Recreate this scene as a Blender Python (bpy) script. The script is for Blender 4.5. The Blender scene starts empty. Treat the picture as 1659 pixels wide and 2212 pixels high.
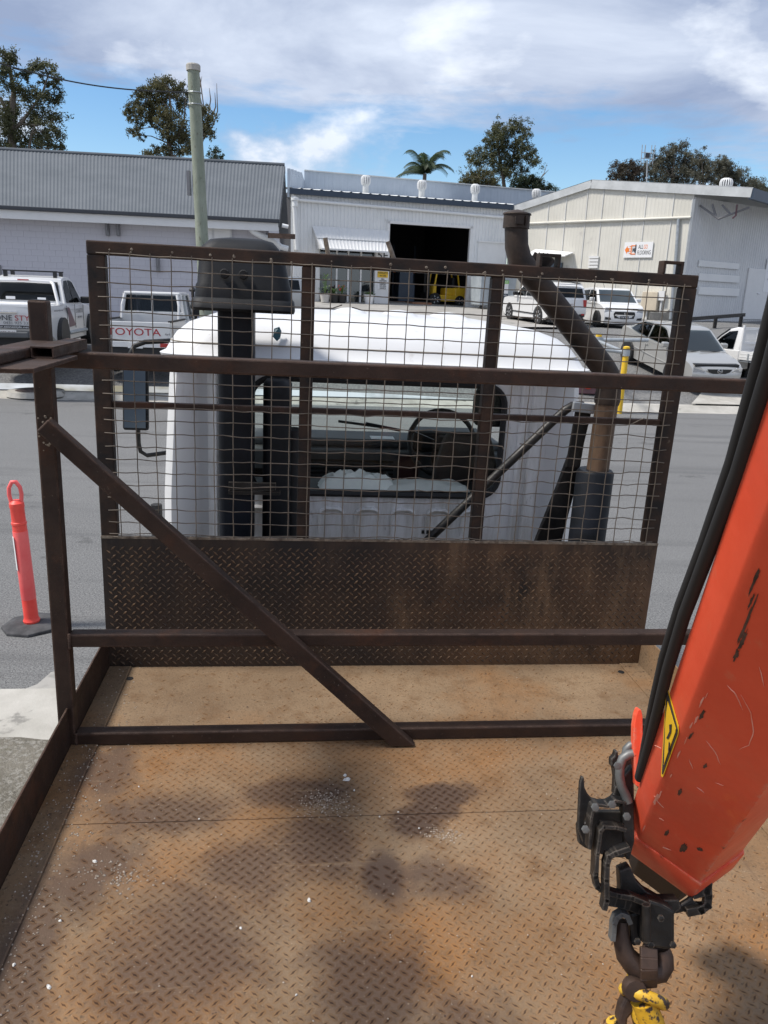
import bpy, bmesh, math, random
from math import sin, cos, tan, pi, radians, sqrt, atan2
from mathutils import Vector, Matrix
random.seed(7)
S = bpy.context.scene
COL = S.collection

# ------------------------------------------------------------------ camera
# "px" below are pixels of a 1659 x 2212 view of the photograph
FPX, CXP, CYP = 1662.0, 829.5, 1106.0
CAMH, CPITCH, CROLL = 2.75, 15.8, 2.0           # above the road, degrees down, degrees

def cam_axes(yaw, pitch, roll):
    yaw, pitch, roll = radians(yaw), radians(pitch), radians(roll)
    fwd = Vector((sin(yaw), cos(yaw), 0)); right = Vector((cos(yaw), -sin(yaw), 0)); up = Vector((0, 0, 1))
    f2 = fwd*cos(pitch) - up*sin(pitch); u2 = up*cos(pitch) + fwd*sin(pitch)
    return right*cos(roll) + u2*sin(roll), u2*cos(roll) - right*sin(roll), f2

def cam_matrix(axes, loc):
    r, u, f = axes
    m = Matrix((( r.x, u.x, -f.x, loc[0]), (r.y, u.y, -f.y, loc[1]), (r.z, u.z, -f.z, loc[2]), (0, 0, 0, 1)))
    return m
AX = cam_axes(0, CPITCH, CROLL)
CAMP = Vector((0, 0, CAMH))
CAMW = cam_matrix(AX, CAMP)
# the truck stands slightly skewed and leaning on its suspension: its own frame has the tray floor at z = 0
CAMT = cam_matrix(cam_axes(7.204, 15.801, 2.996), (-0.4322, -3.1056, 1.6013))
TRUCK = CAMW @ CAMT.inverted()

cd = bpy.data.cameras.new('camera'); cam = bpy.data.objects.new('camera', cd); COL.objects.link(cam)
cam.matrix_world = CAMW
cd.sensor_fit = 'VERTICAL'; cd.sensor_height = 36.0; cd.lens = 36.0*FPX/2212.0
cd.clip_start = 0.05; cd.clip_end = 3000
S.camera = cam
S.render.resolution_x, S.render.resolution_y = 768, 1024

def ray(px, py):
    return AX[0]*((px-CXP)/FPX) - AX[1]*((py-CYP)/FPX) + AX[2]
def at(px, py, d):                    # point on the pixel's ray whose world y is d
    r = ray(px, py); return CAMP + r*(d/r.y)
def gnd(px, py, z=0.0):               # where the pixel's ray meets the level z
    r = ray(px, py); return CAMP + r*((z-CAMH)/r.z)
def deep(px, py, t):                  # point at depth t along the view axis
    return CAMP + ray(px, py)*t

# ------------------------------------------------------------------ sky, sun, exposure
SUN_EL, SUN_AZ = 56.0, -98.0          # azimuth from +Y, negative to the left
W = bpy.data.worlds.new('World'); S.world = W; W.use_nodes = True
nt = W.node_tree; nt.nodes.clear()
def wn(t, **k):
    n = nt.nodes.new(t)
    for a, b in k.items(): setattr(n, a, b)
    return n
def wl(a, b): nt.links.new(a, b)
def wmath(op, a, b=None, c=None, clamp=False):
    n = wn('ShaderNodeMath', operation=op, use_clamp=clamp)
    for i, v in enumerate((a, b, c)):
        if v is None: continue
        if isinstance(v, (int, float)): n.inputs[i].default_value = v
        else: wl(v, n.inputs[i])
    return n.outputs[0]
sky = wn('ShaderNodeTexSky', sky_type='NISHITA'); sky.sun_disc = False
sky.sun_elevation = radians(SUN_EL); sky.sun_rotation = radians(SUN_AZ)
sky.air_density = 1.0; sky.dust_density = 0.25; sky.ozone_density = 2.2
hs = wn('ShaderNodeHueSaturation'); hs.inputs['Saturation'].default_value = 1.22; wl(sky.outputs[0], hs.inputs['Color'])
bsky = wn('ShaderNodeBackground'); wl(hs.outputs[0], bsky.inputs[0]); bsky.inputs[1].default_value = 0.078
tc = wn('ShaderNodeTexCoord'); sep = wn('ShaderNodeSeparateXYZ'); wl(tc.outputs['Generated'], sep.inputs[0])
zc = wmath('MAXIMUM', sep.outputs[2], 0.035)
pxn = wmath('DIVIDE', sep.outputs[0], zc); pyn = wmath('DIVIDE', sep.outputs[1], zc)
cmb = wn('ShaderNodeCombineXYZ'); wl(pxn, cmb.inputs[0]); wl(pyn, cmb.inputs[1])
def wnoise(vec, scale, detail, rough, off=(0, 0, 0), sc=(1, 1, 1), dist=0.0):
    mp = wn('ShaderNodeMapping'); wl(vec, mp.inputs[0]); mp.inputs['Location'].default_value = off; mp.inputs['Scale'].default_value = sc
    n = wn('ShaderNodeTexNoise'); wl(mp.outputs[0], n.inputs['Vector'])
    n.inputs['Scale'].default_value = scale; n.inputs['Detail'].default_value = detail
    n.inputs['Roughness'].default_value = rough; n.inputs['Distortion'].default_value = dist
    return n.outputs[0]
# broad deck of stratocumulus overhead whose far edge lies some 4.5 cloud heights away
nb = wnoise(cmb.outputs[0], 0.55, 9, 0.58, (3.1, 1.7, 0))
nf = wnoise(cmb.outputs[0], 1.9, 8, 0.6, (0.4, 5.2, 0))
edge = wmath('SUBTRACT', 5.2, wmath('SUBTRACT', pyn, wmath('MULTIPLY', pxn, 0.30)))
edge = wmath('ADD', edge, wmath('MULTIPLY', wmath('SUBTRACT', nb, 0.5), 3.0))
edge = wmath('ADD', edge, wmath('MULTIPLY', wmath('SUBTRACT', nf, 0.5), 2.0))
deck = wmath('MULTIPLY', edge, 1.1, clamp=True)
# heaped clouds low over the horizon, seen from the side
elev = wmath('ARCSINE', sep.outputs[2]); azim = wmath('ARCTAN2', sep.outputs[0], sep.outputs[1])
cae = wn('ShaderNodeCombineXYZ'); wl(azim, cae.inputs[0]); wl(elev, cae.inputs[1])
ncu = wnoise(cae.outputs[0], 3.4, 10, 0.56, (2.35, 0.62, 0.3), (1, 2.1, 1), 0.15)
low = wmath('SUBTRACT', 1.0, wmath('MULTIPLY', wmath('SUBTRACT', elev, 0.02), 3.2), clamp=True)
cum = wmath('MULTIPLY', wmath('SUBTRACT', wmath('ADD', ncu, wmath('MULTIPLY', low, 0.085)), 0.565), 9.0, clamp=True)
fac = wmath('MAXIMUM', wmath('MULTIPLY', deck, 0.97), wmath('MULTIPLY', cum, 0.92))
shade = wnoise(cae.outputs[0], 2.6, 9, 0.58, (7.3, 2.2, 1.0), (1.0, 2.6, 1), 0.35)
rmp = wn('ShaderNodeValToRGB'); wl(shade, rmp.inputs[0])
e = rmp.color_ramp.elements
e[0].position = 0.38; e[0].color = (0.175, 0.215, 0.31, 1); e[1].position = 0.76; e[1].color = (0.46, 0.50, 0.57, 1)
mixc = wn('ShaderNodeMix', data_type='RGBA'); wl(wmath('MULTIPLY', cum, 0.6), mixc.inputs[0]); wl(rmp.outputs[0], mixc.inputs[6]); mixc.inputs[7].default_value = (0.62, 0.645, 0.68, 1)
bcl = wn('ShaderNodeBackground'); wl(mixc.outputs[2], bcl.inputs[0]); bcl.inputs[1].default_value = 1.0
mxs = wn('ShaderNodeMixShader'); wl(fac, mxs.inputs[0]); wl(bsky.outputs[0], mxs.inputs[1]); wl(bcl.outputs[0], mxs.inputs[2])
wo = wn('ShaderNodeOutputWorld'); wl(mxs.outputs[0], wo.inputs[0])

sd = bpy.data.lights.new('sun', 'SUN'); sd.energy = 2.3; sd.angle = radians(9.0); sd.color = (1.0, 0.95, 0.88)
sun = bpy.data.objects.new('sun', sd); COL.objects.link(sun)
sdir = Vector((sin(radians(SUN_AZ))*cos(radians(SUN_EL)), cos(radians(SUN_AZ))*cos(radians(SUN_EL)), sin(radians(SUN_EL))))
sun.rotation_euler = sdir.to_track_quat('Z', 'Y').to_euler(); sun.location = (0, 0, 60)
S.view_settings.view_transform = 'Standard'; S.view_settings.look = 'None'
S.view_settings.gamma = 1.0; S.view_settings.use_curve_mapping = False
S.view_settings.exposure = 0.98
S.render.engine = 'CYCLES'

# ------------------------------------------------------------------ helpers
class MB:
    """collects shapes; build() links them as one mesh object"""
    def __init__(s): s.v = []; s.f = []; s.m = []
    def add(s, vs, fs, mi=0):
        o = len(s.v); s.v += [tuple(v) for v in vs]
        s.f += [tuple(i+o for i in f) for f in fs]; s.m += [mi]*len(fs); return s
    def box(s, a, b, mi=0, M=None):
        x0, y0, z0 = a; x1, y1, z1 = b
        vs = [Vector(p) for p in ((x0,y0,z0),(x1,y0,z0),(x1,y1,z0),(x0,y1,z0),(x0,y0,z1),(x1,y0,z1),(x1,y1,z1),(x0,y1,z1))]
        if M is not None: vs = [M @ v for v in vs]
        return s.add(vs, [(3,2,1,0),(4,5,6,7),(0,1,5,4),(1,2,6,5),(2,3,7,6),(3,0,4,7)], mi)
    def bar(s, p, q, w, h, up=(0,0,1), mi=0):
        p, q = Vector(p), Vector(q); d = (q-p).normalized(); up = Vector(up)
        a = d.cross(up)
        if a.length < 1e-4: a = d.cross(Vector((1,0,0)))
        a.normalize(); b = a.cross(d).normalized()
        vs = []
        for c in (p, q):
            for i, j in ((-1,-1),(1,-1),(1,1),(-1,1)): vs.append(c + a*(w/2*i) + b*(h/2*j))
        return s.add(vs, [(3,2,1,0),(4,5,6,7),(0,1,5,4),(1,2,6,5),(2,3,7,6),(3,0,4,7)], mi)
    def tube(s, pts, r, n=10, mi=0, cap=True):
        pts = [Vector(p) for p in pts]; k = len(pts)
        rs = r if isinstance(r, (list, tuple)) else [r]*k
        ts = []
        for i in range(k):
            a = pts[max(i-1,0)]; b = pts[min(i+1,k-1)]; ts.append((b-a).normalized())
        ref = Vector((0,0,1)) if abs(ts[0].z) < 0.9 else Vector((1,0,0))
        u = ts[0].cross(ref).normalized(); vs = []
        for i in range(k):
            u = (u - ts[i]*u.dot(ts[i])).normalized(); w = ts[i].cross(u)
            for j in range(n):
                a = 2*pi*j/n; vs.append(pts[i] + (u*cos(a) + w*sin(a))*rs[i])
        fs = [(i*n+j, i*n+(j+1)%n, (i+1)*n+(j+1)%n, (i+1)*n+j) for i in range(k-1) for j in range(n)]
        if cap: fs += [tuple(range(n-1,-1,-1)), tuple(range((k-1)*n, k*n))]
        return s.add(vs, fs, mi)
    def loft(s, rings, mi=0, cap=True, closed=True):
        n = len(rings[0]); vs = [v for r in rings for v in r]; fs = []
        for i in range(len(rings)-1):
            for j in range(n if closed else n-1):
                fs.append((i*n+j, i*n+(j+1)%n, (i+1)*n+(j+1)%n, (i+1)*n+j))
        if cap and closed: fs += [tuple(range(n-1,-1,-1)), tuple(range((len(rings)-1)*n, len(rings)*n))]
        return s.add(vs, fs, mi)
    def lathe(s, prof, c, axis=(0,0,1), n=20, mi=0):
        ax = Vector(axis).normalized(); ref = Vector((0,0,1)) if abs(ax.z) < 0.9 else Vector((1,0,0))
        u = ax.cross(ref).normalized(); w = ax.cross(u); c = Vector(c)
        rings = [[c + ax*z + (u*cos(2*pi*j/n) + w*sin(2*pi*j/n))*max(r, 1e-4) for j in range(n)] for r, z in prof]
        return s.loft(rings, mi)
    def prism(s, poly, d, mi=0):           # poly: 3D points of one face, d: extrusion vector
        poly = [Vector(p) for p in poly]; d = Vector(d); n = len(poly)
        vs = poly + [p+d for p in poly]
        fs = [tuple(range(n-1,-1,-1)), tuple(range(n, 2*n))] + [(i, (i+1)%n, n+(i+1)%n, n+i) for i in range(n)]
        return s.add(vs, fs, mi)
    def grid(s, rows, mi=0):
        n = len(rows[0]); vs = [v for r in rows for v in r]
        return s.add(vs, [(i*n+j, i*n+j+1, (i+1)*n+j+1, (i+1)*n+j) for i in range(len(rows)-1) for j in range(n-1)], mi)
    def mesh(s, name, mats, smooth=None):
        me = bpy.data.meshes.new(name); me.from_pydata([tuple(v) for v in s.v], [], s.f)
        if not isinstance(mats, (list, tuple)): mats = [mats]
        for m in mats: me.materials.append(m)
        if len(mats) > 1: me.polygons.foreach_set('material_index', s.m)
        bm = bmesh.new(); bm.from_mesh(me)
        bmesh.ops.recalc_face_normals(bm, faces=bm.faces); bm.to_mesh(me); bm.free()
        if smooth is not None:
            me.polygons.foreach_set('use_smooth', [True]*len(me.polygons))
            me.set_sharp_from_angle(angle=radians(smooth))
        me.update(); return me
    def build(s, name, mats, parent=None, smooth=None, bevel=0.0, seg=2, recalc=True):
        me = s.mesh(name, mats, smooth); o = bpy.data.objects.new(name, me); COL.objects.link(o)
        if parent is not None: o.parent = parent
        if bevel > 0:
            b = o.modifiers.new('bevel', 'BEVEL'); b.width = bevel; b.segments = seg; b.limit_method = 'ANGLE'; b.angle_limit = radians(40)
            b.harden_normals = False
        return o

def tag(o, label, cat, group=None, kind=None):
    o['label'] = label; o['category'] = cat
    if group: o['group'] = group
    if kind: o['kind'] = kind
    return o
def thing(name, label, cat, M=None, group=None):
    o = bpy.data.objects.new(name, None); COL.objects.link(o); o.empty_display_size = 0.1
    if M is not None: o.matrix_world = M
    return tag(o, label, cat, group)
def structure(o): o['kind'] = 'structure'; return o
def stuff(o): o['kind'] = 'stuff'; return o
def inst(src, M=None, parent=None, name=None):      # another object sharing the mesh
    o = src.copy(); COL.objects.link(o)
    if name: o.name = name
    if parent is not None: o.parent = parent
    if M is not None: o.matrix_basis = M
    return o
def copy_tree(o, parent=None):
    c = o.copy(); COL.objects.link(c)
    if parent is not None: c.parent = parent
    for ch in list(o.children): copy_tree(ch, c)
    return c
def TR(x, y, z): return Matrix.Translation((x, y, z))
def RZ(a): return Matrix.Rotation(a, 4, 'Z')
def RX(a): return Matrix.Rotation(a, 4, 'X')
def RY(a): return Matrix.Rotation(a, 4, 'Y')
def frame(o, x, y, z):                 # matrix from origin and axes
    m = Matrix.Identity(4)
    for i, a in enumerate((x, y, z)):
        a = Vector(a).normalized()
        for k in range(3): m[k][i] = a[k]
    for k in range(3): m[k][3] = o[k]
    return m
def text(name, s, size, m, parent, M, depth=0.003, align='CENTER', width=None):
    cu = bpy.data.curves.new(name, 'FONT'); cu.body = s; cu.size = size; cu.align_x = align; cu.align_y = 'CENTER'; cu.extrude = depth
    ob = bpy.data.objects.new(name, cu); COL.objects.link(ob)
    bpy.context.view_layer.update()
    me = bpy.data.meshes.new_from_object(ob.evaluated_get(bpy.context.evaluated_depsgraph_get()))
    bpy.data.objects.remove(ob); bpy.data.curves.remove(cu)
    if width:
        xs = [v.co.x for v in me.vertices]; k = width/(max(xs)-min(xs))
        for v in me.vertices: v.co.x *= k
    me.materials.clear(); me.materials.append(m)
    o = bpy.data.objects.new(name, me); COL.objects.link(o); o.parent = parent; o.matrix_basis = M
    return o

# ------------------------------------------------------------------ materials
class NT:
    def __init__(s, name):
        s.mat = bpy.data.materials.new(name); s.mat.use_nodes = True; s.t = s.mat.node_tree
        s.b = s.t.nodes['Principled BSDF']; s.out = s.t.nodes['Material Output']
        s.co = s.t.nodes.new('ShaderNodeTexCoord').outputs['Object']
    def n(s, t, **k):
        n = s.t.nodes.new(t)
        for a, b in k.items(): setattr(n, a, b)
        return n
    def l(s, a, b): s.t.links.new(a, b)
    def mapv(s, loc=(0,0,0), sc=(1,1,1), rot=(0,0,0)):
        m = s.n('ShaderNodeMapping'); s.l(s.co, m.inputs[0])
        m.inputs['Location'].default_value = loc; m.inputs['Scale'].default_value = sc; m.inputs['Rotation'].default_value = rot
        return m.outputs[0]
    def noise(s, scale, detail=6, rough=0.6, loc=(0,0,0), sc=(1,1,1), dist=0.0):
        n = s.n('ShaderNodeTexNoise'); s.l(s.mapv(loc, sc), n.inputs['Vector'])
        n.inputs['Scale'].default_value = scale; n.inputs['Detail'].default_value = detail
        n.inputs['Roughness'].default_value = rough; n.inputs['Distortion'].default_value = dist
        return n.outputs[0]
    def ramp(s, x, p0, p1, c0=(0,0,0,1), c1=(1,1,1,1)):
        r = s.n('ShaderNodeValToRGB'); s.l(x, r.inputs[0]); e = r.color_ramp.elements
        e[0].position, e[0].color, e[1].position, e[1].color = p0, c0, p1, c1
        return r.outputs[0]
    def math(s, op, a, b=None, clamp=False):
        n = s.n('ShaderNodeMath', operation=op, use_clamp=clamp)
        for i, v in enumerate((a, b)):
            if v is None: continue
            if isinstance(v, (int, float)): n.inputs[i].default_value = v
            else: s.l(v, n.inputs[i])
        return n.outputs[0]
    def mix(s, f, a, b):
        n = s.n('ShaderNodeMix', data_type='RGBA')
        for i, v in ((0, f), (6, a), (7, b)):
            if isinstance(v, (int, float)): n.inputs[i].default_value = v
            elif isinstance(v, (tuple, list)): n.inputs[i].default_value = (*v[:3], 1)
            else: s.l(v, n.inputs[i])
        return n.outputs[2]
    def sep(s):
        n = s.n('ShaderNodeSeparateXYZ'); s.l(s.co, n.inputs[0]); return n.outputs
    def bump(s, h, strength=0.3, dist=0.01):
        b = s.n('ShaderNodeBump'); b.inputs['Strength'].default_value = strength; b.inputs['Distance'].default_value = dist
        s.l(h, b.inputs['Height']); s.l(b.outputs[0], s.b.inputs['Normal'])
    def done(s, color=None, rough=0.6, metal=0.0, coat=0.0, spec=None):
        if color is not None:
            if isinstance(color, (tuple, list)): s.b.inputs['Base Color'].default_value = (*color[:3], 1)
            else: s.l(color, s.b.inputs['Base Color'])
        if isinstance(rough, (int, float)): s.b.inputs['Roughness'].default_value = rough
        else: s.l(rough, s.b.inputs['Roughness'])
        s.b.inputs['Metallic'].default_value = metal; s.b.inputs['Coat Weight'].default_value = coat
        if spec is not None: s.b.inputs['Specular IOR Level'].default_value = spec
        return s.mat
def edge_wear(m, c, wear, radius=.006, p=(.42, .60), scale=30):
    bv = m.n('ShaderNodeBevel', samples=4); bv.inputs['Radius'].default_value = radius
    ge = m.n('ShaderNodeNewGeometry'); dp = m.n('ShaderNodeVectorMath', operation='DOT_PRODUCT'); m.l(bv.outputs[0], dp.inputs[0]); m.l(ge.outputs['Normal'], dp.inputs[1])
    ed = m.ramp(dp.outputs['Value'], 0.90, 0.995, (1,1,1,1), (0,0,0,1))
    return m.mix(m.math('MULTIPLY', ed, m.ramp(m.noise(scale, 6, 0.75, (1,5,2)), *p)), c, wear)
def mottled(name, c1, c2, scale=4.0, rough=0.6, metal=0.0, p=(0.35, 0.65), bump=0.0, bscale=60, coat=0.0, sc=(1,1,1), spots=None, spec=None, bdist=0.004):
    m = NT(name); c = m.mix(m.ramp(m.noise(scale, 8, 0.62, sc=sc), *p), c1, c2)
    if spots:                       # (colour, scale, threshold)
        c = m.mix(m.ramp(m.noise(spots[1], 5, 0.6, (4,2,7)), spots[2], spots[2]+0.06), c, spots[0])
    if bump: m.bump(m.noise(bscale, 6, 0.65), bump, bdist)
    return m.done(c, rough, metal, coat, spec)
def plain(name, c, rough=0.5, metal=0.0, coat=0.0, var=0.12, scale=3.0):
    d = tuple(max(0, x*(1-var)) for x in c)
    return mottled(name, d, c, scale, rough, metal, coat=coat)

MT = {}
m = NT('rail_rust')
c = m.mix(m.ramp(m.noise(5, 8, 0.65), 0.35, 0.66), (0.022, 0.012, 0.008), (0.050, 0.027, 0.017))
c = m.mix(m.ramp(m.noise(3.1, 7, 0.7, (7,2,4)), 0.55, 0.72), c, (0.085, 0.034, 0.016))
c = m.mix(m.ramp(m.noise(17, 6, 0.7, (4,2,7)), 0.66, 0.74), c, (0.10, 0.062, 0.042))
c = m.mix(m.ramp(m.noise(70, 4, 0.7, (1,2,7)), 0.66, 0.72), c, (0.16, 0.12, 0.095))
c = edge_wear(m, c, (0.135, 0.085, 0.062), .007, (.38, .58), 22)
m.bump(m.noise(85, 6, 0.7), 0.45, 0.003)
MT['rail'] = m.done(c, m.ramp(m.noise(12, 5, .6), .3, .7, (.5,.5,.5,1), (.8,.8,.8,1)), 0, 0, .35)
MT['head'] = mottled('headboard_rust', (0.014, 0.012, 0.011), (0.064, 0.034, 0.020), 6, 0.7, 0.0, (0.38, 0.66), bump=0.5, bscale=70, spots=((0.13, 0.095, 0.07), 26, 0.67), bdist=0.003, spec=.35)
MT['wire'] = mottled('wire', (0.080, 0.066, 0.052), (0.21, 0.17, 0.13), 9, 0.6, 0.1, (0.3, 0.7))
MT['weld'] = mottled('weld', (0.10, 0.075, 0.055), (0.30, 0.25, 0.19), 40, 0.6, 0.2)
MT['black'] = mottled('black_plastic', (0.005, 0.0055, 0.007), (0.012, 0.0135, 0.017), 6, 0.6, 0.0, bump=0.15, bscale=120, spec=.3)
m = NT('black_steel')
c = m.mix(m.ramp(m.noise(9, 8, 0.65), 0.42, 0.72), (0.009, 0.009, 0.009), (0.036, 0.031, 0.027))
c = m.mix(m.ramp(m.noise(18, 5, 0.7, (4,2,7)), 0.69, 0.75), c, (0.12, 0.065, 0.036))
c = edge_wear(m, c, (0.17, 0.145, 0.12), .004, (.36, .62), 45)
m.bump(m.noise(80, 6, 0.65), 0.3, 0.004)
MT['blacksteel'] = m.done(c, m.ramp(m.noise(14, 5, .6), .3, .7, (.32,.32,.32,1), (.65,.65,.65,1)), 0.25)
MT['rubber'] = plain('rubber', (0.016, 0.016, 0.017), 0.75)
MT['exhaust'] = mottled('exhaust_pipe', (0.018, 0.014, 0.012), (0.070, 0.048, 0.036), 7, 0.65, 0.3, bump=0.4, bscale=60)
MT['tailpipe'] = mottled('rusted_pipe', (0.07, 0.045, 0.03), (0.23, 0.145, 0.09), 7, 0.55, 0.4, sc=(1, 1, 0.3), bump=0.3)
MT['asphalt'] = None
MT['white'] = plain('white_paint', (0.70, 0.70, 0.695), 0.28, coat=0.5, var=0.03)
MT['silver'] = plain('silver_paint', (0.46, 0.455, 0.435), 0.30, 0.45, coat=0.7, var=0.03)
MT['dark'] = plain('dark_trim', (0.015, 0.015, 0.016), 0.55)
MT['chrome'] = plain('chrome', (0.7, 0.7, 0.7), 0.15, 1.0, var=0.05)
MT['alloy'] = plain('alloy', (0.55, 0.55, 0.56), 0.3, 0.8, var=0.05)
MT['red'] = plain('tail_lamp', (0.42, 0.02, 0.02), 0.2, coat=0.5)
MT['redtext'] = plain('red_lettering', (0.40, 0.02, 0.03), 0.4)
MT['ink'] = plain('dark_lettering', (0.03, 0.03, 0.035), 0.5)
MT['greyink'] = plain('grey_lettering', (0.20, 0.20, 0.21), 0.5)
MT['plate'] = plain('number_plate', (0.75, 0.74, 0.72), 0.4, var=0.03)
MT['maroon'] = plain('maroon_wrap', (0.13, 0.06, 0.075), 0.4)
MT['orange'] = plain('orange_print', (0.85, 0.22, 0.03), 0.5, var=0.03)
MT['yellow'] = mottled('yellow_paint', (0.70, 0.42, 0.02), (0.80, 0.52, 0.03), 5, 0.45)
MT['galv'] = mottled('galvanised', (0.33, 0.36, 0.38), (0.45, 0.48, 0.50), 8, 0.45, 0.5)
MT['darkgalv'] = mottled('dull_zinc', (0.10, 0.105, 0.105), (0.19, 0.195, 0.19), 9, 0.5, 0.4)
MT['cream'] = plain('cream_box', (0.60, 0.52, 0.40), 0.5)
MT['signwhite'] = plain('sign_white', (0.80, 0.80, 0.80), 0.45, var=0.02)
MT['timber'] = mottled('pallet_timber', (0.22, 0.10, 0.055), (0.36, 0.18, 0.10), 6, 0.75, sc=(1, 6, 1))
MT['terracotta'] = plain('pot', (0.55, 0.53, 0.50), 0.6)
def glass_mat(name, tint, refl=1.0, rough=0.02):
    m = NT(name); t = m.t
    tr = m.n('ShaderNodeBsdfTransparent'); tr.inputs[0].default_value = (*tint, 1)
    gl = m.n('ShaderNodeBsdfGlossy'); gl.inputs['Roughness'].default_value = rough; gl.inputs[0].default_value = (0.9, 0.95, 0.95, 1)
    fr = m.n('ShaderNodeFresnel'); fr.inputs[0].default_value = 1.5
    mx = m.n('ShaderNodeMixShader'); m.l(m.math('MULTIPLY', fr.outputs[0], refl, True), mx.inputs[0])
    m.l(tr.outputs[0], mx.inputs[1]); m.l(gl.outputs[0], mx.inputs[2]); m.l(mx.outputs[0], m.out.inputs[0])
    return m.mat
MT['glass'] = glass_mat('car_glass', (0.30, 0.35, 0.36), 1.7)
MT['tint'] = glass_mat('tinted_glass', (0.07, 0.075, 0.08), .7)
MT['cabglass'] = glass_mat('cab_glass', (0.92, 0.96, 0.94), .35)
MT['shopglass'] = glass_mat('shop_glass', (0.22, 0.25, 0.26), 2.6)
m = NT('lamp_lens'); MT['lens'] = m.done((0.55, 0.57, 0.6), 0.08, 0.6, 1.0)
# ------------------------------------------------------------------ ground materials
m = NT('asphalt')
c = m.mix(m.ramp(m.noise(0.35, 6, 0.6, sc=(0.25, 1, 1)), 0.35, 0.68), (0.102, 0.102, 0.103), (0.145, 0.145, 0.144))
c = m.mix(m.ramp(m.noise(55, 4, 0.7), 0.40, 0.66), c, (0.225, 0.225, 0.22))
c = m.mix(m.ramp(m.noise(80, 3, 0.6, (3,3,3)), 0.57, 0.63), c, (0.030, 0.030, 0.031))
c = m.mix(m.math('MULTIPLY', m.ramp(m.noise(1.4, 5, 0.65, (1,6,0), (.12, 1, 1)), 0.52, 0.66), .45), c, (0.072, 0.072, 0.073))
c = m.mix(m.math('MULTIPLY', m.ramp(m.noise(.9, 7, 0.7, (11,6,0)), 0.62, 0.66), .55), c, (0.058, 0.057, 0.056))
m.bump(m.noise(70, 5, 0.7), 0.7, 0.012)
MT['asphalt'] = m.done(c, 0.85)
m = NT('yard_gravel')
c = m.mix(m.ramp(m.noise(0.5, 6, 0.6), 0.35, 0.65), (0.095, 0.096, 0.098), (0.15, 0.149, 0.147))
c = m.mix(m.ramp(m.noise(16, 6, 0.75), 0.38, 0.64), c, (0.25, 0.246, 0.238))
c = m.mix(m.ramp(m.noise(22, 5, 0.7, (5,1,2)), 0.56, 0.66), c, (0.06, 0.06, 0.062))
m.bump(m.noise(18, 6, 0.75), 0.9, 0.05)
MT['gravel'] = m.done(c, 0.9)
MT['concrete'] = mottled('concrete', (0.33, 0.315, 0.28), (0.47, 0.45, 0.41), 2.2, 0.8, bump=0.4, bscale=45, spots=((0.22, 0.21, 0.19), 3.2, 0.62), bdist=0.006)
MT['oldconcrete'] = mottled('old_concrete', (0.27, 0.26, 0.24), (0.37, 0.355, 0.33), 0.9, 0.85, bump=0.4, bscale=25, spots=((0.20, 0.195, 0.18), 1.1, 0.60))
m = NT('verge_soil')
c = m.mix(m.ramp(m.noise(1.6, 8, 0.65), 0.35, 0.65), (0.15, 0.135, 0.105), (0.27, 0.245, 0.20))
c = m.mix(m.ramp(m.noise(26, 6, 0.7), 0.48, 0.62), c, (0.36, 0.34, 0.30))
c = m.mix(m.ramp(m.noise(2.3, 7, 0.7, (8,3,1)), 0.58, 0.70), c, (0.10, 0.095, 0.04))
m.bump(m.noise(28, 7, 0.75), 1.0, 0.035)
MT['verge'] = m.done(c, 0.95)

# ------------------------------------------------------------------ terrain
KA, KB = gnd(0, 861), gnd(1600, 895)
KD = (KB-KA).normalized(); KN = Vector((-KD.y, KD.x, 0))
TT = [-0.2, 0.9, 2, 6, 10, 20, 28, 40, 400]
TL = [0.02, 0.40, 0.62, 1.10, 1.60, 2.05, 2.42, 2.45, 2.45]
TRr = [0.02, 0.12, 0.42, 1.05, 1.68, 2.02, 2.20, 2.30, 2.45]
def lerp_t(t, tab):
    if t <= TT[0]: return tab[0]
    for i in range(len(TT)-1):
        if t <= TT[i+1]:
            k = (t-TT[i])/(TT[i+1]-TT[i]); return tab[i]*(1-k) + tab[i+1]*k
    return tab[-1]
def kdist(x, y): return (Vector((x, y, 0)) - KA).dot(KN)
def zt(x, y):
    t = kdist(x, y); k = min(1, max(0, (x+3)/9.0)); k = k*k*(3-2*k)
    z = lerp_t(t, TL)*(1-k) + lerp_t(t, TRr)*k
    h = min(1, max(0, (x-8.6)/2.6))*min(1, max(0, (11-t)/5)); return z - .42*h*h*(3-2*h)*min(1, z)
def hit(px, py, t0=17.0):              # ray against the rising yard
    r = ray(px, py); k = t0/r.y
    for i in range(4000):
        p = CAMP + r*k
        if p.z <= zt(p.x, p.y): return p
        k += 0.02
    return CAMP + r*k

b = MB(); rows = []
ts = [0.62] + [0.9+0.55*i for i in range(52)] + [32, 40, 60, 100, 200, 400, 900]
xs = [-900, -300, -120, -60] + [-40+2*i for i in range(41)] + [60, 120, 300, 900]
for t in ts:
    row = []
    for x in xs:
        p = KA + KD*(x-KA.x) + KN*t
        z = zt(p.x, p.y) + (0.05*(sin(p.x*0.9)+sin(p.y*1.3+p.x*0.4)) * min(1, max(0, (t-3)/6)) * 0.4 if abs(x) < 41 else 0)
        row.append((p.x, p.y, z))
    rows.append(row)
b.grid(rows); structure(b.build('yard_ground', MT['gravel'], smooth=60))
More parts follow.
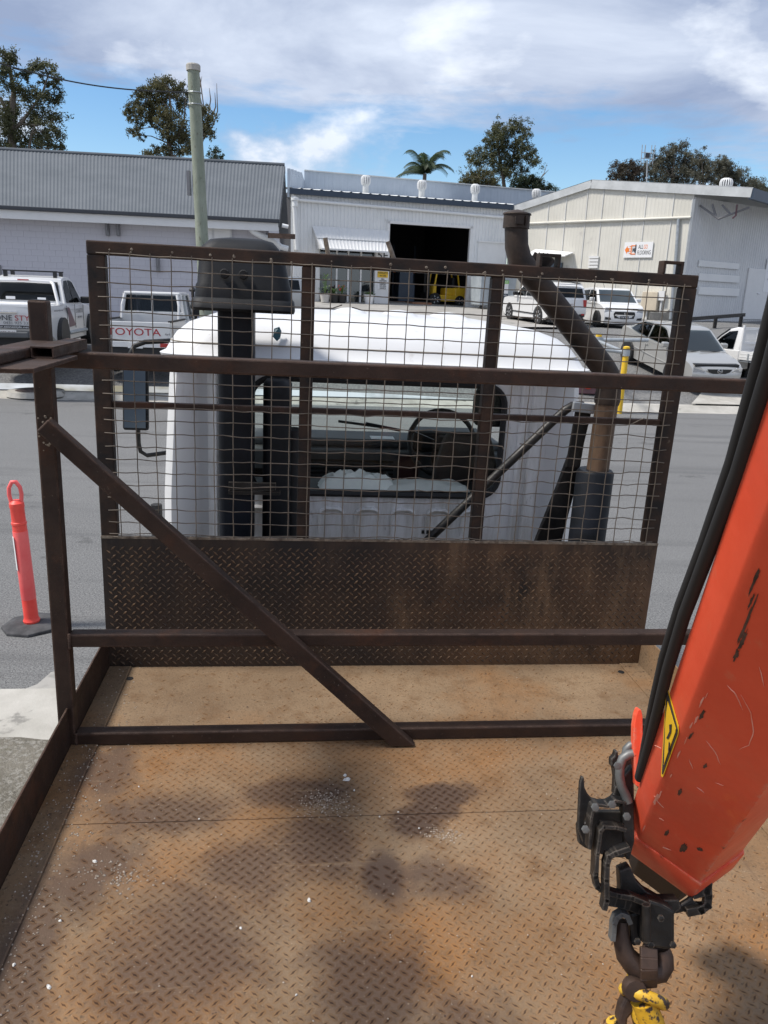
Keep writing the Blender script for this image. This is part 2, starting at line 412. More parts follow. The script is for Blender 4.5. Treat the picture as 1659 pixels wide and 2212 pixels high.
# road, from the near gutter to the far gutter
NA, NB = gnd(0, 1496), gnd(130, 1496)
near_t = kdist(*gnd(60, 1496).xy)
def kp(x, t, z): p = KA + KD*x + KN*t; return (p.x, p.y, z)
b = MB(); b.grid([[kp(x, t, 0.0 + 0.10*(1-abs(2*(t-near_t)/(-near_t)-1))*0.0) for x in (-300, -60, -30, -15, 0, 15, 30, 60, 300)] for t in (near_t, near_t*0.75, near_t*0.5, near_t*0.25, 0.0)])
structure(b.build('road', MT['asphalt']))
# far kerb and channel
b = MB()
prof = [(-0.02, -0.2), (-0.02, 0.004), (0.36, -0.012), (0.50, 0.06), (0.62, 0.115), (0.80, 0.125), (0.80, -0.2)]
b.loft([[Vector(kp(x, t, z)) for t, z in prof] for x in (-300, -60, 60, 300)], cap=False)
structure(b.build('kerb', MT['concrete']))
# ground this side of the road: a soil sheet reaching behind the camera
b = MB(); near2 = kdist(*gnd(60, 1609).xy)
rows = []
for t in [near2+0.04, near2-0.25, near2-0.6, near2-1.2, near2-2, near2-4, near2-8, near2-30, near2-400]:
    rows.append([kp(x, t, 0.02 + 0.04*min(1, near2-t) + 0.02*sin(x*1.7+t*3)) for x in ([-400, -60, -20]+[-10+0.7*i for i in range(44)]+[30, 60, 400])])
b.grid(rows); structure(b.build('verge_ground', MT['verge'], smooth=60))
root = bpy.data.objects.new('gutter_path', None); COL.objects.link(root); structure(root)
slab = None
for i in range(-16, 22):
    w = 1.18
    bb = MB(); bb.box((0, 0, -0.12), (w, near_t-near2, 0.03))
    x0 = i*1.2 + 0.62
    M = frame(kp(x0, near2, 0.0), KD, KN, (0,0,1)) @ RX(radians(random.uniform(-.4,.4)))
    if slab is None: slab = bb.build('slab', MT['concrete'], root, bevel=0.008); slab.matrix_basis = M
    else: inst(slab, M, root, 'slab')
# asphalt patch feathered against the slabs
b = MB(); pts = [gnd(x, y, 0.004) for x, y in ((30,1497),(150,1497),(160,1440),(110,1452),(80,1478))]
b.add(pts, [tuple(range(len(pts)))]); structure(b.build('road_patch', MT['oldconcrete']))
# concrete apron of the driveway across the street and in front of the workshop
b = MB(); rows = []
for t in (0.7, 1.4, 2.2, 3.2, 4.4):
    rows.append([])
    for x in (17.3, 18.3, 19.3, 20.6):
        p = KA + KD*(x + t*0.75) + KN*t; rows[-1].append((p.x, p.y, max(zt(p.x, p.y), 0.13)+0.035))
b.grid(rows); structure(b.build('driveway_apron', MT['concrete']))
b = MB(); rows = []
for y in [29, 31, 33, 35, 37, 39, 41, 43, 45, 46.5]:
    rows.append([(x, y+0.28*(x-1), zt(x, y+0.28*(x-1))+0.06) for x in (-8, -6, -4, -2, 0, 2, 4, 6, 7.5)])
b.grid(rows); structure(b.build('workshop_forecourt', MT['oldconcrete']))
# round drain cover set in a concrete collar
c0 = gnd(78, 845, 0.13)
t = thing('drain_cover', 'round iron drain cover in concrete collar at far kerb', 'drain cover', frame(c0, KD, KN, (0,0,1)))
b = MB(); b.lathe([(0.001, 0.02), (0.47, 0.02), (0.47, 0.0), (0.001, 0.0)], (0,0,0), n=28); b.build('iron_lid', mottled('iron_lid', (0.10, 0.075, 0.065), (0.17, 0.13, 0.115), 9, 0.7), t)
b = MB()
for i in range(-5, 6):
    h = sqrt(max(0.01, 0.42**2-(i*0.08)**2)); b.bar((i*0.08-h*0.25, -h*0.95, 0.027), (i*0.08+h*0.25, h*0.95, 0.027), 0.03, 0.014)
b.build('lid_ribs', mottled('iron_rib', (0.13, 0.10, 0.09), (0.2, 0.16, 0.14), 9, 0.7), t)
b = MB(); b.lathe([(0.48, -0.1), (0.48, 0.025), (0.66, 0.02), (0.70, -0.1)], (0,0,0), n=28); b.build('collar', MT['concrete'], t)
# ------------------------------------------------------------------ buildings
MT['wallwhite'] = mottled('white_cladding', (0.71, 0.72, 0.715), (0.78, 0.785, 0.775), 0.7, 0.55, spots=((0.63, 0.63, 0.61), 1.3, 0.64))
MT['wallcream'] = mottled('cream_cladding', (0.58, 0.56, 0.495), (0.66, 0.64, 0.575), 0.6, 0.55, spots=((0.52, 0.50, 0.45), 1.1, 0.63))
MT['wallgrey'] = mottled('grey_cladding', (0.58, 0.59, 0.60), (0.65, 0.66, 0.66), 0.6, 0.55)
MT['block'] = mottled('painted_block', (0.50, 0.495, 0.535), (0.56, 0.555, 0.595), 1.2, 0.75, bump=0.3, bscale=40, spots=((0.39, 0.385, 0.41), 1.6, 0.66))
MT['mortar'] = plain('mortar', (0.46, 0.45, 0.49), 0.85)
MT['roofgrey'] = mottled('roof_steel', (0.115, 0.128, 0.142), (0.140, 0.153, 0.168), 0.8, 0.75, 0.0, spec=.12)
MT['rooflight'] = mottled('pale_roof', (0.58, 0.59, 0.58), (0.66, 0.67, 0.66), 0.5, 0.5)
MT['navy'] = plain('navy_gutter', (0.035, 0.055, 0.085), 0.45)
MT['charcoal'] = plain('charcoal_gutter', (0.045, 0.05, 0.06), 0.45)
MT['parapet'] = mottled('parapet_blue_grey', (0.37, 0.43, 0.50), (0.43, 0.485, 0.55), 0.6, 0.6)
MT['trimwhite'] = plain('white_trim', (0.74, 0.74, 0.73), 0.5, var=0.05)
MT['pvc'] = plain('white_pvc', (0.78, 0.79, 0.78), 0.4, var=0.04)
MT['steel'] = mottled('zinc_flashing', (0.50, 0.51, 0.50), (0.64, 0.65, 0.64), 1.5, 0.4, 0.3)
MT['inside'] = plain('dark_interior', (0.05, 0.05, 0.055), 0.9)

def ribbed(b, o, u, n, L, z0, top, pitch=0.19, depth=0.03, mi=0, flat=0.55):
    """upright sheet with trapezoid ribs; top: height or function of the distance along"""
    o, u, n = Vector(o), Vector(u).normalized(), Vector(n).normalized()
    s = 0.0; pts = []
    k = max(1, round(L/pitch)); p = L/k
    for i in range(k):
        for a, d in ((0, 0), (flat, 0), (flat+0.12, depth), (0.88, depth)): pts.append(((i+a)*p, d))
    pts.append((L, 0))
    lo = []; hi = []
    for s, d in pts:
        t = top(s) if callable(top) else top
        q = o + u*s + n*d
        lo.append((q.x, q.y, z0)); hi.append((q.x, q.y, t))
    b.grid([lo, hi], mi)

def on_wall(px, py, P, u):             # pixel on the upright plane through P along u
    n = Vector((-u.y, u.x, 0)); r = ray(px, py)
    return CAMP + r*((Vector(P)-CAMP).dot(n)/r.dot(n))

# ---------------- left: painted block shed with a grey corrugated roof
ER, EL = at(603, 476, 29.0), at(-160, 438, 26.95)
ez = (ER.z+EL.z)/2; ER.z = EL.z = ez
RR, RL = at(615, 358, 33.4), at(-160, 317, 31.6)
rz = (RR.z+RL.z)/2; RR.z = RL.z = rz
u = (ER-EL).normalized(); nf_ = Vector((u.y, -u.x, 0))       # nf_ faces the street
LB = thing('block_shed', 'pale painted block shed under grey corrugated gable roof at left', 'building', TR(EL.x, EL.y, zt(EL.x, EL.y)))
def loc(o, parent): o.parent = parent; o.matrix_parent_inverse = parent.matrix_world.inverted(); return o
bpy.context.view_layer.update()
def put(b, name, mats, root, part=None, **k):
    o = b.build(name, mats, None, **k)
    if part is None: loc(o, root)
    else: o.parent = part
    return o
b = MB(); L = (ER-EL).length; N = int(L/0.115); cols = []
for i in range(N*6+1):
    s = i/(N*6); d = 0.013*sin(2*pi*i/6)
    lo = EL.lerp(ER, s) + nf_*0.0; hi = RL.lerp(RR, s)
    nn = Vector((0, 0, 1)); cols.append([lo + nn*(d+0.03), hi + nn*(d+0.03)])
b.grid([[c[0] for c in cols], [c[1] for c in cols]])
put(b, 'roof', MT['roofgrey'], LB, smooth=50)
b = MB(); b.tube([RL+Vector((0,0,.05)), RR+Vector((0,0,.05))], 0.07, 8); put(b, 'ridge_cap', MT['roofgrey'], LB)
b = MB(); bl = RL + (RL-EL)*0.9 ; br = RR + (RR-ER)*0.9; bl.z = br.z = ez; b.add([RL, RR, br, bl], [(0,1,2,3)]); put(b, 'back_roof', MT['roofgrey'], LB)
b = MB(); b.bar(EL - nf_*-0.06 + Vector((0,0,-.03)), ER + nf_*0.06 + u*0.02 + Vector((0,0,-.03)), 0.12, 0.13); put(b, 'gutter', MT['charcoal'], LB, bevel=0.02)
b = MB(); b.bar(EL + Vector((0,0,-.22)), ER - u*0.03 + Vector((0,0,-.22)), 0.04, 0.30); put(b, 'fascia', MT['trimwhite'], LB)
b = MB(); w0 = EL - nf_*0.55; w1 = ER - nf_*0.55 - u*0.35
b.prism([EL+Vector((0,0,-.30)), ER+Vector((0,0,-.30)), w1+Vector((0,0,-.30))+Vector((0,0,w0.z-w1.z)), w0+Vector((0,0,-.30))], (0,0,0.02)); put(b, 'soffit', MT['trimwhite'], LB)
wz = ez - 0.30
# gable end: bargeboard, purlin ends, dark cladding
b = MB(); b.bar(ER - u*0.02 + Vector((0,0,-0.12)), RR + Vector((0,0,-0.12)), 0.05, 0.24); put(b, 'barge_board', MT['charcoal'], LB)
b = MB(); gw = [w1.copy(), RR - u*0.4, br - u*0.4]; gw[0].z = wz; gw[1].z -= 0.2; gw[2].z = wz
low = [Vector((p.x, p.y, 0.5)) for p in (gw[2], gw[0])]
b.prism([gw[0], gw[1], gw[2], low[0], low[1]], u*-0.1); put(b, 'gable_wall', MT['block'], LB)
for i in range(5):
    p = ER.lerp(RR, 0.12+i*0.2) - Vector((0,0,0.2)); b = MB(); b.bar(p - u*0.9, p + u*0.0, 0.05, 0.12); put(b, 'purlin', MT['wallgrey'], LB)
b = MB(); p = ER + Vector((0.15, 0, -0.52)); b.bar(p - u*0.55, p + u*0.42, 0.06, 0.17); put(b, 'eave_beam', mottled('weathered_beam', (0.06,0.04,0.03),(0.16,0.10,0.07),6,0.8), LB)
# block wall: mortar sheet with proud blocks
wl_ = (w1-w0).length; ud = (w1-w0); ud.z = 0; ud.normalize()
b = MB(); b.prism([(w0.x, w0.y, 0.3), (w1.x, w1.y, 0.3), (w1.x, w1.y, wz), (w0.x, w0.y, wz)], -nf_*0.2)
bw = put(b, 'block_wall', MT['mortar'], LB)
bk = None; cnt = 0; rest = MB()
rowsN = int((wz-0.9)/0.2)
cand = []
for r in range(rowsN):
    z = wz - 0.005 - (r+1)*0.2
    for k in range(int(wl_/0.4)+1):
        s = k*0.4 + (0.2 if r % 2 else 0.0)
        if s + 0.39 > wl_: continue
        cand.append((wl_-s, r, s, z))
order = sorted(cand, key=lambda c: (c[1] > 13, c[2] < wl_-12.2, c[1]))
for q, (_, r, s, z) in enumerate(order):
    o = Vector((w0.x, w0.y, 0)) + ud*s
    M = frame((o.x, o.y, z), ud, -nf_, (0,0,1)) @ TR(0, -random.uniform(0.004, 0.009), 0)
    if q < 300:
        if bk is None:
            bb = MB(); bb.box((0.004, 0, 0.004), (0.394, 0.05, 0.195)); bk = bb.build('block', MT['block'], None)
            o2 = bk
        else: o2 = inst(bk); o2.name = 'block'
        o2.parent = bw; o2.matrix_basis = M
    else: rest.box((0.004, 0, 0.004), (0.394, 0.05, 0.195), M=M)
stuff(put(rest, 'lower_blocks', MT['block'], LB, bw))
# brackets, lights and pipes under the eave
for px, py in ((233, 493), (256, 493), (342, 571)):
    p = on_wall(px, py, w1, ud); b = MB(); b.box((-.06, -.22, -.26), (.06, 0.02, .22), M=frame(p, ud, -nf_, (0,0,1))); b.box((-.03, -.30, -.1), (.03, -.2, .16), M=frame(p, ud, -nf_, (0,0,1))); put(b, 'wall_bracket', MT['greyink'], LB, bevel=0.02)
b = MB(); P = lambda px, py, off=0.12: on_wall(px, py, w1, ud) + nf_*off
b.tube([P(538,478,.45), P(539,490,.42), P(546,502,.4), P(562,510,.3), P(592,522,.2), P(606,534,.2), P(622,538,.2)], 0.10, 10); put(b, 'downpipe', MT['pvc'], LB, smooth=50)
b = MB(); p = ER + u*0.1 + Vector((0,0,-0.16)); b.tube([p, p+u*0.22+Vector((0,0,-.04))], 0.07, 10); put(b, 'overflow_pipe', MT['pvc'], LB, smooth=50)
b = MB(); M = frame(P(463, 520, 0.05), ud, -nf_, (0,0,1)); b.box((-.62, 0, -.75), (.62, -0.06, .62), M=M); put(b, 'shutter', MT['wallgrey'], LB)
for dx in (-.34, .28):
    b = MB(); b.box((dx-.27, -0.06, -.72), (dx+.27, -.10, .42), M=M); put(b, 'shutter_leaf', MT['trimwhite'], LB)
b = MB(); M = frame(on_wall(-2, 608, w1, ud), ud, -nf_, (0,0,1)); b.box((-.5, 0.02, -1.1), (.12, -.05, .55), M=M); b.box((-.55, 0.02, -.42), (.16, -.12, -.30), M=M); put(b, 'side_window', MT['greyink'], LB)

# ---------------- middle: white clad workshop 5E with open roller door
FL, FR = at(628, 411, 42.0), at(1103, 445, 45.8)
fz = (FL.z+FR.z)/2
FL = Vector((FL.x, FL.y, 0)); FR = Vector((FR.x, FR.y, 0))
fu = (FR-FL).normalized(); fn = Vector((fu.y, -fu.x, 0)); FLN = (FR-FL).length
WB = thing('white_workshop', 'white clad workshop with open dark roller door and skillion roof', 'building', TR(FL.x, FL.y, zt(FL.x, FL.y)))
bpy.context.view_layer.update()
gz = zt(0, 43)+0.05
def fs(px, py, off=0.0): return on_wall(px, py, FL, fu) + fn*off
def sdist(p): return (p-FL).dot(fu)
dl, dr = sdist(fs(840, 483)), sdist(fs(1017, 492)); dtop = (fs(840, 483).z+fs(1017, 492).z)/2
sl, sr, stop_ = sdist(fs(690, 560)), sdist(fs(815, 560)), fs(760, 536).z
b = MB()
ribbed(b, FL, fu, fn, sl, gz-0.4, fz, 0.2, 0.035)
ribbed(b, FL+fu*sl, fu, fn, sr-sl, stop_, fz, 0.2, 0.035)
ribbed(b, FL+fu*sr, fu, fn, dl-sr, gz-0.4, fz, 0.2, 0.035)
ribbed(b, FL+fu*dl, fu, fn, dr-dl, dtop, fz, 0.2, 0.035)
ribbed(b, FL+fu*dr, fu, fn, FLN-dr, gz-0.4, fz, 0.2, 0.035)
put(b, 'front_cladding', MT['wallwhite'], WB)
b = MB()
for s, w in ((dl-0.11, 0.16), (dr-0.04, 0.16)): b.box((s, -0.08, gz-.4), (s+w, 0.12, dtop+0.1), M=frame(FL, fu, -fn, (0,0,1)))
b.box((dl-.1, -0.08, dtop-0.02), (dr+.1, .12, dtop+.12), M=frame(FL, fu, -fn, (0,0,1)))
put(b, 'door_frame', MT['trimwhite'], WB)
FM = frame(FL, fu, -fn, (0,0,1))          # local: x along the front, y inwards, z up
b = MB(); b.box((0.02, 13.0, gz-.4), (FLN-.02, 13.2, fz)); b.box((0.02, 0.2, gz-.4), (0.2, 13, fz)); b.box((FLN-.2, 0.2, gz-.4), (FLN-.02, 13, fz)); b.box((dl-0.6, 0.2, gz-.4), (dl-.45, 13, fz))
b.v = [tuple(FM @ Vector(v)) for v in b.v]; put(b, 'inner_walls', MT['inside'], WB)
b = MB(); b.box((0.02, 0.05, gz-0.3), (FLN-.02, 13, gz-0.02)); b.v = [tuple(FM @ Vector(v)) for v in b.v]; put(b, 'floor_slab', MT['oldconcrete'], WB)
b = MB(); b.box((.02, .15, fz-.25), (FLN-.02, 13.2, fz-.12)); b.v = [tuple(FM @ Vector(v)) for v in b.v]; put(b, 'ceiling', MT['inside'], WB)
# storage racks seen in the dark
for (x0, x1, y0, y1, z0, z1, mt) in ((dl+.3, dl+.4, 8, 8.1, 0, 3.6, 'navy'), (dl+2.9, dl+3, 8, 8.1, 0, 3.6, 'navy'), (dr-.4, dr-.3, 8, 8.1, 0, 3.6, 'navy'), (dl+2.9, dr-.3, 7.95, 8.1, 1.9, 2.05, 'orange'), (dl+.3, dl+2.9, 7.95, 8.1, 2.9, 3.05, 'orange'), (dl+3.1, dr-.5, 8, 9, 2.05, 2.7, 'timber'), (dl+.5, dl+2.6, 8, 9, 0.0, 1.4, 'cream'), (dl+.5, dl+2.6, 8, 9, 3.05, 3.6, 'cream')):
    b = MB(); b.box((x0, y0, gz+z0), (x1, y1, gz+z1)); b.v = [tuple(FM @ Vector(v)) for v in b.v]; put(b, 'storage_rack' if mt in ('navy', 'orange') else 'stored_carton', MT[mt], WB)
# roof rising to a ridge, pale sheets; parapet of the building behind
RB_L, RB_R = at(642, 400, 50), at(1150, 432, 54.5)
b = MB(); N = int(FLN/0.5); lo = []; mid = []; hi = []
h1 = fs(900, 388)  # roof break
for i in range(N*4+1):
    s = i/(N*4); d = 0.05 if i % 4 == 0 else 0.0
    p = FL + fu*(FLN*s*1.01); q = p - fn*9.5
    lo.append((p.x+fn.x*.2, p.y+fn.y*.2, fz+0.06+d)); hi.append((q.x, q.y, fz+1.15+d))
b.grid([lo, hi]); put(b, 'roof', MT['rooflight'], WB)
b = MB(); b.bar(FL + fn*0.17 + Vector((0,0,fz-.07)) - fu*.1, FR + fn*.17 + Vector((0,0,fz-.07)) + fu*.05, 0.2, 0.26); put(b, 'gutter', MT['navy'], WB)
b = MB(); z1 = fs(640, 437).z; z2 = fs(1090, 466).z; z1 = (z1+z2)/2
b.tube([FL+fn*.13+fu*.25+Vector((0,0,z1+.08)), FR+fn*.13+fu*-.1+Vector((0,0,z1-.08))], 0.075, 10); put(b, 'wall_pipe', MT['pvc'], WB, smooth=50)
b = MB(); b.tube([fs(634, 425, .15), fs(635, 450, .15), fs(640, 540, .15)], 0.11, 10); put(b, 'downpipe', MT['pvc'], WB, smooth=50)
b = MB(); b.lathe([(0.14, 0), (0.14, .3), (.19, .3), (.19, .42), (.1, .46)], fs(636, 447, .17)); put(b, 'rain_head', MT['pvc'], WB)
# awning above the shop window
a0, a1 = fs(673, 489, .04), fs(840, 497, .04); c0_, c1_ = fs(700, 538, 1.0), fs(836, 545, 1.0)
c0_, c1_ = on_wall(694, 536, FL+fn*0.95, fu), on_wall(838, 546, FL+fn*0.95, fu); cz = (c0_.z+c1_.z)/2; az = (a0.z+a1.z)/2
a0.z = a1.z = az; c0_.z = c1_.z = cz
b = MB(); cols = []
for i in range(61):
    s = i/60; d = Vector((0, 0, 0.03 if (i % 3) == 0 else 0)); cols.append((a0.lerp(a1, s)+d, a0.lerp(a1, s).lerp(c0_.lerp(c1_, s), .55)+d, c0_.lerp(c1_, s)+d))
b.grid([[c[j] for c in cols] for j in range(3)]); put(b, 'awning', MT['trimwhite'], WB)
b = MB(); b.prism([a0, c0_, c0_*1 - fn*0.93], fu*0.03); b.prism([a1, c1_, c1_*1 - fn*0.93], fu*-0.03); b.bar(c0_, c1_, 0.05, 0.08); put(b, 'awning_ends', MT['trimwhite'], WB)
b = MB(); p, q = a0.lerp(c0_, .55), a1.lerp(c1_, .55); b.bar(p+Vector((0,0,.02)), q+Vector((0,0,.02)), .06, .03); put(b, 'awning_batten', MT['steel'], WB)
# shopfront: frames, panes
b = MB(); b.box((sl, .1, gz-.3), (sr, .14, stop_)); b.v = [tuple(FM @ Vector(v)) for v in b.v]
pane_b = [(sl, sl+(sr-sl)*.30), (sl+(sr-sl)*.30, sl+(sr-sl)*.5), (sl+(sr-sl)*.5, sl+(sr-sl)*.72), (sl+(sr-sl)*.72, sr)]
for x0, x1 in pane_b:
    b = MB(); b.box((x0+.04, .10, gz-.1), (x1-.04, .112, stop_-.62)); b.box((x0+.04, .10, stop_-.52), (x1-.04, .112, stop_-.06)); b.v = [tuple(FM @ Vector(v)) for v in b.v]; pn = put(b, 'shop_pane', MT['shopglass'], WB)
b = MB()
for x0, _ in pane_b + [(sr, 0)]: b.box((x0-.045, .03, gz-.2), (x0+.045, .16, stop_))
b.box((sl, .035, stop_-.62), (sr, .155, stop_-.52)); b.box((sl, .035, stop_-.07), (sr, .155, stop_)); b.box((sl, .035, gz-.2), (sr, .155, gz-.02))
b.v = [tuple(FM @ Vector(v)) for v in b.v]; put(b, 'shopfront_frame', MT['trimwhite'], WB)
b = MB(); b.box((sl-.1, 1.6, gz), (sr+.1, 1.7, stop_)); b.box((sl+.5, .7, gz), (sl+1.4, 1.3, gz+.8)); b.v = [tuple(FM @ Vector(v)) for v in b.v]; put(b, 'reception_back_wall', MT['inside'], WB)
# side door with flashing to the right of the roller door
b = MB(); p = fs(1063, 523, .03); b.box((-.9, -.1, -.04), (.9, .02, .04), M=frame(p, fu, -fn, (0,0,1))); b.box((-.85, -.03, -2.2), (.85, .02, -.04), M=frame(p, fu, -fn, (0,0,1))); put(b, 'side_door', MT['trimwhite'], WB)
# white pier with unit number 5E and notices
pl_, pr_ = sdist(fs(808, 580)), sdist(fs(838, 580))
b = MB(); b.box((pl_, -.22, gz-.3), (pr_, .05, stop_+.12)); b.v = [tuple(FM @ Vector(v)) for v in b.v]; pier = put(b, 'pier', MT['trimwhite'], WB)
def ftext(s, px, py, size, mt, off, wid=None):
    p = fs(px, py, off); o = text('lettering', s, size, MT[mt], None, Matrix.Identity(4), 0.004, width=wid); loc(o, WB); o.matrix_basis = frame(p, fu, (0,0,1), fn); return o
ftext('5E', 824, 553, 0.62, 'ink', .235)
def fpanel(px0, py0, px1, py1, off, mt, name):
    a, c = fs(px0, py0, off), fs(px1, py1, off); s0, s1 = sdist(a), sdist(c)
    b = MB(); b.box((s0, -off-.02, c.z), (s1, -off, a.z)); b.v = [tuple(FM @ Vector(v)) for v in b.v]; return put(b, name, MT[mt], WB)
fpanel(813, 586, 835, 600, .225, 'yellow', 'forklift_notice'); fpanel(813, 601, 834, 612, .225, 'signwhite', 'visitor_notice'); fpanel(813, 613, 834, 625, .225, 'signwhite', 'office_notice')
for s, y, z in (('FORKLIFTS', 590, .12), ('IN USE', 596, .12), ('ALL', 603, .12), ('VISITORS', 607, .11), ('MUST', 611, .11), ('REPORT', 615, .1), ('TO SITE', 619, .11), ('OFFICE', 623, .11)): ftext(s, 824, y, z, 'ink', .262)
# parapet of the blue-grey building behind the roof, with its stepped left edge
b = MB(); q0 = FL - fn*9.7 + fu*2.7; q1 = FL - fn*9.7 + fu*24.0
zp = at(745, 372, q0.y).z
ribbed(b, q0, fu, fn, 22, fz, lambda s: zp - 0.004*s, 0.5, 0.01); b.add([q0+Vector((0,0,fz)), q0+Vector((0,0,zp)), q0+Vector((0,0,zp))-fn*.3+fu*21, q0+Vector((0,0,fz))-fn*.3], [(0,1,2,3)])
PB = thing('grey_warehouse', 'blue grey warehouse parapet rising behind the pale workshop roof', 'building', TR(q0.x, q0.y, 2.4)); bpy.context.view_layer.update()
put(b, 'parapet', MT['parapet'], PB)
b = MB(); b.bar(q0+Vector((0,0,zp+.03)), q0+fu*22+Vector((0,0,zp-.055)), .2, .06); put(b, 'coping', MT['steel'], PB)
st = [(630, 365, 655), (655, 366, 680), (680, 368, 705), (705, 370, 728), (728, 371, 748)]
# the stepped side wall runs back to front
s0 = FL - fn*0.4 + fu*0.05; s1 = q0
for i in range(5):
    a = s0.lerp(s1, i/5); c = s0.lerp(s1, (i+1)/5); zz = at(st[i][0], st[i][1]-1+2*i*0.6, a.y).z; z2 = zz-0.22
    b = MB(); b.prism([(a.x, a.y, fz-.3), (c.x, c.y, fz-.3), (c.x, c.y, z2), (a.x, a.y, zz)], (-.15, 0, 0)); put(b, 'parapet_step', MT['parapet'], PB)
# turbine vents
def vent(px, py, d, label, r=0.22):
    p = at(px, py, d); t = thing('turbine_vent', label, 'roof vent', TR(p.x, p.y, p.z), 'turbine vents on the workshop roofs')
    b = MB(); b.lathe([(r*.8, -1.0), (r*.8, 0.0), (r*.95, .02), (r*.95, .06)], (0,0,0), n=16); b.build('throat', MT['steel'], t, smooth=40)
    b = MB()
    for k in range(16):
        a = 2*pi*k/16; pts = [(cos(a)*r*q, sin(a)*r*q, z) for q, z in ((.95, .06), (1.12, .2), (1.15, .34), (1.0, .46), (.5, .53))]
        b.tube(pts, 0.035, 4)
    b.build('vanes', MT['wallgrey'], t)
    b = MB(); b.lathe([(r*.85, .06), (r*.98, .3), (r*.8, .46)], (0,0,0), n=16); b.build('core', MT['greyink'], t)
    b = MB(); b.lathe([(r*1.02, .44), (r*.9, .52), (.02, .55)], (0,0,0), n=16); b.build('cap', MT['trimwhite'], t, smooth=40)
    return t
vent(790, 401, 47.5, 'leftmost turbine vent on the pale workshop roof')
vent(911, 411, 48.5, 'turbine vent on pale workshop roof below the palm tree')
vent(1026, 419, 49.5, 'turbine vent on pale roof, third from the left')
vent(1158, 429, 50.5, 'turbine vent beside the cream shed gable, lowest of the workshop row')

# ---------------- right: cream gabled shed
GL, GR = at(1104, 449, 45.9), at(1498, 435, 38.7)
gz_e = (GL.z+GR.z)/2
GL = Vector((GL.x, GL.y, 0)); GR = Vector((GR.x, GR.y, 0)); gu = (GR-GL).normalized(); gn = Vector((gu.y, -gu.x, 0)); GLN = (GR-GL).length
if gn.y > 0: gn = -gn
CB = thing('cream_shed', 'cream corrugated gabled shed with flooring sign at right', 'building', TR(GR.x, GR.y, zt(GR.x, GR.y))); bpy.context.view_layer.update()
def gs(px, py, off=0.0): return on_wall(px, py, GL, gu) + gn*off
ap = gs(1280, 398); aps = (ap-GL).dot(gu); apz = ap.z
gtop = lambda s: gz_e - .12 + (apz-gz_e)*(s/aps if s < aps else (GLN+2.6-s)/(GLN+2.6-aps)*1.0)
b = MB(); ribbed(b, GL, gu, gn, GLN, 1.2, gtop, 0.19, 0.006); put(b, 'gable_cladding', MT['wallcream'], CB)
# vertical sheet laps
for k in range(1, 9):
    s = GLN*k/9 + random.uniform(-.2,.2); b = MB(); q = GL + gu*s + gn*0.03; b.bar((q.x, q.y, 2.0), (q.x, q.y, gtop(s)-.05), 0.025, 0.02, up=gn); put(b, 'sheet_lap', MT['wallgrey'], CB)
b = MB()
e0 = GL + Vector((0,0,gz_e-.05)); e1 = GL + gu*aps + Vector((0,0,apz)); e2 = GL + gu*(GLN+2.65) + Vector((0,0,gz_e+.12))
b.bar(e0+gn*.1, e1+gn*.1, .08, .36, up=(0,0,1)); b.bar(e1+gn*.1, e2+gn*.1, .08, .42, up=(0,0,1)); put(b, 'barge_flashing', MT['steel'], CB)
b = MB(); back = -gn*26
b.add([e0+gn*.15+Vector((0,0,.2)), e1+gn*.15+Vector((0,0,.2)), e1+back+Vector((0,0,.2)), e0+back+Vector((0,0,.2))], [(0,1,2,3)]); b.add([e1+gn*.15+Vector((0,0,.2)), e2+gn*.15+Vector((0,0,.2)), e2+back+Vector((0,0,.2)), e1+back+Vector((0,0,.2))], [(0,1,2,3)]); put(b, 'roof', MT['rooflight'], CB)
b = MB(); b.bar(e2+gn*.12+Vector((0,0,-.05)), e2+back+Vector((0,0,-.05)), .2, .45); put(b, 'side_gutter', MT['navy'], CB)
ru = Vector((cos(radians(34)), sin(radians(34)), 0)); rn = Vector((ru.y, -ru.x, 0))
b = MB(); ribbed(b, GR, ru, rn, 16, 1.2, gz_e+.1, 0.19, 0.022); put(b, 'side_cladding', MT['wallgrey'], CB)
b = MB(); b.bar((GR.x, GR.y, 1.2), (GR.x, GR.y, gz_e), .12, .12); put(b, 'corner_flashing', MT['steel'], CB)
def rs(px, py, off=0.0): return on_wall(px, py, GR, ru) + rn*off
RM = lambda p: frame(p, ru, -rn, (0,0,1))
# canopy truss
b = MB(); p0 = gs(1505, 437, -.4); p1 = gs(1612, 446, -.4); p2 = gs(1545, 471, -.4); p3 = gs(1508, 440, -.4)
for a, c in ((p0+Vector((0,0,-.1)), p2), (p2, p1), (p2+(p1-p2)*.4, p0.lerp(p1, .45)), (p0.lerp(p1, .25), p2+(p0-p2)*.15)): b.tube([a, c], .05, 6)
put(b, 'canopy_truss', MT['greyink'], CB)
b = MB(); b.tube([gs(1586, 440, -.35), gs(1583, 464, -.35), gs(1576, 470, -.35)], .04, 8); put(b, 'red_pipe', MT['maroon'], CB, smooth=50)
b = MB(); y0, y1 = gs(1135, 480, .08), gs(1494, 472, .08); zz = (y0.z+y1.z)/2; b.tube([Vector((y0.x, y0.y, zz)), Vector((y1.x, y1.y, zz-.04))], .065, 10); put(b, 'wall_pipe', MT['wallcream'], CB, smooth=50)
b = MB(); b.tube([gs(1468, 474, .12), gs(1462, 560, .12), gs(1450, 690, .12)], .075, 10); put(b, 'downpipe', MT['galv'], CB, smooth=50)
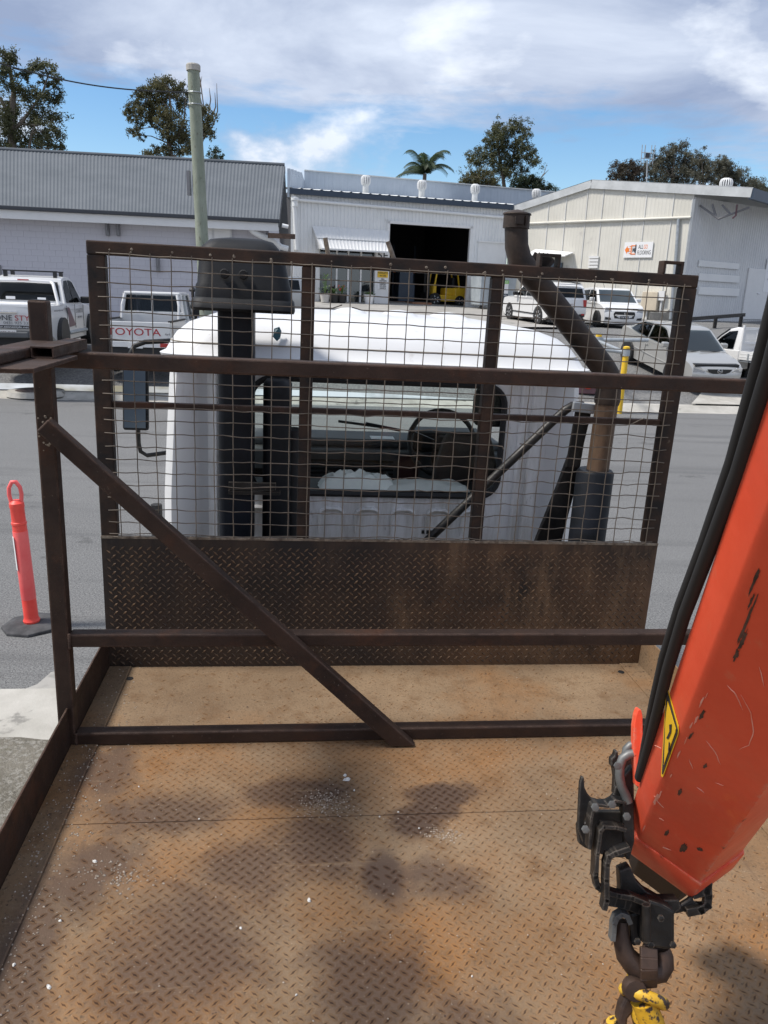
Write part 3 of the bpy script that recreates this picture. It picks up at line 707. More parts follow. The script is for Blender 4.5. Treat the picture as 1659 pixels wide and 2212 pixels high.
# louvre panels, door and vents on the side wall
for py0, py1 in ((562, 582), (590, 611), (619, 640)):
    a, c = rs(1508, py0, .04), rs(1592, py1, .04); b = MB(); b.box((0, -.05, 0), ((c-a).dot(ru), .01, a.z-c.z), M=RM(Vector((a.x, a.y, c.z)))); put(b, 'wall_panel', MT['wallwhite'], CB)
a, c = rs(1616, 579, .03), rs(1652, 690, .03); b = MB(); b.box((0, -.05, 0), ((c-a).dot(ru), .02, a.z-c.z), M=RM(Vector((a.x, a.y, c.z)))); dd = put(b, 'white_door', MT['trimwhite'], CB)
b = MB(); p = rs(1632, 634, .1); b.tube([p, p+ru*.15], .03, 6); put(b, 'door_handle', MT['chrome'], CB)
a = rs(1656, 592, .05); b = MB(); b.box((-.25, -.04, -.9), (1.1, .0, .75), M=RM(a)); put(b, 'unit_number_board', MT['signwhite'], CB)
o = text('unit_number', '5D', .55, MT['ink'], None, Matrix.Identity(4), .004); loc(o, CB); o.matrix_basis = frame(a+rn*.06+ru*.28+Vector((0,0,.28)), ru, (0,0,1), rn)
o = text('unit_lettering', 'ALUMINIUM', .14, MT['ink'], None, Matrix.Identity(4), .004); loc(o, CB); o.matrix_basis = frame(a+rn*.06+ru*.38+Vector((0,0,-.25)), ru, (0,0,1), rn)
# small awning, louvre vent, meter box
a, c = gs(1158, 540, .05), gs(1240, 547, .05); a2, c2 = gs(1150, 548, .8), gs(1238, 556, .8); a2.z = c2.z = min(a2.z, c2.z); 
b = MB(); b.prism([a, c, c2, a2], (0,0,.05)); put(b, 'window_awning', MT['trimwhite'], CB)
a, c = gs(1172, 568, .04), gs(1215, 588, .04); b = MB(); b.box((0, -.06, 0), ((c-a).dot(gu), .02, abs(a.z-c.z)), M=frame(Vector((a.x, a.y, min(a.z, c.z))), gu, -gn, (0,0,1))); put(b, 'side_window', MT['shopglass'], CB)
p = gs(1283, 567, .04)
for k in range(4):
    b = MB(); b.box((-.28, -.05, -.28+k*.16), (.28, .01, -.16+k*.16), M=frame(p, gu, -gn, (0,0,1)) ); put(b, 'louvre_slat', MT['trimwhite'], CB)
b = MB(); b.box((-.4, -.28, -.45), (.4, 0, .45), M=frame(gs(1408, 651, .02), gu, -gn, (0,0,1))); put(b, 'meter_box', MT['cream'], CB, bevel=.02)
b = MB(); p = gs(1400, 672, .1); b.tube([p, p+Vector((0,0,-1.2))], .05, 6); p = gs(1432, 640, .1); b.box((-.16,-.12,-.2),(.16,0,.25), M=frame(p, gu, -gn, (0,0,1))); b.tube([p, p+Vector((0,0,-2.2))], .05, 6); put(b, 'conduit', MT['trimwhite'], CB)
# flooring sign
a, c = gs(1351, 526, .05), gs(1409, 554, .05); mid = (a+c)/2; sw, sh = (c-a).dot(gu), a.z-c.z+.1
sg = thing('flooring_sign', 'white flooring sign with orange arrow on the cream gable wall', 'sign', frame(mid, gu, (0,0,1), gn))
b = MB(); b.box((-sw/2, -sh/2, -.02), (sw/2, sh/2, .02)); b.build('board', MT['signwhite'], sg)
b = MB(); b.prism([(-sw*.47, 0, .022), (-sw*.38, sh*.26, .022), (-sw*.38, sh*.12, .022), (-sw*.32, sh*.12, .022), (-sw*.32, -sh*.12, .022), (-sw*.38, -sh*.12, .022), (-sw*.38, -sh*.26, .022)], (0,0,.01)); b.build('arrow', MT['orange'], sg)
b = MB()
for q in ((-.25, .30, -.08, .24), (-.25, -.24, -.08, -.30), (-.25, .30, -.22, -.30)): b.box((q[0]*sw, min(q[1],q[3])*sh, .022), (q[2]*sw, max(q[1],q[3])*sh, .034))
for k in range(4): b.box((-.31*sw, (-.24+k*.15)*sh, .022), (-.25*sw, (-.2+k*.15)*sh, .034))
b.build('logo_roll', MT['orange'], sg)
b = MB(); b.box((-.10*sw, -.22*sh, .036), (-.075*sw, .36*sh, .05)); b.box((-.19*sw, -.14*sh, .022), (-.17*sw, .14*sh, .034)); b.box((-.14*sw, -.14*sh, .022), (-.12*sw, .14*sh, .034)); b.box((-.19*sw, -.02*sh, .036), (-.12*sw, .04*sh, .046)); b.build('logo_frame', MT['ink'], sg)
text('lettering', 'ALL', sh*.38, MT['ink'], sg, TR(sw*.09, sh*.18, .022), width=sw*.17)
text('lettering', 'GO', sh*.38, MT['orange'], sg, TR(sw*.255, sh*.18, .022), width=sw*.13)
text('lettering', 'FLOORING', sh*.38, MT['ink'], sg, TR(sw*.22, -sh*.19, .022), width=sw*.46)
vent(1567, 408, 46, 'round turbine vent on the cream shed roof at right', .28)
# television aerial on the ridge slope
p = gs(1392, 416, -.2); t = thing('roof_aerial', 'television aerial on bent mast above cream shed roof', 'aerial', TR(p.x, p.y, p.z))
q = at(1398, 345, p.y) - p; top = at(1399, 335, p.y) - p
b = MB(); b.tube([(-.25, 0, .1), (-.2, 0, -.1), (0, 0, 0), q], .03, 6); b.build('mast', MT['galv'], t)
b = MB()
for dx in (-.28, -.14, .14, .28): b.tube([Vector((dx, 0, -.4))+top, Vector((dx*1.1, 0, .45))+top], .022, 5)
b.tube([top+Vector((-.3,0,.1)), top+Vector((.3,0,.1))], .02, 5); b.tube([top+Vector((-.3,0,-.15)), top+Vector((.3,0,-.15))], .02, 5); b.build('elements', MT['galv'], t)
b = MB(); b.box(top+Vector((-.1,-.05,-.12)), top+Vector((.1,.05,.08))); b.build('junction_box', MT['ink'], t)
# ------------------------------------------------------------------ the truck we stand on (built in its own frame)
def blob(m, cx, cy, rx, ry, soft=0.62, amp=2.3):                      # soft dark patch with an uneven edge, in object x/y
    n = m.n('ShaderNodeMapping'); m.l(m.co, n.inputs[0])
    n.inputs['Location'].default_value = (-cx/rx, -cy/ry, 0); n.inputs['Scale'].default_value = (1/rx, 1/ry, 0)
    w = m.n('ShaderNodeVectorMath', operation='LENGTH'); m.l(n.outputs[0], w.inputs[0])
    d = m.math('ADD', w.outputs['Value'], m.math('MULTIPLY', m.math('SUBTRACT', m.noise(4.0, 7, 0.68, (cx*3, cy*5, 0), dist=.6), 0.5), amp))
    return m.ramp(d, 1-soft, 1.12, (1,1,1,1), (0,0,0,1))
dark_patches = [(0.10, -0.925, .165, .085), (-.02, -1.07, .12, .10), (.04, -1.0, .10, .08), (-0.147, -1.29, .09, .13), (-0.42, -0.90, .26, .09), (-0.86, -0.98, .30, .14), (-0.68, -1.50, .26, .26), (-0.24, -1.64, .22, .22), (-0.10, -1.85, .30, .22), (-0.34, -1.15, .18, .15), (0.02, -1.31, .15, .11), (-0.55, -1.24, .20, .16), (-1.05, -1.5, .12, .5), (-1.05, -.75, .12, .2), (.75, -1.95, .2, .2), (-.95, -1.25, .16, .2)]  # darker patches of the tray floor: centres and radii
def floor_mat(name, lo, hi, warm, patch_tone, pit, rough):
    m = NT(name)
    c = m.mix(m.ramp(m.noise(1.7, 8, 0.62), 0.34, 0.66), lo, hi)
    c = m.mix(m.ramp(m.noise(1.3, 5, 0.6, (4, 9, 0)), 0.46, 0.64), c, warm)                     # fresher orange rust
    c = m.mix(m.math('MULTIPLY', m.ramp(m.noise(9, 6, 0.72, (1, 2, 0)), 0.50, 0.72), .8), c, tuple(x*.55 for x in warm))
    tot = None
    for s_ in dark_patches:
        f_ = blob(m, *s_); tot = f_ if tot is None else m.math('MAXIMUM', tot, f_)
    c = m.mix(m.math('MULTIPLY', tot, 0.78), c, patch_tone)
    patch_cores = None  # deeper tone in the middle of some patches
    for s_ in ((0.10, -0.925, .15, .075), (-.02, -1.06, .10, .09), (.05, -1.0, .10, .08), (-.147, -1.28, .075, .11)):
        f_ = blob(m, *s_, soft=.35, amp=1.1); patch_cores = f_ if patch_cores is None else m.math('MAXIMUM', patch_cores, f_)
    c = m.mix(m.math('MULTIPLY', patch_cores, .72), c, tuple(x*.8 for x in patch_tone))
    c = m.mix(m.math('MULTIPLY', m.ramp(m.noise(20, 5, 0.7, (2,7,0), (.08, 1, 1)), .62, .68), .35), c, hi)      # drag marks
    c = m.mix(m.math('MULTIPLY', m.ramp(m.noise(14, 5, 0.7, (5,3,0), (1, .1, 1)), .63, .69), .3), c, patch_tone)
    if pit:
        c = m.mix(m.ramp(m.noise(95, 4, 0.7), 0.55, 0.68), c, tuple(x*.45 for x in lo))
        c = m.mix(m.ramp(m.noise(42, 3, 0.7, (9,9,0)), 0.655, 0.70), c, (0.045, 0.022, 0.014))
        c = m.mix(m.ramp(m.noise(150, 3, 0.6, (3,1,0)), 0.66, 0.72), c, (0.42, 0.33, 0.23))
        m.bump(m.noise(110, 6, 0.7), 0.6, 0.004)
    return m.done(c, rough, 0, 0, .5 if pit else .15)
MT['floor'] = floor_mat('tray_floor_rust', (0.165, 0.106, 0.059), (0.262, 0.178, 0.104), (0.238, 0.122, 0.048), (0.075, 0.044, 0.030), True, 0.75)
MT['halo'] = floor_mat('tread_dust', (0.180, 0.114, 0.064), (0.28, 0.188, 0.112), (0.27, 0.136, 0.055), (0.072, 0.042, 0.028), False, 0.85)
MT['lug'] = floor_mat('tread_lugs', (0.074, 0.045, 0.029), (0.128, 0.082, 0.052), (0.118, 0.058, 0.027), (0.026, 0.015, 0.011), False, 0.8)
m = NT('headboard_plate')
c = m.mix(m.ramp(m.noise(2.6, 7, 0.62, (1, 0, 3)), 0.36, 0.66), (0.020, 0.015, 0.012), (0.115, 0.060, 0.030))
c = m.mix(m.ramp(m.noise(6, 6, 0.7, (3, 0, 5), (1, 1, .30)), 0.48, 0.68), c, (0.185, 0.112, 0.060))
so = m.sep(); lowf = m.ramp(so[2], 0.02, 0.30, (1,1,1,1), (0,0,0,1))
c = m.mix(m.math('MULTIPLY', lowf, m.ramp(m.noise(4, 6, 0.6), 0.3, 0.7)), c, (0.17, 0.095, 0.045))
sx_ = m.math('ADD', so[0], m.math('MULTIPLY', m.math('SUBTRACT', m.noise(2.2, 6, .65, (5,0,1)), .5), 1.6))
c = m.mix(m.math('MULTIPLY', m.ramp(sx_, -.35, .35, (1,1,1,1), (0,0,0,1)), .72), c, (0.016, 0.013, 0.012))      # blackened half
c = m.mix(m.math('MULTIPLY', m.ramp(m.noise(3.1, 5, .6, (9,0,2)), .56, .68), .8), c, (0.012, 0.010, 0.009))
m.bump(m.noise(90, 6, 0.7), 0.5, 0.003)
MT['hplate'] = m.done(c, 0.62, 0.1)
MT['hlug'] = mottled('headboard_lugs', (0.042, 0.028, 0.019), (0.165, 0.096, 0.048), 5.0, 0.65, 0.05, (0.36, 0.64))
m = NT('cab_white')
c = m.mix(m.ramp(m.noise(2.0, 6, 0.6), 0.3, 0.7), (0.64, 0.65, 0.66), (0.72, 0.72, 0.72))
st = m.ramp(m.noise(16, 7, 0.7, (0,0,0), (1, 1, 0.13)), 0.60, 0.80)
c = m.mix(m.math('MULTIPLY', st, 0.8), c, (0.36, 0.33, 0.29))
c = m.mix(m.ramp(m.noise(34, 5, 0.7, (2,2,2), (1, 1, .5)), 0.70, 0.76), c, (0.20, 0.185, 0.16))
MT['cab'] = m.done(c, 0.45, 0, 0.15)
m = NT('cab_back_dirty')
c = m.mix(m.ramp(m.noise(14, 8, 0.75, (1,3,0), (1, 1, 0.16)), 0.44, 0.72), (0.77, 0.77, 0.765), (0.45, 0.43, 0.39))
c = m.mix(m.ramp(m.noise(26, 6, 0.75, (5,2,0), (1, 1, .35)), 0.62, 0.72), c, (0.13, 0.115, 0.09))
MT['cabback'] = m.done(c, 0.6)
MT['ductblue'] = mottled('duct_navy', (0.006, 0.007, 0.009), (0.012, 0.015, 0.022), 5, 0.5, 0.0, bump=0.1, spots=((0.06, 0.055, 0.05), 12, 0.74), spec=.2)
MT['grime'] = plain('grimy_seal', (0.30, 0.27, 0.22), 0.7)
MT['seat'] = mottled('brown_seat', (0.035, 0.025, 0.022), (0.060, 0.042, 0.036), 8, 0.8)
MT['dash'] = plain('grey_dash', (0.10, 0.105, 0.11), 0.6)
MT['dashred'] = plain('dash_red', (0.07, 0.02, 0.02), 0.6)
MT['bag'] = mottled('plastic_bag', (0.74, 0.73, 0.70), (0.88, 0.86, 0.82), 9, 0.4)
MT['chassis'] = plain('chassis', (0.03, 0.028, 0.026), 0.6)

T = thing('flatbed_truck', 'white cab flatbed truck with rusty chequer plate tray and mesh headboard', 'truck', TRUCK)
def lugs(b, x0, x1, y0, y1, fn_, pitch=0.036, ln=0.0132, wd=0.0038, h=0.0012, keep=1.0, halo=False):
    """chequer plate lugs, alternating at right angles; fn_(x, y, h) maps into the plate"""
    nx, ny = int((x1-x0)/pitch), int((y1-y0)/pitch)
    for j in range(ny*2):
        for i in range(nx):
            x = x0 + (i+0.5*(j % 2))*pitch + pitch/2; y = y0 + j*pitch/2 + pitch/4
            kp_ = keep(x, y) if callable(keep) else keep
            if x > x1-0.008 or random.random() > kp_: continue
            a = radians(42+random.uniform(-3,3)) if j % 2 else radians(-42+random.uniform(-3,3))
            x += random.uniform(-.0006,.0006); y += random.uniform(-.0006,.0006)
            l = ln*random.uniform(.88, 1.05)
            d = (cos(a)*l, sin(a)*l); n_ = (-sin(a)*wd, cos(a)*wd)
            vs = [fn_(x-d[0], y-d[1], 0), fn_(x+n_[0], y+n_[1], 0), fn_(x+d[0], y+d[1], 0), fn_(x-n_[0], y-n_[1], 0), fn_(x-d[0]*.5, y-d[1]*.5, h), fn_(x+d[0]*.5, y+d[1]*.5, h)]
            b.add(vs, [(0,4,5,1),(1,5,2),(2,5,4,3),(3,4,0)])
            if halo:
                g = 1.16; w2 = 1.75; q = [(-1, 0), (-.55, 1), (.55, 1), (1, 0), (.55, -1), (-.55, -1)]
                b.add([fn_(x+d[0]*g*a_+n_[0]*w2*c_, y+d[1]*g*a_+n_[1]*w2*c_, 0) for a_, c_ in q] + [fn_(x+d[0]*g*.4*a_, y+d[1]*g*.4*a_, .0004) for a_ in (-1, 1)], [(0,1,6),(1,2,7,6),(2,3,7),(3,4,7),(4,5,6,7),(5,0,6)], 1)
def worn(x, y):                       # share of lugs not yet worn flat or buried in rust
    w = 1.0 - .85*max(0, min(1, (y+.62)/.2)) - .8*max(0, min(1, (-.78-x)/.25))*max(0, min(1, (y+1.35)/.3+.5)) - .75*max(0, min(1, (x-.72)/.2))
    w -= .5*max(0, sin(x*5.1+2)*sin(y*4.3+.7)-.55)/.45
    return max(.06, min(1, w))
# tray
b = MB(); b.box((-1.2, -5.2, -.008), (1.2, 0.05, 0)); tray = b.build('tray_floor', MT['floor'], T)
b = MB(); lugs(b, -1.09, 1.09, -2.6, -.02, lambda x, y, h: (x, y, h+.0002), halo=True, keep=worn); o = b.build('tread_lugs', [MT['lug'], MT['halo']], tray); stuff(o)
b = MB()
for y in (-1.026, -2.45):
    pts = [(-1.1+i*.044, y+random.uniform(-.0015, .0015), .0005) for i in range(51)]; b.tube(pts, .0013, 5)
stuff(b.build('weld_seam', MT['lug'], tray))
for x, y in ((-1.088, -.105), (1.076, -.081)): b = MB(); b.lathe([(.0001, .0025), (.014, .0025), (.015, .0005)], (x, y, 0), n=12); b.build('drain_hole', MT['dark'], tray)
for sx in (-1, 1):
    b = MB(); b.box((min(sx*1.2, sx*1.193), -5.2, -.12), (max(sx*1.2, sx*1.193), 0.0, .153)); b.build('side_board', MT['rail'] if sx < 0 else MT['floor'], T, bevel=.002)
    b = MB(); b.box((min(sx*1.192, sx*1.10), -5.2, .0005), (max(sx*1.192, sx*1.10), -.002, .006)); b.build('side_lip', MT['floor'], T, bevel=.002)
    b = MB(); b.box((min(sx*1.19, sx*1.0), -5.2, -.14), (max(sx*1.19, sx*1.0), 0, -.01)); b.build('tray_bearer', MT['chassis'], T)
# headboard
b = MB(); b.box((-1.2, 0, .0), (1.2, .006, .586)); hp = b.build('headboard_plate', MT['hplate'], T)
b = MB(); lugs(b, -1.19, 1.19, .01, .575, lambda x, y, h: (x, -h-.0002, y), h=.0040, ln=.0142, wd=.0046, pitch=.036); o = b.build('tread_lugs', MT['hlug'], hp); stuff(o)
b = MB(); b.bar((-1.2, 0.004, .588), (1.2, .004, .588), .016, .010); b.build('plate_edge', MT['weld'], hp)
b = MB()
for i in range(60):
    x = -1.15 + i*.039 + random.uniform(-.01, .01); b.tube([(x, -.004, .592), (x+random.uniform(.006,.028), -.004, .592+random.uniform(-.002,.003))], .0028, 5)
stuff(b.build('weld_beads', MT['weld'], hp))
b = MB(); b.box((-1.2, 0, 1.688), (1.2, .05, 1.738)); b.build('headboard_rail', MT['head'], T, bevel=.005)
for x0, x1 in ((-1.2, -1.135), (1.135, 1.2)):
    b = MB(); b.box((x0, 0.001, .587), (x1, .051, 1.688)); b.build('headboard_post', MT['head'], T, bevel=.005)
for x0, x1 in ((-.405, -.353), (.344, .396)):
    b = MB(); b.box((x0, 0.002, .587), (x1, .052, 1.688)); b.build('headboard_post', MT['head'], T, bevel=.005)
b = MB(); b.box((-1.135, .012, 1.118), (1.135, .04, 1.143)); b.build('middle_bar', MT['rail'], T, bevel=.003)
for x in (.57, 1.085):                  # loops welded on the top rail
    b = MB(); pts = [(x-.038, .025, 1.738), (x-.038, .025, 1.782), (x+.038, .025, 1.782), (x+.038, .025, 1.738)]
    for p, q in zip(pts, pts[1:]):
        if p[0] == q[0]: b.bar(p, q, .011, .05, up=(0, 1, 0))
        else: b.bar((p[0]-.0055, p[1], p[2]), (q[0]+.0055, q[1], q[2]), .05, .011)
    b.build('rope_loop', MT['head'], T, bevel=.002)
for x, dx in ((-.305, -.014), (-.05, -.028)):
    b = MB(); b.tube([(x, .025, 1.735), (x+dx, .022, 1.797)], .009, 8); b.build('bent_lug', MT['weld'], T)
# mesh wires, each slightly bent
def wob(n, a): 
    v = 0; out = []
    for i in range(n): v = v*.6 + random.uniform(-a, a); out.append(v)
    return out
xs_ = [-1.118 + i*.0752 for i in range(31)]
zs_ = [.602 + i*.0520 for i in range(22)]
for x in xs_:
    n = 24; w = wob(n, .0016); pts = [(x+w[i], -.0062-.001*((i % 2)), .59+(1.702-.59)*i/(n-1)) for i in range(n)]
    b = MB(); b.tube(pts, .0021, 5); b.build('upright_wire', MT['wire'], T)
for k, z in enumerate(zs_):
    n = 62; w = wob(n, .0036 if k < 11 else .0018); pts = []
    for i in range(n):
        x = -1.165 + 2.335*i/(n-1); sag = .0
        if k in (18,) and abs(x+.235) < .05: sag = .020*(1-abs(x+.235)/.05)
        pts.append((x, -.0018-.0005*(i % 2), z + w[i]*(1.6 if x > 0 and k < 12 else 1) + sag))
    b = MB()
    if k == 18:
        a = [p for p in pts if p[0] < -.238]; c = [p for p in pts if p[0] > -.228]; b.tube(a, .0022, 5); b.tube(c, .0022, 5)
    elif k == 10:
        a = [p for p in pts if p[0] < .98]; a += [(1.0, -.006, z+.004), (1.02, -.012, z+.018), (1.045, -.014, z+.030)]; b.tube(a, .0022, 5)
        b.tube([p for p in pts if p[0] > 1.06], .0022, 5)
    elif k in (7, 8):
        a = [p for p in pts if p[0] < .43]; a += [(.445, -.008, z-.006), (.45, -.01, z-.016)]; b.tube(a, .0022, 5); b.tube([p for p in pts if p[0] > .50], .0022, 5)
    else: b.tube(pts, .0022, 5)
    b.build('cross_wire', MT['wire'], T)
b = MB()
for x in xs_:
    if random.random() < .55:
        for _ in range(random.randint(1, 3)): k = random.uniform(.5, 1); b.lathe([(.001, .0015), (.005*k, .001), (.007*k, -.001)], (x+random.uniform(-.009,.009), -.0005, 1.70+random.uniform(-.006,.014)), (0,-1,0), 6)
stuff(b.build('weld_spots', MT['weld'], T))

# ---------------- cab
def ring(w, z, yb=.66, yf=2.42, rec=.03):
    half = [(0.0, yb+rec), (.80, yb+rec), (.845, yb+rec), (.875, yb+.012), (.91, yb), (w-.05, yb+.005), (w-.012, yb+.045), (w, yb+.13), (w, 1.3), (w, yf-.25), (w-.05, yf-.08), (w-.2, yf), (0, yf+.03)]
    k = w/1.06
    r = [Vector((x, y, z)) for x, y in half]; l = [Vector((-x, y, z)) for x, y in half[-2:0:-1]]
    return r + l
WZ0, WZ1, WX = .615, 1.185, .63
cabM = MT['cab']
b = MB()
n = len(ring(1, 0))
levels = [(1.075, -.55), (1.075, .2), (1.068, .60), (1.05, .9), (1.03, 1.18), (1.02, 1.27)]
rings = [ring(w, z) for w, z in levels]
vs = [v for r in rings for v in r]; fs_ = []
for i in range(len(rings)-1):
    for j in range(n):
        a, c = rings[i][j], rings[i][(j+1) % n]
        midx = abs((a.x+c.x)/2); yy = (a.y+c.y)/2; zz = (rings[i][j].z+rings[i+1][j].z)/2
        if yy < .75 and midx < .80: continue                 # back panel, built separately with its window
        if yy > 2.25 and zz > .6 and zz < 1.2: continue       # windscreen opening
        if midx > 1.0 and 1.25 < yy < 2.3 and .65 < zz < 1.18: continue   # side window
        fs_.append((i*n+j, i*n+(j+1) % n, (i+1)*n+(j+1) % n, (i+1)*n+j))
b.add(vs, fs_); cab = b.build('cab_shell', cabM, T, smooth=38)
b = MB(); yb = .688
inner = []; rc_ = .10; Xp, Zt = .84, 1.275
for sx, sz, a0 in ((1, 1, 0), (-1, 1, 90), (-1, -1, 180), (1, -1, 270)):
    cx, cz = sx*(WX-rc_), (WZ1-rc_ if sz > 0 else WZ0+rc_); arc = []
    for i in range(8):
        a = radians(a0+90*i/7); arc.append(Vector((cx+rc_*cos(a), yb, cz+rc_*sin(a))))
    inner += arc; kn = Vector((sx*WX, yb, WZ1 if sz > 0 else WZ0))
    for p, q in zip(arc, arc[1:]): b.add([kn, p, q], [(0,1,2)])
for x0, x1, z0, z1 in ((-Xp, Xp, -.55, WZ0), (-Xp, Xp, WZ1, Zt), (-Xp, -WX, WZ0, WZ1), (WX, Xp, WZ0, WZ1)):
    b.add([(x0, yb, z0), (x1, yb, z0), (x1, yb, z1), (x0, yb, z1)], [(0,1,2,3)])
back = b.build('back_panel', MT['cabback'], T)
b = MB()
rr = [p+Vector((0,-.012,0)) for p in inner]; b.tube(rr+[rr[0], rr[1]], .016, 6); b.build('window_seal', MT['rubber'], T)
b = MB(); b.add([p+Vector((0,.006,0)) for p in inner], [tuple(range(len(inner)))]); b.build('rear_window', MT['cabglass'], T)
# pressed arches under the window
for i in range(7):
    x = -.60 + i*.185
    b = MB(); pts = [(x-.055, yb-.004, .40), (x-.055, yb-.005, .50), (x-.045, yb-.006, .525), (x-.02, yb-.006, .535), (x+.035, yb-.006, .535), (x+.06, yb-.006, .522), (x+.068, yb-.005, .50)]
    b.tube(pts, [.004,.010,.013,.014,.013,.010,.004], 6); b.build('pressed_rib', MT['cabback'], T, smooth=60)
b = MB(); b.box((-.02+.27, yb-.004, .405), (.34, yb, .425)); b.build('body_slot', MT['dark'], T, bevel=.006)
for x in (-.80, -.74, .72, .78):          # upright pressings beside the window
    b = MB(); b.tube([(x, yb-.001, .32), (x, yb-.003, .40), (x, yb-.003, 1.15), (x, yb-.001, 1.22)], .009, 6); b.build('pressed_rib', MT['cabback'], T, smooth=60)
# windscreen, side glass
b = MB(); rA, rB = ring(1.062, .62), ring(1.03, 1.19)
idx = [j for j in range(n) if rA[j].y > 2.3]
b.grid([[rA[j]+Vector((0,.004,0)) for j in idx], [rB[j]+Vector((0,-.06,0)) for j in idx]]); b.build('windscreen', MT['cabglass'], T, smooth=60)
for sx in (-1, 1):
    b = MB(); b.add([(sx*1.062, 1.3, .66), (sx*1.062, 2.2, .66), (sx*1.032, 2.15, 1.17), (sx*1.032, 1.3, 1.17)], [(0,1,2,3)]); b.build('door_glass', MT['cabglass'], T)
    b = MB(); b.tube([(sx*1.07, 1.28, .2), (sx*1.07, 1.27, .7), (sx*1.04, 1.28, 1.2)], .006, 5); b.build('door_seam', MT['dark'], T)
# roof moulding with its rear lip
def rring(w, z, y0, y1, r=.16):
    pts = []
    for cx, cy, a0 in ((w-r, y0+r, 270), (w-r, y1-r, 0), (-w+r, y1-r, 90), (-w+r, y0+r, 180)):
        for i in range(7):
            a = radians(a0+90*i/6); pts.append(Vector((cx+r*cos(a), cy+r*sin(a), z)))
    return pts
def roofz(x): return 1.50 + .035*(1-(x/1.0)**2)
b = MB(); b.loft([rring(1.055, 1.262, .60, 2.52, .14), rring(1.065, 1.285, .595, 2.53, .14), rring(1.045, 1.292, .625, 2.5, .16), rring(1.03, 1.33, .655, 2.48, .18), rring(1.005, 1.375, .69, 2.45, .2), rring(.955, 1.42, .76, 2.4, .22), rring(.86, 1.455, .86, 2.3, .24), rring(.72, 1.475, 1.0, 2.15, .24), rring(.4, 1.487, 1.2, 2.0, .2)])
b.build('roof_cap', cabM, T, smooth=55)
b = MB(); rp = rring(1.027, 1.338, .66, 2.475, .18); b.tube(rp+[rp[0], rp[1]], .0035, 5); b.build('roof_crease', MT['grime'], T)
b = MB()
for x in (-.10, .20, .50):
    rs2 = []
    for i in range(9):
        s = i/8; y = 1.15+s*1.0; hh = .062*max(0, sin(pi*s))**.7-.026; ww = .07+.05*sin(pi*s)
        zb = 1.452
        rs2.append([Vector((x+ww*cos(a), y, zb+(hh+.026)*max(0, sin(a)))) for a in [pi*k/8 for k in range(9)]])
    b.loft(rs2, closed=False, cap=False)
b.build('roof_ridges', cabM, T, smooth=70)
b = MB(); b.tube([(-1.0, .60, 1.262), (-.5, .592, 1.264), (0, .59, 1.265), (.5, .592, 1.264), (1.0, .60, 1.262)], .007, 6); b.build('roof_seal', MT['grime'], T)
b = MB(); b.box((-1.0, .68, 1.24), (1.0, .70, 1.275)); b.build('roof_shade_strip', MT['rubber'], T)  # dark strip added to stand for the shade under the roof lip
b = MB(); pts = [(-.525, .695, 1.415), (-.50, .69, 1.425), (-.49, .70, 1.405), (-.495, .675, 1.375), (-.51, .668, 1.36), (-.53, .675, 1.38)]
b.prism([Vector(p)+Vector((0,-.012,.0)) for p in pts], (0,.004,.002)); b.build('paint_scab', plain('teal_scab', (0.03,0.10,0.14), .5), T)
# interior
b = MB(); b.box((-1.0, 1.86, -.2), (1.0, 2.3, .60)); b.box((-1.0, 1.98, .60), (1.0, 2.32, .655)); dsh = b.build('dashboard', MT['dash'], T, bevel=.02)
b = MB()
for i in range(7): b.box((-.42, 1.845, .36+i*.028), (.24, 1.862, .372+i*.028))
b.build('air_vents', MT['dark'], dsh)
b = MB(); b.lathe([(.045, 0), (.055, .012), (.04, .012)], (-.36, 1.85, .56), (0,-1,0), 16); b.build('round_vent', MT['greyink'], dsh)
b = MB(); b.box((.27, 1.80, .0), (.40, 1.86, .585)); b.build('centre_stack', MT['dashred'], dsh)
b = MB(); b.box((.36, 1.87, .60), (.86, 2.1, .74)); b.build('instrument_hood', MT['dark'], dsh, bevel=.03)
b = MB(); b.box((.10, 1.99, .656), (.26, 2.10, .66)); b.build('paper_slip', MT['signwhite'], dsh)
sw = frame((.53, 1.70, .70), (1,0,0), (0, .42, .91), (0, -.91, .42)); b = MB()
b.tube([sw @ Vector((.215*cos(a), .215*sin(a), 0)) for a in [2*pi*i/28 for i in range(29)]], .016, 8, cap=False)
b.build('steering_wheel', MT['dark'], T, smooth=60)
b = MB(); b.lathe([(.05, -.03), (.06, .0), (.04, .02)], sw @ Vector((0,0,-.03)), (0,-.91,.42), 14)
for a in (20, 160, 270): b.bar(sw @ Vector((0,0,-.03)), sw @ Vector((.21*cos(radians(a)), .21*sin(radians(a)), 0)), .035, .012)
b.tube([sw @ Vector((0,0,-.03)), (.53, 2.0, .45)], .04, 10); b.build('steering_column', MT['dark'], T)
for x0, hw in ((.57, .20), (-.55, .22), (-.05, .18)):
    b = MB(); b.loft([[Vector((x0+sx*hw*k, 1.14+dy+.06*(z-.2), z)) for sx, dy in ((-1,-.06),(1,-.06),(1,.06),(-1,.06))] for z, k in ((-.1, 1), (.3, 1.02), (.62, .95), (.80 if x0 > .3 else .55, .72), (.86 if x0 > .3 else .58, .6))]); b.build('seat_back', MT['seat'], T, bevel=.03, smooth=50)
    b = MB(); b.box((x0-hw, 1.15, -.1), (x0+hw, 1.6, .12)); b.build('seat_base', MT['seat'], T, bevel=.04)
b = MB(); b.loft([[Vector((.66+sx*.115*k, 1.0+dy, z)) for sx, dy in ((-1,-.04),(1,-.04),(1,.04),(-1,.04))] for z, k in ((.93, .85), (.97, 1), (1.09, 1), (1.155, .8))]); b.build('head_rest', MT['dark'], T, bevel=.03, smooth=50)
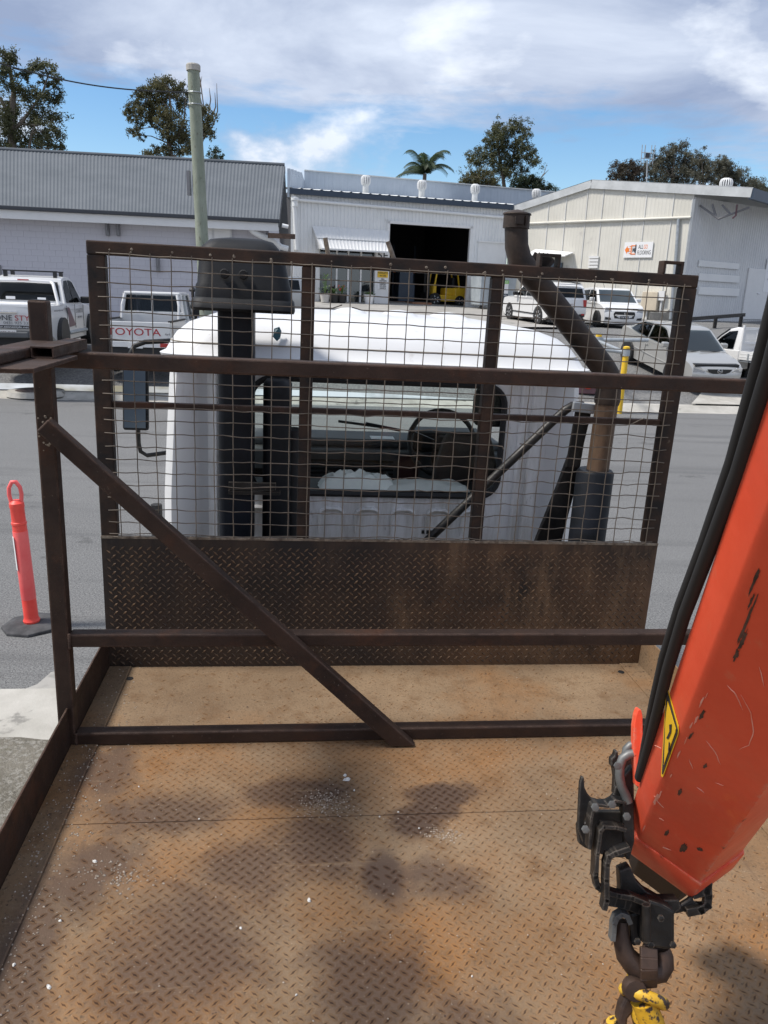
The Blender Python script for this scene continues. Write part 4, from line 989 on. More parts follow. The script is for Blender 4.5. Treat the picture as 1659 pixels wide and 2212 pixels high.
b = MB(); b.bar((-.10, 2.43, .70), (.30, 2.45, .655), .012, .018); b.bar((.1, 2.43, .69), (.36, 2.44, .645), .02, .02); b.build('wiper', MT['dark'], T)
b = MB(); b.box((-1.0, .70, .55), (1.0, .98, .62)); b.build('rear_shelf', MT['dark'], T)
b = MB(); b.box((-1.03, .70, -.5), (1.03, 2.3, -.3)); b.build('cab_floor', MT['dark'], T)
# plastic bags on the shelf: crumpled sheets
def crumple(cx, cy, rx, ry, h, seed, z0):
    rnd = random.Random(seed); N1, N2 = 22, 9; rows = []
    ph = [(rnd.uniform(4, 16), rnd.uniform(0, 6), rnd.uniform(3, 9), rnd.uniform(0, 6), rnd.uniform(.1, .3)) for _ in range(6)]
    for j in range(N2):
        v = j/(N2-1)*2-1; row = []
        for i in range(N1):
            u_ = i/(N1-1)*2-1; e = max(0, 1-abs(u_)**2.6)*max(0, 1-abs(v)**2.2)
            q = sum(a*sin(f*u_+p)*sin(g*v+r) for f, p, g, r, a in ph)
            row.append((cx+u_*rx*(1+.06*q), cy+v*ry, z0+h*(e**.5)*(1+.45*q)+.004))
        rows.append(row)
    b = MB(); b.grid(rows); return b
bg = crumple(-.09, .80, .20, .07, .075, 5, .622); o = bg.build('plastic_bag', MT['bag'], None, smooth=35); o.matrix_basis = TRUCK; tag(o, 'crumpled white plastic bag with peaked top inside rear cab window', 'bag')
bg = crumple(.28, .79, .22, .07, .045, 9, .622); o = bg.build('white_cloth', mottled('cloth', (.6,.59,.56), (.74,.73,.69), 5, .8), None, smooth=60); o.matrix_basis = TRUCK; tag(o, 'flat bundle of white cloth beside plastic bag inside cab window', 'cloth')
# ---------------- intake duct and breather
b = MB()
def rrect(x0, x1, y0, y1, z, r=.03, n=3):
    pts = []
    for cx, cy, a0 in ((x1-r, y0+r, 270), (x1-r, y1-r, 0), (x0+r, y1-r, 90), (x0+r, y0+r, 180)):
        for i in range(n+1):
            a = radians(a0+90*i/n); pts.append(Vector((cx+r*cos(a), cy+r*sin(a), z)))
    return pts
b.loft([rrect(-.757, -.603, .32, .52, z) for z in (-.2, .68, .72, 1.51)]); b.build('intake_duct', MT['ductblue'], T, smooth=45)
b = MB(); b.loft([rrect(-.565, -.435, .40, .58, z, .05) for z in (-.2, 1.14, 1.18)] + [rrect(-.55, -.45, .42, .56, 1.2, .04)]); b.build('second_duct', MT['black'], T, smooth=45)
b = MB(); b.loft([rrect(-.45, -.40, .5, .62, z, .02) for z in (-.2, .92, .96)]); b.build('duct_hose', MT['rubber'], T, smooth=45)
b = MB(); b.box((-.71, .30, .72), (-.50, .318, .755)); b.box((-.71, .30, .70), (-.48, .325, .715)); b.build('duct_bracket', MT['blacksteel'], T)
b = MB()
sec = [(1.500, -.853, -.432, .20, .66), (1.512, -.858, -.428, .19, .67), (1.545, -.852, -.432, .20, .66), (1.553, -.842, -.440, .215, .65), (1.60, -.838, -.447, .22, .64), (1.61, -.832, -.452, .225, .635), (1.70, -.826, -.472, .24, .62), (1.755, -.815, -.497, .26, .60), (1.785, -.785, -.525, .30, .56), (1.797, -.73, -.565, .36, .50)]
b.loft([rrect(x0, x1, y0, y1, z+ (0 if k < 6 else 0), .055, 4) for k, (z, x0, x1, y0, y1) in enumerate(sec)]); b.build('intake_hood', MT['black'], T, smooth=50)
for x in (-.716, -.64): b = MB(); b.lathe([(.001, .012), (.017, .011), (.020, .0)], (x, .226, 1.648), (0,-1,0), 10); b.build('hood_plug', MT['rubber'], T)
# ---------------- exhaust stack
EY = .34
b = MB(); b.tube([(1.008, EY, -.2), (1.008, EY, .835), (1.008, EY, .848)], [.088, .088, .078], 20); b.build('muffler', MT['ductblue'], T, smooth=40)
b = MB(); b.tube([(1.018, EY, .82), (1.022, EY, 1.21)], .052, 16); b.build('tail_pipe', MT['tailpipe'], T, smooth=50)
b = MB(); b.tube([(1.02, EY, 1.16), (1.021, EY, 1.18), (1.021, EY, 1.25), (1.012, EY, 1.29), (.985, EY, 1.325), (.66, EY, 1.655), (.585, EY, 1.725), (.542, EY, 1.775), (.522, EY, 1.83), (.514, EY, 1.90), (.512, EY, 1.925)], [.056, .060, .056, .054, .054, .053, .053, .053, .051, .050, .050], 18); b.build('exhaust_elbow', MT['exhaust'], T, smooth=50)
b = MB(); b.lathe([(.050, .0), (.057, .002), (.057, .055), (.050, .056)], (.512, EY, 1.90), n=18); b.lathe([(.062, 0), (.060, .006), (.02, .018), (.001, .022)], (.512, EY, 1.957), n=18); b.box((.49, EY-.065, 1.915), (.525, EY-.055, 1.945)); b.box((.535, EY-.062, 1.912), (.545, EY-.052, 1.95)); b.build('rain_cap', MT['exhaust'], T, smooth=40)
b = MB(); 
for i in range(4): b.bar((.60+.018*i, EY+.02, 1.735+.006*i), (.635+.018*i, EY+.02, 1.800-.002*i), .014, .05)
b.build('heat_guard', MT['exhaust'], T)
b = MB(); b.tube([(.22, .42, .44), (.80, .42, 1.06), (.855, .42, 1.115), (.885, .42, 1.135), (.94, .42, 1.14)], .021, 10); b.build('stay_rod', MT['blacksteel'], T, smooth=50)
def tp(px, py, y):                        # truck-frame point on the plane y through a pixel
    o = CAMT.translation; r, u_, f = cam_axes(7.204, 15.801, 2.996); d = r*((px-CXP)/FPX) - u_*((py-CYP)/FPX) + f
    return o + d*((y-o.y)/d.y)
b = MB(); b.prism([tp(x, y, .40) for x, y in ((1246,872),(1280,876),(1276,900),(1250,1010),(1222,1010))], (0,.012,0)); b.prism([tp(x, y, .42) for x, y in ((1240,955),(1262,960),(1250,1030),(1212,1175),(1155,1175),(1205,1050))], (0,.03,0)); b.build('stack_bracket', MT['blacksteel'], T, bevel=.004)
b = MB(); b.bar(tp(1237,878,.38), tp(1283,884,.38), .02, .045); b.build('stack_clamp', MT['galv'], T, bevel=.003)
# ---------------- mirror
MM = TR(-1.41, 1.9, .9) @ RX(radians(-9)) @ TR(1.41, -1.9, -.9)
b = MB(); b.box((-1.49, 1.87, .69), (-1.335, 1.93, 1.085), M=MM); mr = b.build('mirror_housing', MT['black'], T, bevel=.015)
m = NT('mirror_glass'); b = MB(); b.box((-1.478, 1.864, .705), (-1.347, 1.868, 1.07), M=MM); b.build('mirror_glass', m.done((.10,.11,.11), .03, 1.0), mr)
b = MB(); b.tube([(-1.41, 1.92, .70), (-1.41, 1.92, .60), (-1.40, 1.92, .545), (-1.36, 1.92, .52), (-1.07, 1.92, .57)], .014, 8); b.build('mirror_arm', MT['blacksteel'], T, smooth=50)
b = MB(); b.tube([(-1.44, 1.92, 1.08), (-1.44, 1.92, 1.16), (-1.42, 1.94, 1.21), (-1.36, 1.98, 1.235), (-1.08, 2.1, 1.255), (-1.0, 2.15, 1.24)], .016, 8); b.build('mirror_arm', MT['blacksteel'], T, smooth=50)
b = MB(); b.tube([(-1.15, 1.0, .1), (-1.15, 1.0, .45)], .03, 8); b.build('snorkel_stub', MT['rubber'], T)
# ---------------- running gear (seen only from beside the truck)
for sx in (-1, 1):
    b = MB(); b.box((sx*.42-.04, -5.1, -.42), (sx*.42+.04, 2.3, -.16)); b.build('chassis_rail', MT['chassis'], T)
def wheel_mb(r, w, rimr):
    b = MB(); b.lathe([(rimr, -w/2), (r*.94, -w/2), (r, -w/2+.03), (r, w/2-.03), (r*.94, w/2), (rimr, w/2)], (0,0,0), (1,0,0), 28); return b
rad = .46; wz = -1.15 + rad + .01
for yy in (1.45, -3.3):
    for sx in (-1, 1):
        b = wheel_mb(rad, .26, .26); o = b.build('tyre', MT['rubber'], T, smooth=40); o.location = (sx*.95, yy, wz)
        b = MB(); b.lathe([(.26, -.08), (.2, -.02), (.1, .02), (.001, .02)], (0,0,0), (sx,0,0), 20); q = b.build('rim', MT['alloy'], o, smooth=40)
    b = MB(); b.tube([(-.9, yy, wz), (.9, yy, wz)], .07, 10); b.build('axle', MT['chassis'], T)

# ------------------------------------------------------------------ welded rack standing in the tray
K = thing('pipe_rack', 'rusty square tube rack frame with diagonal brace standing across the tray', 'rack', TRUCK)
y0, y1 = -.601, -.551
for x0, x1 in ((-1.2315, -1.1755), (1.1755, 1.2315)):
    b = MB(); x0c, x1c = x0, x1
    b.box((x0c+.045 if False else x0c, y0, .001), (x1c, y1, 1.53)); b.build('post', MT['rail'], K, bevel=.006)
b = MB(); b.box((-1.226, y0+.005, 1.5305), (-1.181, y1-.005, 1.532)); b.build('post_mouth', MT['dark'], K)
for z0, z1, xx, dy in ((.0015, .050, 1.1755, 0), (.383, .432, 1.1755, .001), (1.331, 1.381, 1.1755, 0)):
    b = MB(); b.box((-xx, y0+dy, z0), (xx, y1+dy, z1)); b.build('rail', MT['rail'], K, bevel=.006)
b = MB(); p, q = Vector((-1.190, -.626, 1.150)), Vector((.005, -.630, .006))
d = (q-p).normalized(); up = Vector((0,1,0)); side = d.cross(up).normalized()
h = .0265; e0, e1 = p - d*.012, q
poly = [e0+side*h*.9-d*.0, e0-side*h*.9, q-side*h+d*(-.03), q+side*h+d*.055]
poly = [e0+side*h, e0-side*h, Vector((q.x-.055, q.y, .0065)), Vector((q.x+.035, q.y, .0065))]
b.prism([v+Vector((0,-.022,0)) for v in poly], (0, .044, 0)); b.build('brace', MT['rail'], K, bevel=.005)
b = MB()
for i in range(26):
    s = i/25; c = Vector((random.uniform(-1.224, -1.183), 0, 1.12+random.gauss(0, .03))); b.lathe([(random.uniform(.002,.005), .0), (.001, .0015)], (c.x, y0-.0006, c.z), (0,-1,0), 5)
stuff(b.build('weld_spatter', MT['weld'], K))
for x in (-1.1755, 1.1755):              # weld beads where the rails meet the posts
    sx = 1 if x < 0 else -1
    for z0, z1 in ((.004, .05), (.383, .432), (1.331, 1.381)):
        b = MB(); zz = z0
        while zz < z1: b.lathe([(.001, .004), (.0055, .002), (.006, -.002)], (x+sx*.002, y0-.0005, zz), (0, -1, 0), 7); zz += .006
        stuff(b.build('weld_bead', MT['rail'], K))
# side rail running back past the photographer, plate and stub tube
b = MB(); b.box((-1.234, -3.9, 1.384), (-1.150, -.605, 1.4125)); b.build('side_rail', MT['rail'], K, bevel=.006)
b = MB(); b.prism([(-1.40, -1.135, 1.371), (-1.085, -1.135, 1.371), (-1.063, -1.115, 1.371), (-1.060, -.725, 1.371), (-1.40, -.725, 1.371)], (0,0,.012)); b.build('shelf_plate', MT['rail'], K, bevel=.002)
b = MB()
x0, x1, z0, z1 = -1.148, -1.088, 1.3835, 1.415
for a, c in (((x0, -.86, z1-.004), (x1, -.50, z1)), ((x0, -.86, z0), (x1, -.50, z0+.004)), ((x0, -.86, z0), (x0+.004, -.50, z1)), ((x1-.004, -.86, z0), (x1, -.50, z1))): b.box(a, c)
b.build('stub_tube', MT['rail'], K)
b = MB(); b.box((x0+.005, -.7, z0+.005), (x1-.005, -.69, z1-.005)); b.build('tube_shade_sheet', MT['dark'], K)  # dark sheet added inside the stub tube in place of its shade

# ------------------------------------------------------------------ chips of white render left on the tray
chip_m = mottled('white_render', (.55,.54,.51), (.74,.73,.70), 30, .8)
chips = [(750, 1685, .017), (745, 1676, .012), (107, 1700, .010), (205, 1862, .010), (165, 1880, .007), (105, 2133, .010), (93, 2050, .009), (668, 1946, .010), (735, 1975, .009), (520, 2005, .006), (735, 2160, .010), (1530, 1790, .011), (560, 1930, .006), (30, 2085, .008), (690, 1995, .006), (300, 1700, .006), (1250, 1860, .006), (820, 1765, .006), (890, 1745, .005), (905, 1790, .006), (915, 1788, .006), (860, 1755, .005), (745, 1705, .006), (765, 1708, .006), (400, 1890, .006), (215, 1730, .005), (240, 1980, .007), (130, 1990, .006), (360, 1690, .006), (640, 2150, .005), (1180, 1980, .005), (1020, 2110, .005), (480, 2190, .008), (60, 1900, .007), (280, 2120, .006), (430, 1770, .005), (1620, 1820, .008)]
for px, py, r in [c for i, c in enumerate(chips) if i < 3 or i % 2]:
    o_ = CAMT.translation; ra, ua, fa = cam_axes(7.204, 15.801, 2.996); d = ra*((px-CXP)/FPX) - ua*((py-CYP)/FPX) + fa; p = o_ + d*((0-o_.z)/d.z)
    r *= .8; b = MB(); k = 7; base = [Vector((r*random.uniform(.6, 1.25)*cos(2*pi*i/k), r*.7*random.uniform(.6, 1.2)*sin(2*pi*i/k), 0)) for i in range(k)]
    topv = [v*.6+Vector((0,0,r*random.uniform(.25,.7))) for v in base]
    b.loft([base, topv]); o = b.build('render_chip', chip_m, None)
    o.matrix_basis = TRUCK @ TR(p.x, p.y, .0015) @ RZ(random.uniform(0, 6))
    tag(o, 'small white chip of render lying on the rusty tray floor', 'debris', 'white chips on the tray floor')
b = MB(); rnd = random.Random(3)
def grit(cx, cy, sx, sy, n, s0, s1):
    for _ in range(n):
        x, y = rnd.gauss(cx, sx), rnd.gauss(cy, sy)
        if abs(x) > 1.18: continue
        r = rnd.uniform(s0, s1); z0 = .006 if abs(x) > 1.1 else .001
        b.add([(x-r, y-r*.6, z0), (x+r, y-r*.7, z0), (x+r*.7, y+r, z0), (x-r*.6, y+r*.8, z0), (x, y, z0+r*1.1)], [(0,1,4),(1,2,4),(2,3,4),(3,0,4)])
grit(-.30, -.95, .05, .035, 260, .0012, .003); grit(-1.10, -1.0, .05, .5, 500, .0012, .0035); grit(0, -1.2, .7, .5, 500, .001, .0025); grit(.05, -1.12, .03, .02, 120, .0012, .003); grit(-.9, -1.25, .05, .04, 120, .0015, .004)
o = b.build('grit', mottled('grit', (.18,.13,.09), (.55,.48,.40), 60, .9), None); o.matrix_basis = TRUCK; tag(o, 'scattered pale grit and dust on the rusty tray floor', 'grit', kind='stuff')
# ------------------------------------------------------------------ crane boom hanging over the tray at right
m = NT('crane_red')
c = m.mix(m.ramp(m.noise(3.0, 7, 0.6), 0.35, 0.7), (0.70, 0.072, 0.028), (0.82, 0.105, 0.044))
c = m.mix(m.math('MULTIPLY', m.ramp(m.noise(2.4, 6, 0.65, (9,4,4)), 0.50, 0.70), .35), c, (0.40, 0.11, 0.07))          # grease film
c = m.mix(m.math('MULTIPLY', m.ramp(m.noise(34, 5, 0.75, (2,2,2), (1, 1, .12)), 0.60, 0.72), .5), c, (0.66, 0.17, 0.09))  # fine scratches
c = m.mix(m.ramp(m.noise(13, 7, 0.8, (6,1,4)), 0.715, 0.75), c, (0.06, 0.022, 0.014))
bv = m.n('ShaderNodeBevel', samples=6); bv.inputs['Radius'].default_value = 0.012
ge = m.n('ShaderNodeNewGeometry'); dp = m.n('ShaderNodeVectorMath', operation='DOT_PRODUCT'); m.l(bv.outputs[0], dp.inputs[0]); m.l(ge.outputs['Normal'], dp.inputs[1])
ed = m.ramp(dp.outputs['Value'], 0.93, 0.995, (1,1,1,1), (0,0,0,1))
c = m.mix(m.math('MULTIPLY', ed, m.ramp(m.noise(24, 6, 0.75, (1,5,2)), 0.47, 0.56)), c, (0.62, 0.22, 0.15))
c = m.mix(m.math('MULTIPLY', ed, m.ramp(m.noise(17, 6, 0.75, (8,5,2)), 0.57, 0.62)), c, (0.05, 0.022, 0.015))
m.bump(m.noise(40, 6, 0.7), 0.12, 0.004)
MT['crane'] = m.done(c, m.ramp(m.noise(6, 6, .7, (3,3,1)), .3, .7, (.30,.30,.30,1), (.62,.62,.62,1)), 0, 0.1)
MT['chip'] = mottled('bare_primer', (0.72, 0.24, 0.16), (0.80, 0.42, 0.34), 30, 0.5)
MT['scrape'] = mottled('scraped_steel', (0.03, 0.018, 0.014), (0.11, 0.06, 0.045), 30, 0.6)
MT['decal'] = plain('decal_yellow', (0.85, 0.52, 0.02), 0.4, var=.04)
MT['chainyellow'] = mottled('chipped_yellow', (0.60, 0.33, 0.015), (0.68, 0.43, 0.05), 8, 0.5, spots=((0.045, 0.03, 0.025), 55, 0.535), bump=.4, bscale=70)
MT['hookiron'] = mottled('hook_iron', (0.035, 0.024, 0.02), (0.10, 0.062, 0.045), 14, 0.5, 0.4, bump=.2, bscale=80)
CR = AX[0]; CU = AX[1]; CT = -AX[2]
bx = (CR*-.139 + CU*.623 + CT*.770).normalized()
be = CR.copy(); be = (be - bx*be.dot(bx)).normalized()
bn = be.cross(bx); bn = bn if bn.dot(CU) < 0 else -bn
HX = [(-.112, -.142), (-.104, -.090), (0.0, 0.0), (.096, -.055), (.105, -.15), (.0, -.22)]
BO = deep(1378, 1812, 1.62) - (be*HX[1][0] + bn*HX[1][1])
def bp_(i, s, k=1.0): return BO + bx*s + be*(HX[i][0]*k) + bn*(-.11+(HX[i][1]+.11)*k)
def hexring(s, k=1.0, fil=.07):
    out = []
    for i in range(6):
        p = bp_(i, s, k); a = bp_((i-1) % 6, s, k); c = bp_((i+1) % 6, s, k)
        out += [p.lerp(a, fil), p.lerp(a, fil*.3).lerp(p.lerp(c, fil*.3), .5), p.lerp(c, fil)]
    return out
CRN = thing('crane_boom', 'scuffed red hexagonal crane boom with yellow warning triangle and black hoses', 'crane', TR(*bp_(2, -.05))); bpy.context.view_layer.update()
b = MB(); b.loft([hexring(s) for s in (0.0, .4, .9, 1.35, 2.4, 3.4)]); put(b, 'boom_section', MT['crane'], CRN, smooth=30)
b = MB(); b.loft([hexring(-.100, 1.04), hexring(-.104, 1.06), hexring(-.002, 1.06), hexring(.003, 1.03)]); put(b, 'end_collar', MT['crane'], CRN, smooth=30)
b = MB(); b.loft([hexring(s, .78) for s in (-.30, .0)]); put(b, 'inner_section', MT['black'], CRN, smooth=30)
def face(px, py, i, j, off=0.0012):        # pixel on the boom face between corners i and j
    p0 = bp_(i, 0); nrm = (bp_(j, 0)-p0).cross(bx).normalized()
    if nrm.dot(CAMP-p0) < 0: nrm = -nrm
    r = ray(px, py); return CAMP + r*((p0+nrm*off-CAMP).dot(nrm)/r.dot(nrm)), nrm
def z1(x, y): return ((2250+x/2.765)/1.823, (2700+y/2.765)/1.823)
def z2(x, y): return ((2300+x/2.2914)/1.823, (3300+y/2.2914)/1.823)
def decal(poly, i, j, off, name, mt):
    pts = [face(x, y, i, j, off) for x, y in poly]; b = MB(); b.prism([p for p, _ in pts], -pts[0][1]*.0006); return put(b, name, MT[mt], CRN)
decal([z1(*p) for p in ((1043,36),(1052,44),(1166,440),(1168,490),(1160,540),(1000,985),(990,998),(978,985),(976,970),(1030,50))], 0, 1, .0012, 'warning_triangle', 'decal')
decal([z1(*p) for p in ((1043,60),(1155,480),(1150,525),(992,965),(985,960),(1036,80))], 0, 1, .0022, 'triangle_border', 'ink')
decal([z1(*p) for p in ((1046,170),(1135,470),(1130,510),(1003,860),(1008,860),(1022,400))], 0, 1, .0032, 'triangle_field', 'decal')
decal([z1(*p) for p in ((1064,425),(1088,420),(1084,510),(1052,580),(1032,572),(1066,500))], 0, 1, .0042, 'triangle_figure', 'ink')
decal([z1(*p) for p in ((1060,610),(1070,625),(1066,680),(1058,740),(1052,700))], 0, 1, .0042, 'triangle_figure', 'ink')
# scrapes and chips
rnd = random.Random(11)
def scrape(cx, cy, rx, ry, i, j, mt, rot=0.0, n=11):
    poly = []
    for k in range(n):
        a = 2*pi*k/n; q = rnd.uniform(.55, 1.15); x, y = rx*q*cos(a), ry*q*sin(a); poly.append((cx+x*cos(rot)-y*sin(rot), cy+x*sin(rot)+y*cos(rot)))
    decal(poly, i, j, .0008+rnd.uniform(0,.0004), 'paint_scrape', mt)
for a in ((1612,1345,4,60,-.0), (1630,1255,4,36,.2), (1590,1415,5,16,.3), (1604,1385,5,26,.3), (1622,1300,3,18,.3)): scrape(a[0], a[1], a[2], a[3], 1, 2, 'scrape', .40, 23)
for a in ((1516,1545,5,12), (1492,1590,3,10), (1440,1800,4,7), (1477,1832,8,11), (1468,1712,4,9), (1512,1835,7,4), (1523,1655,4,7)): scrape(a[0], a[1], a[2], a[3], 1, 2, 'scrape', .5, 19)
for k in range(12):
    t_ = rnd.random(); x, y = 1384+(1568-1384)*t_, 1795+(1410-1795)*t_
    scrape(x+rnd.uniform(-3, 7), y+rnd.uniform(-6, 6), rnd.uniform(1, 3), rnd.uniform(4, 14), 1, 2, 'chip', .42, 17)
for k in range(5): scrape(rnd.uniform(1400,1500), rnd.uniform(1600,1860), 1, rnd.uniform(5, 14), 1, 2, 'chip', rnd.uniform(-1.2, -.6), 6)
def scratch(pts, i, j):
    b = MB(); q = []
    for (x0, y0), (x1, y1) in zip(pts, pts[1:]):
        for k in range(4): q.append(face(x0+(x1-x0)*k/4+rnd.uniform(-.6,.6), y0+(y1-y0)*k/4+rnd.uniform(-.6,.6), i, j, .0004)[0])
    b.tube(q, [.0002+.0007*sin(pi*k/(len(q)-1)) for k in range(len(q))], 4); put(b, 'scratch', MT['chip'], CRN)
scratch([(1600,1500),(1622,1540),(1628,1580),(1618,1610),(1590,1622)], 1, 2); scratch([(1570,1480),(1590,1500),(1610,1545)], 1, 2); scratch([(1525,1600),(1545,1625),(1560,1660)], 1, 2); scratch([(1505,1700),(1528,1718)], 1, 2); scratch([(1488,1640),(1500,1668)], 1, 2); scratch([(1545,1690),(1570,1700)], 1, 2); scratch([(1640,1440),(1655,1500)], 1, 2)
# red lug on the far edge with a pin
ear = [z1(*p) for p in ((745,255),(725,262),(700,330),(682,450),(678,700),(700,1090),(760,1120),(780,700),(782,600),(778,330),(765,270))]
b = MB(); b.prism([deep(x, y, 1.555) for x, y in ear], -CT*.02); put(b, 'hose_lug', MT['crane'], CRN, bevel=.003)
# hoses
def dep(y):                              # depth of the boom's left edge seen at pixel row y
    o = BO + be*HX[0][0] + bn*HX[0][1] - CAMP
    k = -(y-CYP)/FPX; return (lambda s: (o+bx*s).dot(AX[2]))((k*o.dot(AX[2])-o.dot(AX[1]))/(bx.dot(AX[1])-k*bx.dot(AX[2])))
for off, nm in ((.010, 'hose'), (.028, 'hose')):
    pts = []
    for s_ in (.20, .27, .36, .5, .65, .8, .95, 1.1, 1.25, 1.4, 2.4, 3.35):
        k_ = min(1, max(0, (s_-.2)/.2)); pts.append(bp_(0, s_) - bn*(off*(.25+.75*k_) + .004*sin(s_*9+off*50)) + be*(.004*sin(s_*7)-.004))
    b = MB(); b.tube(pts, .0088, 14); put(b, nm, MT['rubber'], CRN, smooth=60)
b = MB(); b.lathe([(.001, .008), (.005, .006), (.006, -.004), (.001, -.006)], bp_(0, .60)-bn*.046, -bn, 10); put(b, 'hose_fitting', MT['darkgalv'], CRN)
# black saddle brackets left of the boom end
def plate(poly, conv, d, th, name, mt='blacksteel', bev=.003):
    b = MB(); b.prism([deep(*conv(*p), d) for p in poly], -CT*th); return put(b, name, MT[mt], CRN, bevel=bev)
plate([(70,1560),(75,1400),(92,1060),(112,996),(140,1000),(146,1110),(178,1180),(225,1232),(290,1250),(375,1248),(430,1218),(462,1180),(478,1100),(560,1090),(640,1100),(650,1330),(250,1320),(200,1300),(140,1500),(130,1720)], z1, 1.60, .012, 'saddle_plate')
plate([(66,1500),(62,1580),(80,1720),(150,1770),(300,1830),(400,1870),(560,1880),(640,1860),(640,1330),(560,1330),(560,1370),(240,1370),(190,1380),(160,1500)], z1, 1.635, .015, 'saddle_box')
plate([(460,1180),(470,1010),(455,900),(430,880),(432,800),(470,770),(480,715),(510,715),(515,790),(600,780),(680,770),(690,1400),(560,1500),(540,1330)], z1, 1.625, .02, 'mount_plate')
plate([(560,1000),(640,900),(680,880),(690,1700),(640,1900),(600,1900),(560,1500)], z1, 1.575, .02, 'mount_block')
def bar(path, conv, d, r, name, mt='blacksteel', flat=None, dd=None):
    pts = [deep(*conv(*p), d if dd is None else d+dd[i]) for i, p in enumerate(path)]
    b = MB()
    if flat:
        for p, q in zip(pts, pts[1:]):
            e = (q-p).normalized()*flat[0]*.4; b.bar(p-e, q+e, flat[0], flat[1], up=-AX[2])
        return put(b, name, MT[mt], CRN, bevel=.0015)
    b.tube(pts, r, 10); return put(b, name, MT[mt], CRN, smooth=60)
bar([(560,1250),(460,1230),(380,1290),(260,1275),(225,1300),(200,1420),(190,1560),(180,1740)], z1, 1.57, 0, 'bracket_strap', flat=(.006, .03))
bar([(560,1545),(470,1520),(340,1515),(300,1560),(285,1680),(265,1800),(255,1990)], z1, 1.56, 0, 'bracket_strap', flat=(.008, .03))
bar([(690,640),(640,650),(600,690),(585,760)], z1, 1.575, .0085, 'hydraulic_pipe', 'darkgalv')
bar([(690,735),(620,750),(560,790),(530,870),(525,980),(545,1090),(590,1190),(620,1270)], z1, 1.565, .0095, 'hydraulic_pipe', 'darkgalv')
# lower loops, holder and hook
bar([(385,80),(270,120),(215,150),(195,220),(190,360),(192,540),(175,610)], z2, 1.55, 0, 'loop_strap', flat=(.011, .026))
bar([(125,0),(100,150),(92,330),(110,420),(160,460),(300,500),(420,520),(560,580)], z2, 1.575, 0, 'loop_strap', flat=(.011, .026))
bar([(200,540),(320,560),(450,600),(560,640)], z2, 1.60, 0, 'loop_strap', flat=(.025, .02))
plate([(320,300),(420,260),(470,380),(560,480),(700,560),(860,560),(880,640),(820,690),(700,680),(560,640),(420,640),(310,620),(330,480)], z2, 1.61, .03, 'holder_plate')
bar([(1000,500),(1100,470),(1110,420),(1112,520),(1105,600),(1050,640),(950,660)], z2, 1.62, 0, 'side_loop', flat=(.017, .014))
plate([(1000,500),(985,560),(1010,590),(1080,590),(1085,440),(1130,410),(1140,600),(1125,650),(1060,690),(980,700),(900,670),(830,690),(860,610),(940,560)], z2, 1.625, .012, 'side_plate')
plate([(530,590),(600,560),(720,600),(822,660),(822,980),(800,1010),(730,1012),(590,985),(525,955),(515,900)], z2, 1.575, .035, 'hook_holder', bev=.006)
plate([(410,690),(520,660),(525,960),(450,990),(425,960)], z2, 1.60, .03, 'hook_holder_cheek', bev=.006)
bar([(560,600),(565,750),(560,880),(570,930)], z2, 1.535, .0085, 'holder_rib', 'blacksteel')
for x, y in ((440,1290), (150,1560), (255,1320), (600,1420), (500,870)):
    b = MB(); b.lathe([(.008, 0), (.008, .005), (.004, .0055), (.001, .0055)], deep(*z1(x, y), 1.545), -AX[2], 6); put(b, 'bolt_head', MT['darkgalv'], CRN)
for x, y in ((690,720), (800,960), (600,960), (480,930)):
    b = MB(); b.lathe([(.007, 0), (.007, .004), (.001, .005)], deep(*z2(x, y), 1.538), -AX[2], 6); put(b, 'bolt_head', MT['blacksteel'], CRN)
HK = thing('lifting_hook', 'dark iron crane hook with safety latch hanging below boom', 'hook', TR(*deep(*z2(560, 1200), 1.6))); bpy.context.view_layer.update()
b = MB(); path = [(345,745),(340,850),(345,950),(375,1050),(440,1130),(520,1180),(610,1205),(680,1195),(715,1140),(720,1060),(700,990)]
b.tube([deep(*z2(*p), 1.60) for p in path], [.011,.015,.018,.021,.0235,.0245,.0245,.024,.022,.019,.016], 16); put(b, 'hook_body', MT['hookiron'], HK, smooth=60)
b = MB(); pts = [deep(*z2(*p), 1.585) for p in ((405,750),(380,690),(330,672),(285,700),(262,760),(258,830),(250,900))]
for p, q in zip(pts, pts[1:]): b.bar(p-(q-p)*.15, q+(q-p)*.15, .010, .022, up=-AX[2])
put(b, 'safety_latch', MT['darkgalv'], HK, bevel=.001)
SH = thing('chain_shackle', 'yellow and dark chain fitting hanging from crane hook', 'chain', TR(*deep(*z2(560, 1500), 1.6))); bpy.context.view_layer.update()
b = MB(); pts = [deep(*z2(*p), d) for p, d in (((580,990),1.585),((584,1080),1.578),((585,1180),1.574),((582,1260),1.578),((580,1340),1.586))]
for p, q in zip(pts, pts[1:]): b.bar(p-(q-p)*.08, q+(q-p)*.08, .036, .010, up=-AX[2])
b.tube([deep(*z2(580,1000),1.585), deep(*z2(575,985),1.60), deep(*z2(580,990),1.62)], .012, 8)
put(b, 'link', MT['hookiron'], SH, bevel=.003)
cc = deep(*z2(540,1430), 1.60); ee1 = (CR*.93 - CU*.37).normalized(); ee2 = (CU*.45 + CR*.2 - AX[2]*.9).normalized()
b = MB(); b.tube([cc + ee1*(.040*cos(2*pi*i/24)) + ee2*(.036*sin(2*pi*i/24)) for i in range(25)], .0125, 10, cap=False); put(b, 'ring', MT['chainyellow'], SH, smooth=60)
b = MB(); pts = [deep(*z2(*p), 1.60) for p in ((500,1200),(480,1230),(470,1300),(500,1340))]; b.tube(pts, [.011,.020,.022,.016], 10); put(b, 'collar', MT['chainyellow'], SH, smooth=60)
